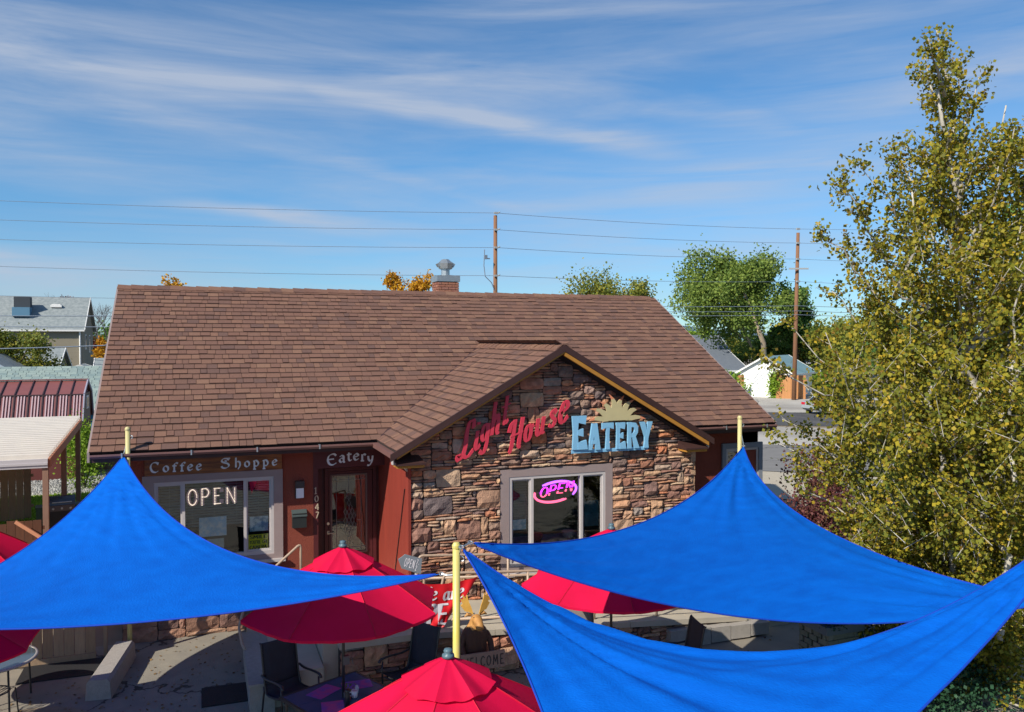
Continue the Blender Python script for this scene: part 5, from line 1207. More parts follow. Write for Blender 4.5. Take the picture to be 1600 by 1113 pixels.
GCH = make_chair('grey sling chair on the porch side of the red umbrella behind the right sail', m_sling2); pc_(GCH, 910, 13.6, R(-10))
# iron chair at the bottom left
def lattice_chair(px, d, rz, label):
    q = at(px, 1000, d); root = thing('iron_chair', (q.x, q.y, 0), label, 'chair'); X, Y = q.x, q.y; M = Matrix.Rotation(rz, 3, 'Z')
    def T(p): return M @ Vector(p) + Vector((X, Y, 0))
    for s in (-1, 1):
        for y in (-.2, .2): b = MB(); b.tube([T((s * .2, y, .44)), T((s * .23, y * 1.15, 0))], .011, 6); b.build('leg', m_black, root)
    b = MB(); b.tube([T((.22 * math.cos(t), .22 * math.sin(t), .44)) for t in np.linspace(0, 6.0, 14)], .011, 6, closed=True)
    for k in range(-3, 4): b.tube([T((k * .06, -.2, .442)), T((k * .06, .2, .442))], .006, 4)
    b.build('seat', m_black, root)
    b = MB(); b.tube([T((-.21, .21, .44)), T((-.23, .25, .8)), T((0, .28, .98)), T((.23, .25, .8)), T((.21, .21, .44))], .011, 6)
    for k in range(-3, 4): b.tube([T((k * .06, .22, .46)), T((-k * .05, .27, .88))], .006, 4)
    b.build('backrest', m_black, root); return root
lattice_chair(-12, 12.1, R(150), 'black iron lattice chair cut off by the left edge of the picture')
# round table, bottom left
q = at(-14, 1030, 12.6); rt = thing('round_table', (q.x, q.y, 0), 'round glass patio table with a pale rim at the bottom left corner', 'table')
b = MB(); b.lathe([(.0, .725), (.60, .725), (.60, .735), (0, .735)], (q.x, q.y, 0), 36); b.build('tabletop', mat('smoked_glass', (.06, .08, .09), rough=.08, spec=.8), rt)
b = MB(); b.lathe([(.60, .71), (.635, .71), (.64, .725), (.635, .745), (.60, .745)], (q.x, q.y, 0), 36); b.build('rim', mat('pale_rim', (.42, .40, .36), rough=.4), rt, smooth=True)
for a in (35, 125, 215, 305): b = MB(); d = Vector((math.cos(R(a)), math.sin(R(a)), 0)); b.tube([Vector((q.x, q.y, .71)) + d * .55, Vector((q.x, q.y, .0)) + d * .58], .016, 6); b.build('leg', m_black, rt)

# ------------------------------------------------------------------ square table with things on it
tx, ty = q1.x, q1.y; TR = R(20.8 + 4)
st_ = thing('square_table', (tx, ty, 0), 'dark square patio table under the centre left umbrella', 'table')
Mt = Matrix.Rotation(TR, 3, 'Z')
def TT(x, y, z=0): v = Mt @ Vector((x, y, 0)); return Vector((tx + v.x, ty + v.y, z))
hs_ = .60
for i in (-1, 0, 1):
    b = MB(); b.box(TT(0, i * .40, .725), (1.2, .394, .018), m=Mt); b.build('slat_panel', m_tabletop, st_)
b = MB()
for s in (-1, 1): b.box(TT(0, s * .615, .717), (1.27, .035, .04), m=Mt); b.box(TT(s * .615, 0, .717), (.035, 1.20, .04), m=Mt)
b.build('edge_frame', m_black, st_)
for sx in (-1, 1):
    for sy in (-1, 1): b = MB(); b.tube([TT(sx * .56, sy * .56, .70), TT(sx * .56, sy * .56, 0)], .02, 8); b.build('leg', m_black, st_)
def paper(x, y, w, h, rz, m, label, z=.735):
    b = MB(); b.box(TT(x, y, z + .0015), (w, h, .003), m=Mt @ Matrix.Rotation(rz, 3, 'Z')); return tag(b.build('menu', m), label, 'menu')
m_menu1 = mat('menu_print', (.25, .12, .50), (.55, .12, .35), rough=.15, scale=5, contrast=1.2, c3=(.10, .20, .60)); m_menu2 = mat('menu_print_b', (.40, .10, .35), (.15, .12, .50), rough=.15, scale=6, contrast=1.2)
paper(-.30, -.20, .44, .30, R(60), m_menu1, 'glossy purple and blue menu on the left of the square table')
paper(-.10, .34, .42, .28, R(15), m_menu2, 'glossy purple menu at the far corner of the square table')
paper(.36, .20, .42, .28, R(-25), m_menu2, 'reddish menu on the right of the square table', .7352)
b = MB(); b.lathe([(0, 0), (.036, 0), (.036, .17), (.030, .19), (.033, .20), (.033, .235), (.025, .24), (0, .24)], TT(-.14, -.30, .736), 14); tb = tag(b.build('tumbler', m_black, smooth=True), 'tall black drink tumbler on the square table', 'tumbler')
b = MB(); b.lathe([(0, .003), (.035, .0), (.042, .02), (.044, .10), (.040, .10), (.036, .01), (0, .008)], TT(.10, -.12, .736), 14)
c_ = TT(.10, -.12, .736); mg = tag(b.build('mug', mat('mug_white', (.70, .72, .74), rough=.3), smooth=True), 'white mug beside the umbrella pole on the square table', 'mug')
b = MB(); b.tube([c_ + Vector((-.042, 0, .08)), c_ + Vector((-.075, 0, .07)), c_ + Vector((-.07, 0, .035)), c_ + Vector((-.042, 0, .025))], .007, 6); b.build('handle', MATS['mug_white'], mg)
b = MB(); b.lathe([(0, 0), (.026, 0), (.030, .08), (.022, .09), (.018, .11), (0, .115)], TT(.20, -.03, .736), 12); tag(b.build('shaker', mat('clear_shaker', (.45, .55, .62), rough=.15, spec=.8), smooth=True), 'clear sugar shaker right of the white mug', 'shaker')
b = MB(); b.lathe([(0, 0), (.035, 0), (.035, .05), (.02, .06), (0, .06)], TT(-.02, -.14, .736), 12); tag(b.build('jar', mat('red_jar', (.35, .03, .02), rough=.3), smooth=True), 'small red jar between the tumbler and the mug', 'jar')
b = MB(); c_ = TT(.05, -.03, .736); b.box(c_ + Vector((0, 0, .04)), (.12, .10, .08), m=Mt); cad = tag(b.build('caddy', mat('wire_caddy', (.12, .12, .12))), 'dark condiment caddy with a plant sprig by the umbrella pole', 'caddy')
b = MB()
for i in range(30): v = Vector((random.gauss(0, .04), random.gauss(0, .04), random.uniform(.08, .18))); b.add([c_ + v, c_ + v + Vector((.02, .01, .01)), c_ + v + Vector((.01, .02, .02))], [(0, 1, 2)])
o = b.build('sprig', m_leafg, cad)

# ------------------------------------------------------------------ banner, arrow sign, moose
YB = YR1 - .05
def BP(px, py): X, Z = onY(px, py, YB); return Vector((X, YB, Z))
TL, TR_, BR, BL = BP(640, 911), BP(748, 901), BP(692, 981), BP(648, 977)
ban = thing('banner', tuple(BP(690, 905)), 'sagging red banner reading We are OPEN tied to the porch railing', 'banner')
nb, mb__ = 24, 16; b = MB()
def bsurf(u, v, t=0):
    p = TL.lerp(TR_, u).lerp(BL.lerp(BR, u), v); sag = -.07 * math.sin(math.pi * u) * (1 - v); fold = .03 * math.sin(u * 14 + v * 5) * v + .02 * math.sin(u * 30 - v * 9) * (u ** 2)
    return p + Vector((0, -fold - t, sag))
for j in range(mb__ + 1):
    for i in range(nb + 1): b.v.append(tuple(bsurf(i / nb, j / mb__)))
for j in range(mb__):
    for i in range(nb): b.f.append((j * (nb + 1) + i, j * (nb + 1) + i + 1, (j + 1) * (nb + 1) + i + 1, (j + 1) * (nb + 1) + i)); b.mi.append(0)
m_ban = mat('red_banner', (.62, .012, .02), (.55, .01, .018), rough=.45, scale=6); o = b.build('cloth', m_ban, ban, smooth=True)
m_wlet = mat('white_print', (.68, .66, .70), rough=.5)
def bx(x, v): return min(.985, max(.012, (x * 108 - 8 * v) / (108 - 64 * v)))
def bword(glyphs, v0, vh, xs, wd, nib, nang, mn, slant=0):
    for g, x in zip(glyphs, xs):
        b = MB(); glyph(b, g, lambda u, v, t: bsurf(bx(x + u * wd + v * slant, v0 - v * vh), v0 - v * vh, .010 + t), nib, nang, mn, .002); fix(b.build('letter', m_wlet, ban))
bword([SCR['W'][1], SCR['e'][1]], .36, .30, [.12, .29], .17, .12, 20, .06, .03)
bword([SCR['a'][1], SCR['r'][1], SCR['e'][1]], .40, .34, [.47, .58, .67], .19, .12, 20, .06, .03)
bword([CAPS['O'][1], CAPS['P'][1], CAPS['E'][1]], .94, .46, [.08, .23, .405], .25, .20, 0, .10)
for nm, p, q in (('tie', TL, TL + Vector((-.05, .04, .10))), ('tie', TR_, TR_ + Vector((.05, .04, .06)))): b = MB(); b.tube([p, q], .006, 5); b.build(nm, m_wlet, ban)
# arrow sign
YA = GYS - .3
ar = thing('arrow_sign', tuple(Vector((onY(642, 880, YA)[0], YA, 1.4))), 'grey arrow-shaped sign hand lettered OPEN 7-2 pointing left towards the door', 'sign')
outl = [(622, 874), (633, 866), (659, 873), (657, 897), (627, 888)]; P2 = [onY(px, py, YA) for px, py in outl]
b = MB(); b.prism(P2, lambda u, v, t: (u, YA - t, v), 0, .02); fix(b.build('board', mat('grey_sign', (.20, .23, .26), (.17, .20, .23)), ar))
tl_, tr2, bl_ = Vector((P2[1][0], 0, P2[1][1])), Vector((P2[2][0], 0, P2[2][1])), Vector((P2[4][0], 0, P2[4][1]))
def AP(u, v, t): p = bl_ + (tr2 - tl_) * u + (tl_ - bl_) * v; return Vector((p.x, YA - .021 - t, p.z))
for i, chh_ in enumerate('OPEN'): b = MB(); glyph(b, CAPS[chh_][1], lambda u, v, t: AP(.08 + i * .155 + u * .17, .18 + v * .6, t), .05, 0, .10, .003); fix(b.build('letter', m_wlet, ar))
for chh_, u0, v0 in (('7', .74, .52), ('-', .86, .40), ('2', .76, .10)): b = MB(); glyph(b, CAPS[chh_][1], lambda u, v, t: AP(u0 + u * .16, v0 + v * .36, t), .05, 0, .10, .003); fix(b.build('letter', m_wlet, ar))
X_ = onY(650, 890, YA)[0]; b = MB(); b.bb(X_ - .015, X_ + .015, YA + .002, YA + .03, ph(X_), P2[4][1] + .05); b.build('stake', m_white, ar)
# moose statue holding the WELCOME board
q = at(742, 1000, 13.15); MX, MY = q.x, min(q.y, PY - .36)
ms = thing('moose_statue', (MX, MY, 0), 'carved wooden moose standing upright and holding a WELCOME board', 'statue')
m_mbody = mat('carved_brown_wood', (.055, .025, .018), (.09, .04, .025), rough=.6, scale=14, stretch=(1, 1, .3), bump=.5); m_mhead = mat('carved_orange_wood', (.55, .28, .08), (.30, .14, .04), rough=.6, scale=14, bump=.3); m_antler = mat('antler_yellow', (.62, .36, .07), (.5, .27, .05), rough=.6, scale=9)
def skin(name, nodes, edges, mats, parent, sub=2, split=None):
    me = bpy.data.meshes.new(name); me.from_pydata([n[0] for n in nodes], edges, []); ob = link(name, me)
    md = ob.modifiers.new('s', 'SKIN'); me.skin_vertices.new() if not me.skin_vertices else None
    for i, n in enumerate(nodes): me.skin_vertices[0].data[i].radius = n[1]; me.skin_vertices[0].data[i].use_root = (i == 0)
    s = ob.modifiers.new('u', 'SUBSURF'); s.levels = s.render_levels = sub
    dg = bpy.context.evaluated_depsgraph_get(); nm = bpy.data.meshes.new_from_object(ob.evaluated_get(dg)); bpy.data.objects.remove(ob)
    nm.materials.clear()
    for m_ in mats: nm.materials.append(m_)
    for p in nm.polygons:
        p.use_smooth = True
        if split: p.material_index = split(p.center)
    return link(name, nm, parent)
O = Vector((MX, MY, 0)); 
nodes = [((0, 0, .55), (.15, .13)), ((0, 0, .80), (.165, .13)), ((0, -.01, .98), (.15, .12)), ((0, -.03, 1.10), (.085, .085)), ((0, -.07, 1.22), (.075, .08)), ((0, -.17, 1.20), (.06, .06)), ((0, -.26, 1.12), (.055, .05)), ((0, -.29, 1.08), (.05, .04)),
  ((.10, -.0, .50), (.08, .08)), ((.11, -.01, .25), (.06, .06)), ((.11, -.02, .04), (.05, .05)), ((.11, -.10, .03), (.05, .035)),
  ((-.10, -.0, .50), (.08, .08)), ((-.11, -.01, .25), (.06, .06)), ((-.11, -.02, .04), (.05, .05)), ((-.11, -.10, .03), (.05, .035)),
  ((.17, -.02, .96), (.06, .06)), ((.25, -.05, .80), (.045, .045)), ((.24, -.15, .68), (.04, .04)), ((.24, -.19, .60), (.045, .035)),
  ((-.17, -.02, .96), (.06, .06)), ((-.25, -.05, .80), (.045, .045)), ((-.24, -.15, .68), (.04, .04)), ((-.24, -.19, .60), (.045, .035))]
edges = [(0, 1), (1, 2), (2, 3), (3, 4), (4, 5), (5, 6), (6, 7), (0, 8), (8, 9), (9, 10), (10, 11), (0, 12), (12, 13), (13, 14), (14, 15), (2, 16), (16, 17), (17, 18), (18, 19), (2, 20), (20, 21), (21, 22), (22, 23)]
nodes = [(tuple(Vector(p) + O), (r[0] * (1.3 if 1.05 < p[2] else 1.2), r[1] * (1.3 if 1.05 < p[2] else 1.2))) for p, r in nodes]
skin('body', nodes, edges, [m_mbody, m_mhead], ms, 2, lambda c: 1 if c.z > 1.06 else 0)
for s in (-1, 1):
    b = MB(); base = O + Vector((s * .045, -.07, 1.27))
    pal = [(0, 0), (.10, .02), (.17, .01), (.25, .08), (.21, .12), (.27, .19), (.20, .19), (.22, .28), (.15, .22), (.13, .29), (.09, .18), (.05, .12)]
    b.prism([(u, v) for u, v in pal], lambda u, v, t: base + Vector((s * u * .8, t + u * .2, v * 1.0 + u * .3)), -.012, .012); fix(b.build('antler', m_antler, ms))
    b = MB(); b.tube([O + Vector((s * .07, -.05, 1.26)), O + Vector((s * .14, -.04, 1.28)), O + Vector((s * .19, -.05, 1.25))], [.018, .034, .006], 6); b.build('ear', m_mhead, ms)
    b = MB(); b.lathe([(0, -.014), (.012, -.008), (.015, 0), (.012, .008), (0, .014)], O + Vector((s * .055, -.135, 1.245)), 8); b.build('eye', m_black, ms)
    b = MB(); b.lathe([(0, -.008), (.010, 0), (0, .008)], O + Vector((s * .022, -.335, 1.09)), 6); b.build('nostril', m_black, ms)
b = MB(); bx0, bx1 = -.30, .42
b.box(O + Vector((.06, -.225, .57)), (.74, .03, .27)); wbd = tag(b.build('welcome_board', mat('carved_board', (.36, .23, .17), (.28, .18, .13), rough=.8, scale=8, stretch=(1, 1, 5), bump=.3)), 'wooden board with burnt letters WELCOME held by the moose statue', 'sign')
x = -.29
for ch in 'WELCOME':
    b = MB(); glyph(b, CAPS[ch][1], lambda u, v, t: O + Vector((x + .0 + u * .105, -.241 - t, .485 + v * .165)), .06, 10, .085, .003); fix(b.build('letter', m_black, wbd)); x += CAPS[ch][0] * .105 + .022
# brick planter column and its junipers
q = at(1295, 1000, 13.2); BX, BY = q.x, q.y; ht = at(1290, 972, 13.0).z
pl = thing('planter_column', (BX, BY, 0), 'square grey-green block planter column beside the walk', 'planter')
m_pblk = mat('green_grey_block', (.85, .85, .85), (1.1, 1.1, 1.1), rough=.95, scale=9, bump=.5, rnd=[(.13, .15, .10), (.18, .19, .13), (.10, .12, .09), (.21, .21, .15)])
b = MB(); b.bb(BX - .29, BX + .29, BY - .29, BY + .29, 0, ht - .12); core = b.build('core', m_mortar, pl)
z = 0; k = 0
while z < ht - .16:
    for sd in range(4):
        x = -.32 + (.0 if k % 2 else -.10)
        while x < .31:
            a, e = max(x, -.32), min(x + .21, .32); x += .21
            if e - a < .04: continue
            b = MB(); cc = (a + e) / 2; dd = .31 + random.uniform(-.006, .006)
            c3_ = [(BX + cc, BY - dd), (BX + cc, BY + dd), (BX - dd, BY + cc), (BX + dd, BY + cc)][sd]; sz_ = (e - a - .010, .05, .085) if sd < 2 else (.05, e - a - .05, .085)
            b.box((c3_[0], c3_[1], z + .048), sz_); b.build('brick', m_pblk, core)
    z += .095; k += 1
b = MB(); 
for s in (-1, 1): b.bb(BX - .38, BX + .38, BY + s * .30 - .07, BY + s * .30 + .07, ht - .13, ht); b.bb(BX + s * .3 - .07, BX + s * .3 + .07, BY - .229, BY + .229, ht - .13, ht - .001)
b.build('rim', mat('planter_rim', (.10, .13, .13), rough=.7), pl); b = MB(); b.bb(BX - .229, BX + .229, BY - .229, BY + .229, ht - .13, ht - .07); b.build('soil', m_mortar, pl)
# low block kerb wall beside the walk
P = [gnd(1045, 14.9), gnd(1200, 15.6)]
kw = thing('kerb_wall', tuple(P[0]), 'low grey block wall at the foot of the ramp by the sail pole', 'low wall')
for i in range(5):
    a = P[0].lerp(P[1], i / 5 + .004); e = P[0].lerp(P[1], (i + 1) / 5 - .004); b = MB(); b.beam(a + Vector((0, 0, .16)), e + Vector((0, 0, .16 - 0)), .22, .34 - i * .03); b.build('block', m_block, kw)
pebbles('path_rubble', P[0].x - .6, P[0].x + .4, P[0].y - 1.3, P[0].y - .3, 60, .05)

# white specks on the right sail, fallen leaves and crumbs on the patio
rr9 = np.random.default_rng(9); n = 900
P = np.stack([rr9.uniform(-4, 12, n), rr9.uniform(9, 13.0, n), np.full(n, .012)], 1); P2_ = np.stack([rr9.uniform(-3, .6, 400), rr9.uniform(12.5, 16.5, 400), np.full(400, .012)], 1)
P = np.concatenate([P, P2_]); n = len(P); ang_ = rr9.uniform(0, 6.28, n); s = rr9.uniform(.012, .035, n)[:, None]
dx = np.stack([np.cos(ang_), np.sin(ang_), rr9.normal(0, .25, n)], 1) * s; dy = np.stack([-np.sin(ang_), np.cos(ang_), rr9.normal(0, .25, n)], 1) * s * .7
tag(quads('fallen_leaves', np.stack([P - dx, P + dy, P + dx, P - dy], 1), mat('dead_leaf', (.8, .8, .8), (1.2, 1.2, 1.2), rough=.9, rnd=[(.20, .11, .04), (.12, .07, .03), (.28, .17, .06), (.08, .06, .04)])), kind='stuff')
# ------------------------------------------------------------------ foliage helpers
def leaves(C, size, rr, aspect=.8, down=0.):
    """C: (n,3) leaf centres -> rhombic leaf quads"""
    n = len(C); a = rr.normal(size=(n, 3)); a[:, 2] -= down; a /= np.linalg.norm(a, axis=1)[:, None]
    b = rr.normal(size=(n, 3)); b -= (b * a).sum(1)[:, None] * a; b /= np.linalg.norm(b, axis=1)[:, None]
    s = size * rr.uniform(.65, 1.25, (n, 1)); a = a * s * .5; b = b * s * .5 * aspect
    return np.stack([C - a, C + b, C + a, C - b], 1)
def clump_tree(name, base, h, crown_r, m, label, seed, n=4000, leaf=.22, trunk_h=None, bark=m_bark2, lean=(0, 0), lobes=12, zs=1., group=None, cat='tree', crown_z0=None, tr=None, lobe_r=.42, fmax=.78, front=0.):
    rr = np.random.default_rng(seed); root = thing(name, tuple(base), label, cat, group); B = Vector(base)
    cz0 = crown_z0 if crown_z0 is not None else h * .3; cz = (cz0 + h) / 2; rz = (h - cz0) / 2 * .8
    cc = []; L = []
    for k in range(lobes):
        d = rr.normal(size=3); d /= np.linalg.norm(d); f = rr.uniform(.35, fmax); c = np.array([d[0] * crown_r * f, d[1] * crown_r * f, d[2] * rz * f * zs]) + np.array([lean[0], lean[1], cz]); r = crown_r * rr.uniform(lobe_r * .7, lobe_r * 1.15); cc.append((c, r))
    per = n // lobes
    for c, r in cc:
        sub = 7; 
        for s in range(sub):
            d = rr.normal(size=3); d /= np.linalg.norm(d); c2 = c + d * r * rr.uniform(.3, .85); L.append(c2 + rr.normal(size=(per // sub, 3)) * r * .26)
    P = np.concatenate(L) + np.array(B)
    quads('crown', leaves(P, leaf, rr), m, root)
    b = MB(); t0 = tr or max(.06, h * .02); top = B + Vector((lean[0], lean[1], cz)); b.tube([B, B.lerp(top, .5) + Vector((rr.uniform(-.1, .1), 0, 0)) - fwd * front, top - fwd * front * .8], [t0, t0 * .75, t0 * .35], 8)
    for c, r in cc[:9]:
        s = B.lerp(top, rr.uniform(.45, .9)); e = B + Vector(c); b.tube([s, s.lerp(e, .5) + Vector((0, 0, .1 * h * .1)), e], [t0 * .4, t0 * .25, t0 * .08], 5)
    b.build('trunk', bark, root, smooth=True)
    return root
def shrub(name, base, r, h, m, label, seed, n=2500, leaf=.09, group=None, z0=.05):
    rr = np.random.default_rng(seed); root = thing(name, tuple(base), label, 'shrub', group); B = np.array(base)
    L = []
    for k in range(16):
        a = rr.uniform(0, 6.28); f = rr.uniform(0, .7); c = np.array([math.cos(a) * r * f, math.sin(a) * r * f, z0 + h * rr.uniform(.2, .8)]); L.append(c + rr.normal(size=(n // 16, 3)) * np.array([r * .26, r * .26, h * .14]))
    P = np.concatenate(L); P[:, 2] = np.clip(P[:, 2], .03, None)
    quads('leaves', leaves(P + B, leaf, rr), m, root)
    b = MB()
    for k in range(8): a = rr.uniform(0, 6.28); b.tube([Vector(base), Vector(base) + Vector((math.cos(a) * r * .3, math.sin(a) * r * .3, h * .4)), Vector(base) + Vector((math.cos(a) * r * .6, math.sin(a) * r * .6, h * .8))], [.02, .014, .005], 5)
    b.build('stem', m_bark2, root); return root

# ------------------------------------------------------------------ the big aspen on the right
rr = np.random.default_rng(77)
TD = 13.0
tb0 = at(1512, 600, TD); tbase = Vector((tb0.x, tb0.y, 0)); top = at(1463, 45, TD)
asp = thing('aspen_tree', tuple(tbase), 'tall multi-stemmed aspen with white bark and yellow-green leaves filling the right side', 'tree')
tb = MB(); leafC = []
def branch(p0, p1, r0, r1, up=.0, dens=1., leafy=.35, twig=True, spread=.16, jit=.05):
    p0, p1 = Vector(p0), Vector(p1); L = (p1 - p0).length; n = max(4, int(L / .28)); pts = []
    mid = (p0 + p1) / 2 + Vector((0, 0, -up * L)) + Vector(rr.normal(size=3)) * L * jit
    for k in range(n + 1):
        t = k / n; q = p0 * (1 - t) ** 2 + mid * 2 * t * (1 - t) + p1 * t * t + (Vector(rr.normal(size=3)) * .018 * L * (.3 + t) * (0 < k < n)); pts.append(q)
    tb.tube(pts, [r0 + (r1 - r0) * k / n for k in range(n + 1)], 6 if r0 < .03 else 9)
    d = (p1 - p0).normalized()
    if twig:
        nt = int(L * 8 * dens)
        for k in range(nt):
            t = leafy + (1 - leafy) * rr.random(); i = min(int(t * n), n - 1); s = pts[i].lerp(pts[i + 1], t * n - i)
            o = Vector(rr.normal(size=3)); o -= d * o.dot(d); o.normalize(); tl = (.18 + .42 * rr.random()) * (1.15 - t * .55) * min(1, L / 1.4)
            e = s + (d * .75 + o * .8 + Vector((0, 0, .25))).normalized() * tl
            if rr.random() < .5: tb.tube([s, s.lerp(e, .5) + Vector((0, 0, -.02)), e], [.006, .004, .002], 3, caps=False)
            m = int(26 * tl / .4) + 4
            tt = rr.uniform(.15, 1.05, (m, 1)); leafC.append(np.array(s) * (1 - tt) + np.array(e) * tt + rr.normal(size=(m, 3)) * .062)
    return pts
m1 = branch(tbase, at(1512, 470, TD + .05), .13, .07, 0, twig=False, jit=.01)
m2 = branch(at(1512, 470, TD + .05), top, .07, .012, 0, dens=1.2, leafy=.12, jit=.02)
# secondary leaders
for (px, py, d, tx_, ty_, td) in ((1512, 900, TD + .2, 1572, 165, TD + .6), (1520, 860, TD - .3, 1640, 240, TD - .4), (1500, 980, TD - .2, 1425, 300, TD - .9), (1530, 920, TD + .5, 1660, 420, TD + 1.0), (1500, 950, TD + .4, 1500, 330, TD + 1.2), (1560, 1000, TD - .8, 1600, 430, TD - 1.3)):
    branch(at(px, py, d), at(tx_, ty_, td), .06, .012, .02, dens=1.1, leafy=.25, jit=.03)
def trunk_at(py): t = (1113 - py) / 1080; return at(1512 - max(0, (470 - py)) * .113, py, TD)
# limbs with tips seen against the sky, roof and street
tips = [(1302, 282, 520), (1278, 348, 590), (1398, 232, 450), (1345, 262, 480), (1330, 400, 640), (1345, 470, 700), (1300, 455, 700), (1236, 512, 760), (1200, 560, 800), (1255, 600, 820), (1210, 690, 880), (1222, 655, 860), (1250, 740, 930), (1290, 790, 960), (1300, 690, 900), (1330, 850, 1000), (1370, 880, 1030), (1400, 905, 1060),
        (1350, 610, 830), (1380, 540, 740), (1420, 400, 600), (1290, 520, 760), (1420, 880, 1040), (1340, 760, 950), (1390, 700, 900), (1450, 300, 430), (1440, 215, 380), (1530, 120, 300), (1500, 90, 230), (1585, 200, 420), (1600, 330, 520), (1560, 260, 430), (1620, 440, 640), (1470, 150, 290), (1445, 90, 190), (1450, 60, 150),
        (1480, 830, 1040), (1530, 860, 1060), (1580, 800, 1030), (1620, 700, 930), (1560, 640, 860), (1500, 700, 900), (1440, 620, 830), (1640, 560, 800), (1480, 480, 700), (1550, 480, 700), (1600, 870, 1060), (1340, 930, 1080), (1400, 960, 1100), (1320, 980, 1100), (1540, 1000, 1120), (1590, 1050, 1150), (1500, 1080, 1150), (1450, 1000, 1120), (1560, 940, 1090)]
for px, py, sy in tips:
    s = trunk_at(min(sy, 1100)); dd = TD + rr.uniform(-1.5, 1.3) * (1 if px > 1330 else .55); dd = min(dd, TD + 1.2)
    if py > 720: dd = max(dd, np.interp(px, [1162, 1300, 1450, 1640], [15.9, 12.9, 11.2, 10.5]) + .5 if px > 1280 else 13.4)
    e = at(px, py, dd)
    if e.z < .4: e.z = .4
    branch(s, e, .032, .006, .07, dens=1.35, leafy=.2)
for k in range(75):
    py = rr.uniform(250, 1090); s = trunk_at(py); a = rr.uniform(0, 6.28); zf = (py - 200) / 900; L = (.6 + 2.3 * max(0, min(1, zf)) ** .8) * rr.uniform(.6, 1.05)
    dz = L * rr.uniform(.35, .9); dx, dy = math.cos(a) * L, math.sin(a) * L
    if dx < -1.5 and py > 500: dx *= .7
    e = s + Vector((dx, dy, dz)); branch(s, e, .026, .005, .06, dens=1.15, leafy=.25)
EX = [1162, 1200, 1240, 1300, 1370, 1450, 1545, 1640]; EY = [697, 745, 785, 830, 872, 905, 928, 941]
edge = [(60, 1440), (250, 1425), (350, 1350), (450, 1370), (520, 1290), (600, 1262), (700, 1275), (760, 1318), (850, 1350), (900, 1390), (1000, 1450), (1113, 1470)]
for k in range(760):
    py = rr.uniform(540, 1110) if k % 8 else rr.uniform(220, 560); xl = np.interp(py, [e[0] for e in edge], [e[1] for e in edge]); w_ = (1512 - xl) * 1.2; px = rr.uniform(xl + 20, 1512 + w_)
    wd = abs(px - 1512) / w_; dr = 3.0 * w_ / 330 * math.sqrt(max(.05, 1 - wd * wd)); d_ = TD + rr.uniform(-1, 1) * dr
    if py > 840: d_ = max(d_, 12.6)
    q = np.array(at(px, py, d_)); m = int(rr.uniform(60, 120)); ax = rr.normal(size=3) * .5; ax[2] = abs(ax[2]) + .3; ax /= np.linalg.norm(ax)
    leafC.append(q + ax * rr.uniform(-.38, .38, (m, 1)) + rr.normal(size=(m, 3)) * .085)
    e_ = Vector(q) + Vector(ax) * .38; s_ = Vector(q) - Vector(ax) * .45; tb.tube([s_, e_], [.007, .002], 3, caps=False)
LC = np.concatenate(leafC)
# keep leaves off the roof corner and the sails
LC = LC[LC[:, 2] > .25]; dd_ = LC @ np.array(fwd) - CAMH * fwd.z; px_ = 800 + F * (LC @ np.array(rgt)) / dd_; py_ = 556.5 - F * ((LC - np.array([0, 0, CAMH])) @ np.array(upv)) / dd_; LC = LC[~((py_ > np.interp(px_, EX, EY) - 6) & (dd_ < np.interp(px_, [1162, 1300, 1450, 1640], [15.9, 12.9, 11.2, 10.5]) + .3) & (dd_ > 7))]
print('aspen leaves', len(LC))
quads('crown', leaves(LC, .066, rr, .92), m_leaf, asp)
tb.build('trunk', m_bark, asp, smooth=True)

# ------------------------------------------------------------------ trees and shrubs around
shrub('burgundy_shrub', gnd(1268, 18.8), 1.15, 2.3, m_leafr, 'round burgundy-leaved shrub beyond the right corner of the restaurant', 31, 9000, .075)
shrub('burgundy_shrub', gnd(1295, 24.0), 1.2, 2.4, m_leafr, 'smaller burgundy shrub further back along the driveway', 32, 4500, .09)
shrub('juniper_shrub', gnd(1440, 12.6), 1.5, .9, m_conifer, 'dark green juniper behind the planter column', 33, 9000, .06)
q = Vector((BX, BY, ht - .08)); shrub('planter_greenery', q, .42, .30, m_conifer, 'dark trailing greenery spilling out of the planter column', 34, 1600, .05, z0=0.02)
shrub('lilac_shrub', gnd(130, 31.0), .95, 2.5, m_leafb, 'leafy green shrub behind the awning posts', 35, 3500, .10)
clump_tree('yellow_tree', gnd(297, 46), 11.3, 1.7, m_leafy, 'yellow treetop showing above the left part of the roof ridge', 41, 3500, .16, lobes=12, lobe_r=.33)
clump_tree('yellow_tree', gnd(616, 46), 10.9, 1.1, m_leafy, 'small golden treetop left of the chimney, the lower of the pair', 42, 4500, .15, lobes=12)
clump_tree('yellow_tree', gnd(655, 46), 11.2, 1.4, m_leafy, 'golden treetop right beside the chimney', 43, 7000, .15, lobes=16)
clump_tree('green_tree', gnd(957, 52), 11.2, 2.9, m_leafgy, 'olive green treetop above the ridge right of the middle', 44, 20000, .17, lobes=34, fmax=.7, lobe_r=.5)
clump_tree('green_tree', gnd(880, 60), 9.6, 1.2, m_leafgy, 'faint low treetop peeping over the ridge', 45, 600, .2, lobes=6)
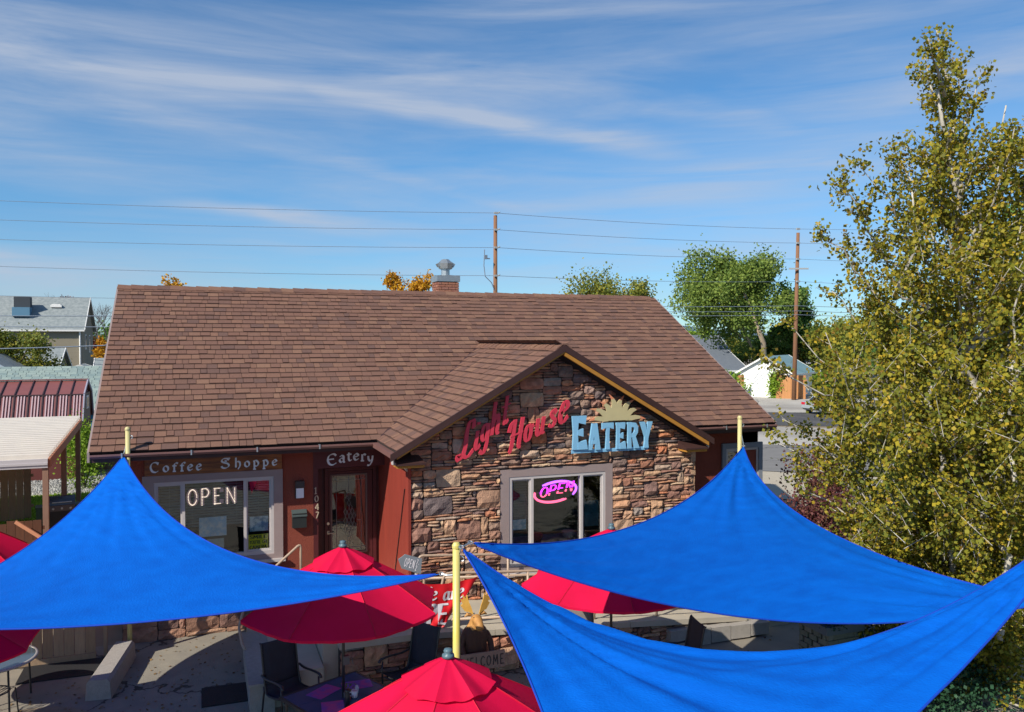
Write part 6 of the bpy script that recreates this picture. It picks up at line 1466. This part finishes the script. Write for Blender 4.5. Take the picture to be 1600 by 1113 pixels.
# the large leaning willow with its pale trunk
D = 88; B = gnd(1197, D)
clump_tree('willow_tree', B, 17.6, 6.9, m_leafw, 'large green tree with a pale leaning trunk beyond the white garage', 46, 34000, .30, bark=mat('pale_bark', (.36, .28, .19), (.26, .2, .14), rough=.9), lean=(-3.2, 1.2), lobes=34, crown_z0=3.2, tr=.34, lobe_r=.34, fmax=.92, front=4.6)
clump_tree('green_tree', gnd(1245, 92), 14.5, 3.6, m_leafg, 'dark green tree behind the right utility pole', 47, 12000, .30, lobes=16, crown_z0=2)
clump_tree('green_tree', gnd(1095, 110), 8.2, 3.4, m_leafb, 'low bright green tree left of the willow', 48, 2500, .4, lobes=9, crown_z0=1)
clump_tree('yellow_tree', gnd(1118, 118), 6.6, 1.6, m_leafy, 'small yellow tree beneath the left side of the willow', 49, 600, .35, lobes=6, crown_z0=1)
for i, (px, d, h, r, m, lab) in enumerate([(1300, 90, 9, 3.6, m_leafgy, 'olive tree right of the utility pole'), (1345, 78, 9.5, 3.6, m_leafgy, 'yellowish olive tree showing through the left of the aspen'), (1600, 34, 14.5, 3.6, m_leafg, 'dark green tree behind the top of the aspen'), (1430, 60, 9, 4, m_leafg, 'green tree behind the middle of the aspen'), (1540, 50, 9, 4.2, m_leafgy, 'olive tree behind the lower aspen'), (1650, 44, 10, 4, m_leafg, 'green tree behind the right edge of the aspen')]):
    clump_tree('green_tree', gnd(px, d), h, r, m, lab, 60 + i, 4200, .3, lobes=13, crown_z0=.8)
for i, (px, d, r, h, m, lab) in enumerate([(1212, 78.4, .9, 2.4, m_leafb, 'bright green bush against the white garage wall'), (1140, 74, 2.2, 2.6, m_leafb, 'bright green bush left of the white garage'), (1290, 86, 2.5, 2.6, m_leafb, 'bright bush behind the wooden fence'), (1226, 84, 1.4, 3.1, m_leafb, 'fern-like bush between the garage and the wooden fence')]):
    shrub('green_bush', gnd(px, d), r, h, m, lab, 80 + i, 1800, .22)
clump_tree('yellow_green_tree', gnd(22, 62), 6.9, 3.2, m_leafgy, 'rounded yellow-green tree in front of the beige two-storey house', 50, 11000, .2, lobes=20, crown_z0=1.5)
clump_tree('orange_tree', gnd(168, 64), 7.5, 1.2, m_leafy, 'orange tree just left of the restaurant roof', 51, 900, .24, lobes=6, crown_z0=1)
clump_tree('rust_tree', gnd(146, 98), 7.6, 2.2, m_leafrust, 'rust coloured tree beside the beige house', 52, 1800, .3, lobes=8, crown_z0=1)
clump_tree('rust_tree', gnd(100, 120), 12.6, 1.8, m_leafrust, 'reddish treetop over the beige house roof', 53, 700, .3, lobes=6, crown_z0=9)
for i, (px, dd_, h, r, m, lab) in enumerate([(1085, 125, 7.5, 4, m_leafw, 'pale green round tree on the skyline right of the roof'), (1150, 105, 6.5, 3.2, m_leafgy, 'yellow-green small tree under the willow on the left'), (1180, 100, 7.0, 3.0, m_leafw, 'light green small tree just left of the pale trunk'), (1225, 98, 7.5, 3.4, m_leafw, 'light green tree between the pale trunk and the utility pole'), (1275, 96, 8.6, 3.2, m_leafgy, 'yellow-olive tree low behind the utility pole'), (1320, 120, 9.5, 4.5, m_leafw, 'pale green tree on the skyline left of the aspen')]):
    clump_tree('green_tree', gnd(px, dd_), h, r, m, lab, 160 + i, 7000, .28, lobes=14, crown_z0=.6)
for i, (px, dd_) in enumerate([(-150, 150), (60, 160), (180, 140), (1010, 170), (1060, 180), (1390, 140), (1480, 150), (1600, 140)]):
    clump_tree('distant_tree', gnd(px, dd_), 9 + (i * 7 % 4), 6, m_leafgy if i % 2 else m_leafg, ['distant tree beyond the left picture edge', 'distant tree behind the beige house', 'distant tree at the left edge of the roof', 'distant tree low behind the right part of the ridge', 'distant low tree just past the right end of the ridge', 'distant tree behind the left side of the aspen', 'distant tree behind the aspen trunk', 'distant tree behind the right side of the aspen'][i], 190 + i, 3000, .5, lobes=12, crown_z0=.5)
# bare trees
def bare(px, d, h, label, seed):
    r3 = random.Random(seed); B = gnd(px, d); root = thing('bare_tree', tuple(B), label, 'tree'); b = MB()
    def rec(p, dr, L, r, k):
        e = p + dr * L; b.tube([p, p.lerp(e, .5) + Vector((r3.uniform(-1, 1), r3.uniform(-1, 1), 0)) * L * .06, e], [r, r * .8, r * .6], 5, caps=False)
        if k == 0: return
        for q_ in range(3): dd = (dr + Vector((r3.uniform(-.8, .8), r3.uniform(-.8, .8), r3.uniform(-.1, .5)))).normalized(); rec(e, dd, L * r3.uniform(.6, .8), r * .6, k - 1)
    rec(B, Vector((0, 0, 1)), h * .32, h * .016, 5); b.build('trunk', mat('grey_bark' + str(seed), (.13, .12, .12), (.1, .09, .09)), root)
bare(158, 115, 11.5, 'bare grey tree between the beige house and the roof edge', 1); bare(35, 130, 13.0, 'bare twigs showing over the left part of the beige house roof', 2); bare(92, 125, 13.0, 'bare tree top behind the beige house roof vents', 3)

# ------------------------------------------------------------------ houses
def house(name, c, L, Wd, he, hr, rz, wallm, roofm, label, cat='house', over=.4, trim=m_white, wins=(), doors=(), trimw=.16):
    """ridge along local X"""
    root = thing(name, tuple(c), label, cat); M = Matrix.Rotation(rz, 3, 'Z'); O_ = Vector(c)
    def T(x, y, z): return M @ Vector((x, y, z)) + O_
    b = MB(); x, y = L / 2, Wd / 2
    v = [T(-x, -y, 0), T(x, -y, 0), T(x, y, 0), T(-x, y, 0), T(-x, -y, he), T(x, -y, he), T(x, y, he), T(-x, y, he), T(-x, 0, hr - .08), T(x, 0, hr - .08)]
    b.add(v, [(0, 1, 5, 4), (2, 3, 7, 6), (1, 2, 6, 9, 5), (3, 0, 4, 8, 7)]); wallo = fix(b.build('wall', wallm, root))
    sl = (hr - he) / y; b = MB(); xo, yo = x + over * .7, y + over; zo = he - sl * over
    for s in (-1, 1):
        vs = [T(-xo, s * yo, zo), T(xo, s * yo, zo), T(xo, 0, hr), T(-xo, 0, hr)]; b.add(vs + [p - Vector((0, 0, .12)) for p in vs], [(0, 1, 2, 3), (7, 6, 5, 4), (0, 4, 5, 1), (1, 5, 6, 2), (2, 6, 7, 3), (3, 7, 4, 0)])
    ro = fix(b.build('roof', roofm, root))
    b = MB()
    for s in (-1, 1):
        b.beam(T(-xo, s * (yo + .02), zo - .08), T(xo, s * (yo + .02), zo - .08), .05, trimw)
        for e in (-1, 1): b.beam(T(e * (xo + .02), s * yo, zo - .06), T(e * (xo + .02), 0, hr - .06), .05, trimw)
    b.build('fascia', trim, root)
    for side, u, z, w, h in wins:
        wb = MB(); pb = MB(); ny = {'f': (0, -1), 'b': (0, 1), 'r': (1, 0), 'l': (-1, 0)}[side]
        if side in 'fb': c0 = (u, ny[1] * (y + .02), z); d0 = (w + .2, .06, h + .2); d1 = (w, .08, h)
        else: c0 = (ny[0] * (x + .02), u, z); d0 = (.06, w + .2, h + .2); d1 = (.08, w, h)
        wb.box(T(*c0), d0, m=M); wo_ = wb.build('window', trim, root); pb.box(T(*c0), d1, m=M); pb.build('pane', m_darkglass, wo_)
    return root, T
def cornerhouse(pxr, d, X_right=None): return gnd(pxr, d)
# (all aligned with the street grid, as the restaurant is)
c = gnd(128, 80); hb, T = house('beige_house', (c.x - 9, c.y + 4.4, 0), 18, 8.6, 6.9, 10.0, 0, m_beige, m_greyshingle, 'two-storey beige house with a grey shingle roof at the far left', wins=[('f', 2, 5.4, 1.2, 1.2), ('f', -3, 5.4, 1.6, 1.2), ('r', -1.8, 5.4, .6, 1.3), ('r', 1.2, 5.2, .6, 1.6), ('f', 3.5, 2.0, 1.4, 1.2)])
b = MB(); b.tube([T(8.85, -4.42, 6.7), T(8.85, -4.42, .2)], .09, 6); b.build('downspout', m_white, hb)
sw = thing('swamp_cooler', tuple(T(3.6, -2.6, 8.1)), 'dark chimney box with a blue-grey cooler on the beige house roof', 'roof unit')
b = MB(); b.box(T(3.6, -2.2, 9.1), (1.4, 1.0, 1.5)); b.build('flue_box', mat('dark_flue', (.05, .06, .07)), sw); b = MB(); b.box(T(3.6, -2.7, 8.35), (1.5, 1.2, .9)); b.build('cooler_box', mat('blue_grey_box', (.10, .22, .32)), sw)
for u, lab in ((-.5, 'left pale roof vent on the beige house'), (6.4, 'right pale roof vent on the beige house')): b = MB(); b.box(T(u, -1.5, 9.0), (1.0, .6, .22)); b.box(T(u, -1.5, 9.15), (.8, .5, .1)); tag(b.build('roof_vent', m_white), lab, 'vent')
c = gnd(122, 66); hp, T = house('porch_cover', (c.x, c.y + 2.0, 0), 2.6, 5.6, 2.6, 3.6, R(90), m_tan, m_greyshingle, 'small porch with a pale gable roof beside the beige house', 'porch')
c = gnd(84, 66); hc, T = house('tan_house', (c.x - 8, c.y + 4, 0), 16, 8.6, 2.9, 4.95, 0, m_tan, m_greyshingle, 'low tan house with a grey shingle roof in front of the beige house', wins=[('r', -1, 1.9, 1.2, 1.0)])
c = gnd(-25, 56); house('dark_gable_house', (c.x, c.y + 3, 0), 7, 6.2, 2.7, 4.6, R(90), mat('dark_teal_wall', (.04, .08, .10)), m_greyshingle, 'dark gable end with a blue-grey trim at the left picture edge', trim=mat('blue_grey_fascia', (.35, .42, .48)))
c = gnd(158, 58); house('small_outbuilding', (c.x + 1.2, c.y + 2.5, 0), 3.2, 4.6, 2.6, 4.3, 0, m_beige, m_greyshingle, 'small pale-roofed outbuilding just left of the restaurant roof', 'outbuilding')
c = gnd(160, 40); hbl, T = house('blue_house', (c.x - 7.8, c.y + 3.6, 0), 15, 6.6, 2.45, 4.25, 0, m_blue, m_greyshingle2, 'blue outbuilding with a pale grey-green shingle roof behind the maroon shed', 'outbuilding', over=.3)
# individual tabs on the blue outbuilding's near slope
b = MB(); sl = (4.25 - 2.45) / 3.3; rr2 = random.Random(9)
y0_, n_r = -3.6, 20
for r in range(20):
    u = r / 20; x = -2.0 + rr2.uniform(0, .3)
    while x < 7.6:
        w = rr2.choice((.25, .35, .45)); yA = -3.6 + 3.6 * u; zA = 2.45 - sl * .3 + (4.25 - 2.45 + sl * .3) * u
        if x + w < 7.68: p = T(x, yA, zA); b.add([p + Vector((0, 0, .02)), p + Vector((w - .02, 0, .02)), p + Vector((w - .02, .19, .02 + .19 * sl)), p + Vector((0, .19, .02 + .19 * sl)), p + Vector((0, 0, -.0)), p + Vector((w - .02, 0, 0))], [(0, 1, 2, 3), (0, 4, 5, 1)])
        x += w
o = b.build('shingle_field', m_greyshingle2, hbl); o['kind'] = 'stuff'
# maroon gambrel shed
xr, ysh = gnd(128, 33.0).x, gnd(128, 33.0).y
shd = thing('gambrel_shed', (xr - 4, ysh + 1.6, 0), 'maroon metal gambrel shed with dark standing ribs', 'shed')
x0, x1 = xr - 9.5, xr; z_e, z_b, z_r = 2.35, 3.42, 3.95; y0, yb_, yr = ysh, ysh + .55, ysh + 1.75
b = MB(); b.bb(x0, x1 - .1, y0 + .12, 2 * yr - y0 - .12, 0, z_e); b.add([(x1 - .1, y0 + .12, z_e), (x1 - .1, yb_ + .05, z_b - .05), (x1 - .1, yr, z_r - .05), (x1 - .1, 2 * yr - yb_ - .05, z_b - .05), (x1 - .1, 2 * yr - y0 - .12, z_e)], [(0, 1, 2, 3, 4)]); fix(b.build('wall', mat('shed_wall', (.13, .035, .03), (.11, .03, .026)), shd))
m_gend = mat('shed_gable', (.24, .17, .13)); 
b = MB(); b.bb(x1 - .098, x1 - .05, y0 + .7, 2 * yr - y0 - .7, z_e - .1, z_b); b.build('gable_panel', m_gend, shd)
b = MB(); b.bb(x1 - .05, x1 - .02, yr - .3, yr + .35, 2.75, 3.3); wo_ = b.build('window', m_white, shd); b = MB(); b.bb(x1 - .02, x1 - .015, yr - .2, yr + .25, 2.83, 3.22); b.build('pane', m_darkglass, wo_)
m_panel_glint = mat('panel_reflection', (.50, .36, .38), rough=.3, spec=.6); pan = 10; k = 0; x = x1  # pale strip colour imitates bright reflections on the lower shed panels
while x > x0:
    xa = max(x - .50, x0)
    for (ya, za, yb2, zb2, nm) in ((y0, z_e, yb_, z_b, 'wall_panel'), (yb_, z_b, yr, z_r, 'roof_panel'), (2 * yr - yb_, z_b, yr, z_r, 'roof_panel'), (2 * yr - y0, z_e, 2 * yr - yb_, z_b, 'wall_panel')):
        b = MB(); b.add([(xa + .02, ya, za), (x - .02, ya, za), (x - .02, yb2, zb2), (xa + .02, yb2, zb2), (xa + .02, ya, za - .03), (x - .02, ya, za - .03), (x - .02, yb2, zb2 - .03), (xa + .02, yb2, zb2 - .03)], [(0, 1, 2, 3), (7, 6, 5, 4), (0, 4, 5, 1), (1, 5, 6, 2), (2, 6, 7, 3), (3, 7, 4, 0)])
        if nm == 'wall_panel':
            for q_ in (.14, .25, .36): b.beam((xa + q_, ya - .02, za), (xa + q_, yb2 - .02, zb2), .045, .04, mi=1)
        fix(b.build(nm, [m_roofmetal, m_panel_glint], shd)); c_ = MB(); c_.beam((xa, ya, za + .02), (xa, yb2, zb2 + .02), .04, .06, mi=0); c_.build('rib', m_ribdark, shd)
    x = xa
b = MB(); b.beam((x0, yb_ - .02, z_b), (x1, yb_ - .02, z_b), .07, .05); b.beam((x0, y0 - .02, z_e), (x1, y0 - .02, z_e), .07, .05); b.build('ridge_trim', m_ribdark, shd)
b = MB(); b.beam((x0, yr, z_r + .04), (x1, yr, z_r + .04), .16, .05); b.build('ridge_cap', m_roofmetal, shd)
b = MB()
for s in (0, 1):
    f = (lambda y: y) if s == 0 else (lambda y: 2 * yr - y)
    b.beam((x1 + .0, f(y0), z_e), (x1 + .0, f(yb_), z_b), .05, .12); b.beam((x1 + .0, f(yb_), z_b), (x1 + .0, yr, z_r), .05, .12)
b.build('rake_trim', mat('shed_trim', (.32, .31, .38)), shd)
# patio awning
a0 = gnd(72, 22.0); a1x = a0.x; aY0 = a0.y; aY1 = aY0 + 6.2; aX0 = a1x - 7.0; zf, zb_ = 2.42, 2.92
aw = thing('patio_awning', (a1x - 3, aY0 + 3, 0), 'pale ribbed metal patio awning on brown wooden posts', 'awning')
y = aY0; sl_ = (zb_ - zf) / (aY1 - aY0)
while y < aY1 - .01:
    b = MB(); z0_, z1_ = zf + (y - aY0) * sl_, zf + (y + .3 - aY0) * sl_
    b.add([(aX0, y, z0_), (a1x, y, z0_), (a1x, y + .24, z0_ + .19 * sl_), (aX0, y + .24, z0_ + .19 * sl_), (aX0, y + .25, z0_ + .13), (a1x, y + .25, z0_ + .13), (a1x, y + .3, z1_ + .13), (aX0, y + .3, z1_ + .13), (a1x, y + .302, z1_), (aX0, y + .302, z1_)], [(0, 1, 2, 3), (3, 2, 5, 4), (4, 5, 6, 7), (7, 6, 8, 9)])
    b.build('roof_panel', m_alum, aw); y += .302
b = MB(); b.bb(aX0, a1x + .02, aY0 - .10, aY0 - .02, zf - .20, zf + .04); b.bb(aX0, a1x + .02, aY0 - .13, aY0 - .1, zf - .12, zf - .06); b.build('front_gutter', mat('lilac_metal', (.46, .43, .44), rough=.4, spec=.5), aw)
b = MB(); b.beam((a1x + .04, aY0 - .02, zf - .08), (a1x + .04, aY1, zb_ - .08), .06, .24); b.build('side_beam', m_beam, aw)
for (xx, yy) in ((a1x - .05, aY0 + .02), (a1x - .05, aY0 + 3.1), (a1x - .05, aY1 - .1), (a1x - 1.05 - .6, aY0 + 1.6), (a1x - 2.35, aY0 + 1.6)):
    b = MB(); b.bb(xx - .07, xx + .07, yy - .07, yy + .07, 0, zf - .2 + (yy - aY0) * sl_); b.build('post', m_post, aw)
b = MB(); b.add([(aX0, aY0 + 2.2, zf + .45), (a1x - 3.6, aY0 + 5.9, zb_ + .2), (a1x - 3.8, aY1 + .4, zb_ + .35), (aX0 - 2, aY0 + 3.4, zf + .7)], [(0, 1, 2, 3)]); b.beam((a1x - 3.5, aY1 - .2, zb_ + .12), (aX0 + .2, aY0 + 2.4, zf + .35), .12, .14); fix(b.build('skylight_panel', m_galv, aw))
# neighbour fences
def fence(p, q, h, m, label, pw=.14, gap=.008, jag=.0, thick=.02, name='wood_fence', maxn=120, ear=0):
    p, q = Vector(p), Vector(q); L = (q - p).length; d = (q - p) / L; n = int(L / (pw + gap)); root = thing(name, tuple(p), label, 'fence'); a = math.atan2(d.y, d.x)
    for i in range(n):
        c = p + d * ((i + .5) * (pw + gap)); hh = h + random.uniform(-jag, jag); b = MB(); b.box(c + Vector((0, 0, hh / 2)), (pw, thick, hh), a); b.build('picket', m, root)
    b = MB(); nrm_ = Vector((-d.y, d.x, 0))
    for z in (h * .25, h * .8): b.beam(p + nrm_ * .03 + Vector((0, 0, z)), q + nrm_ * .03 + Vector((0, 0, z)), .04, .09)
    b.build('rail', m, root); return root
p = gnd(-40, 24.6); q = gnd(50, 25.6); fence(p, q, 1.75, m_wood, 'tall weathered board fence under the awning', .20, name='board_fence')
p = gnd(-50, 20.6); q = gnd(66, 21.2); fence(p, q, .95, m_dkwood, 'low dark red picket fence in front of the awning posts', .19, jag=.05)
b = MB(); p = gnd(22, 20.9) + Vector((0, -.1, 1.0)); q = gnd(66, 20.9) + Vector((0, -.1, .55)); b.beam(p, q, .04, .09); tag(b.build('leaning_board', m_beam), 'orange board leaning along the low dark fence', 'board')
p = gnd(150, 33.5); q = gnd(30, 36.5)
fence((XL - 4.6, 40.2, 0), (XL + .3, 38.6, 0), 1.3, m_wood, 'short grey board fence beyond the gravel strip', .2)
# barbecue grill
g = gnd(94, 23.6); gr = thing('barbecue_grill', tuple(g), 'black gas barbecue grill with side shelves under the awning', 'barbecue'); GM = Matrix.Rotation(R(8), 3, 'Z')
def GT(x, y, z): return GM @ Vector((x, y, z)) + g
b = MB(); b.box(GT(0, 0, .40), (.62, .5, .70), m=GM); b.build('cart', mat('grill_black', (.015, .016, .018), rough=.4), gr)
b = MB(); b.box(GT(0, -.02, .82), (.66, .52, .16), m=GM); b.build('firebox', mat('grill_grey', (.10, .09, .09), rough=.35, metal=.4), gr)
b = MB(); pr = [(.26 * math.cos(t), .24 * math.sin(t)) for t in np.linspace(0, math.pi, 9)]; b.prism(pr, lambda u, v, t: GT(t, u, .905 + v), -.34, .34); fix(b.build('lid', mat('grill_lid', (.03, .05, .07), rough=.25, spec=.7), gr))
b = MB(); b.tube([GT(-.25, -.30, 1.0), GT(.25, -.30, 1.0)], .014, 6); b.build('handle', m_galv, gr)
for x in (-.22, 0, .22): b = MB(); b.tube([GT(x, -.28, .82), GT(x, -.325, .82)], .03, 10); b.build('knob', m_galv, gr)
for s in (-1, 1): b = MB(); b.box(GT(s * .50, 0, .86), (.34, .46, .04), m=GM); b.box(GT(s * .5, .0, .45), (.30, .4, .76), m=GM); b.build('side_shelf', mat('green_shelf' + str(s), (.02, .05, .03), rough=.5), gr)
for sx in (-1, 1):
    for sy in (-1, 1): b = MB(); b.tube([GT(sx * .28, sy * .2, 0), GT(sx * .28, sy * .2, .06)], .03, 8); b.build('wheel', m_black, gr)
# ------------------------------------------------------------------ right background
c = gnd(1196, 79.5) + Vector((math.cos(R(34)), math.sin(R(34)), 0)) * 3.6; hw, T = house('white_garage', (c.x, c.y, 0), 7.2, 5.0, 2.6, 4.05, R(34), mat('white_siding', (.80, .80, .78), rough=.7), m_teal, 'white garage with a gable facing the street', 'garage', over=.45)
p = gnd(1213, 78.0); q = gnd(1262, 77.0); fence(p, q, 2.25, m_wood2, 'orange wooden board fence right of the white garage', .26)
p = gnd(1150, 79.0); q = gnd(1163, 79.0); fence(p, q, 2.2, m_wood2, 'short piece of wooden fence left of the white garage', .26)
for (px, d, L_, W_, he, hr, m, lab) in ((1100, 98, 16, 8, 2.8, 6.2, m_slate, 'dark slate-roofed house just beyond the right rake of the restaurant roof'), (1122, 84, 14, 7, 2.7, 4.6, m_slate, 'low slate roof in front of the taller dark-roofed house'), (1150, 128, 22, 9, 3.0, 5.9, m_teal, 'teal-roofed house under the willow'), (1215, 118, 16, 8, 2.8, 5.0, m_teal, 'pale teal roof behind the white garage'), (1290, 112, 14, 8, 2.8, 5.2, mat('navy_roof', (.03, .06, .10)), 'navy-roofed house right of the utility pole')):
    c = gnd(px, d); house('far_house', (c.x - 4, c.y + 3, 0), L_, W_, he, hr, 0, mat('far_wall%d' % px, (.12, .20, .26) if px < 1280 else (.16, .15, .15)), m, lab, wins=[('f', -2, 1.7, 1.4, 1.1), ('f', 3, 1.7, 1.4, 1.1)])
# parked silver car
cc = gnd(1298, 62.5); car = thing('parked_car', tuple(cc), 'silver car parked at the kerb, half hidden by aspen leaves', 'car'); CM = Matrix.Rotation(R(6), 3, 'Z')
def CT(x, y, z): return CM @ Vector((x, y, z)) + cc
prof = [(-2.2, .45), (-2.2, .85), (-2.05, .95), (-1.5, .98), (-.95, 1.38), (.35, 1.42), (1.1, 1.0), (2.0, .88), (2.2, .65), (2.2, .4), (1.8, .28), (-1.9, .28)]
m_car = mat('silver_paint', (.55, .60, .63), rough=.25, metal=.5, spec=.6)
b = MB(); n = len(prof); secs = []
for s, k in ((-.85, .0), (-.78, .04), (.78, .04), (.85, .0)):
    for x, z in prof: zz = z if z < 1.0 else 1.0 + (z - 1.0) * (1 if abs(s) < .8 else .1); b.v.append(tuple(CT(x * (1 if abs(s) < .8 else .985), s, zz)))
for a in range(3):
    for i in range(n): b.f.append((a * n + i, a * n + (i + 1) % n, (a + 1) * n + (i + 1) % n, (a + 1) * n + i)); b.mi.append(0)
b.f += [tuple(range(n)), tuple(range(4 * n - 1, 3 * n - 1, -1))]; b.mi += [0, 0]; fix(b.build('body', m_car, car))
b = MB(); 
for s in (-1, 1): b.add([CT(-1.35, s * .80, 1.02), CT(-.9, s * .80, 1.32), CT(.3, s * .80, 1.35), CT(.95, s * .80, 1.03)], [(0, 1, 2, 3)])
b.add([CT(-1.52, -.7, 1.0), CT(-1.52, .7, 1.0), CT(-1.0, .62, 1.37), CT(-1.0, -.62, 1.37)], [(0, 1, 2, 3)]); b.add([CT(1.13, -.7, 1.02), CT(1.13, .7, 1.02), CT(.42, .62, 1.4), CT(.42, -.62, 1.4)], [(0, 1, 2, 3)]); b.build('windows', m_darkglass, car)
for x in (-1.35, 1.35):
    for s in (-1, 1): b = MB(); b.tube([CT(x, s * .70, .33), CT(x, s * .88, .33)], .33, 16); w_ = b.build('wheel', m_black, car); b = MB(); b.tube([CT(x, s * .87, .33), CT(x, s * .89, .33)], .19, 12); b.build('rim', m_galv, w_)
for s in (-1, 1): b = MB(); b.box(CT(-2.19, s * .62, .80), (.06, .34, .18), m=CM); b.build('tail_light', mat('tail_red%d' % s, (.5, .02, .04), rough=.2), car)
# ------------------------------------------------------------------ utility poles and wires
def upole(px_t, py_t, px_b, d, label, r0=.2):
    t = at(px_t, py_t, d); b0 = gnd(px_b, d); root = thing('utility_pole', (b0.x, b0.y, 0), label, 'utility pole'); b = MB(); b.tube([b0, b0.lerp(t, .5), t], [r0, r0 * .85, r0 * .7], 10); b.build('shaft', m_pole_wood, root, smooth=True); return root, t, b0
u1, t1, b1 = upole(774, 337, 774, 60, 'brown utility pole standing behind the roof ridge near the chimney', .19)
u2, t2, b2 = upole(1247, 364, 1241, 76, 'taller-looking brown utility pole beside the white garage', .22)
hts1 = [333, 359, 387, 431]; hts2 = [358, 380, 405, 440]; yl = [309, 341, 373, 414]; yr_ = [362, 392, 428, 470]
b = MB()
for k, y in enumerate(hts1): p = at(775, y, 59.8); b.box(p, (.30, .12, .14)); b.tube([p + Vector((.15, 0, 0)), p + Vector((.28, -.1, .08))], .05, 6)
b.build('insulator', mat('pole_hardware', (.30, .32, .33)), u1)
b = MB(); P = [at(*p) for p in ((757, 390, 59.5), (756, 415, 59.5), (758, 432, 59.5), (768, 442, 59.7), (773, 455, 59.9))]; b.tube(P, .035, 5); P = at(759, 402, 59.4); b.box(P, (.22, .15, .30)); b.box(P + Vector((.15, 0, -.1)), (.35, .08, .08)); b.build('hanging_cable', m_wire, u1)
b = MB()
for k, y in enumerate(hts2): p = at(1247, y, 75.8); b.box(p, (.36, .16, .16))
p = at(1248, 420, 75.6); b.beam(p - rgt * .9, p + rgt * .9, .14, .14); b.build('insulator', MATS['pole_hardware'], u2)
names = ['topmost', 'second', 'third', 'lowest']
def wire(pts, label, r=.028):
    b = MB(); out = []
    for p, q in zip(pts[:-1], pts[1:]):
        sag = (q - p).length * .006
        for k in range(12): t = k / 12; out.append(p.lerp(q, t) - Vector((0, 0, 4 * t * (1 - t) * sag)))
    out.append(pts[-1]); b.tube(out, r, 5); tag(b.build('power_line', m_wire), label, 'overhead wire', 'overhead wires')
for k in range(4):
    wire([at(-400, yl[k] - 14, 60 - 6), at(775, hts1[k], 60), at(1247, hts2[k], 76), at(1900, yr_[k] - 10, 86)], '%s of the four thin wires strung between the two utility poles' % names[k], .017)
for k, (y0, y1, lab) in enumerate(((452, 468, 'thin low wire crossing the sky left of the roof'), (489, 491, 'dark wire crossing the beige house roof'), (506, 508, 'thick dark wire along the eave of the beige house'))):
    wire([at(-300, y0, 54), at(430, y1, 60)], lab, .015 if k == 0 else .03)
wire([at(-300, 548, 52), at(165, 540, 56), at(172, 532, 57)], 'pale wire running past the beige house wall', .04)
for k, (y0, y1, lab) in enumerate(((474, 478, 'upper of three low wires right of the roof'), (482, 486, 'middle of three low wires right of the roof'), (489, 492, 'lowest of three low wires right of the roof'))):
    wire([at(760, y0, 68), at(1246, y1, 75.5), at(1900, y1 + 8, 84)], lab, .024)
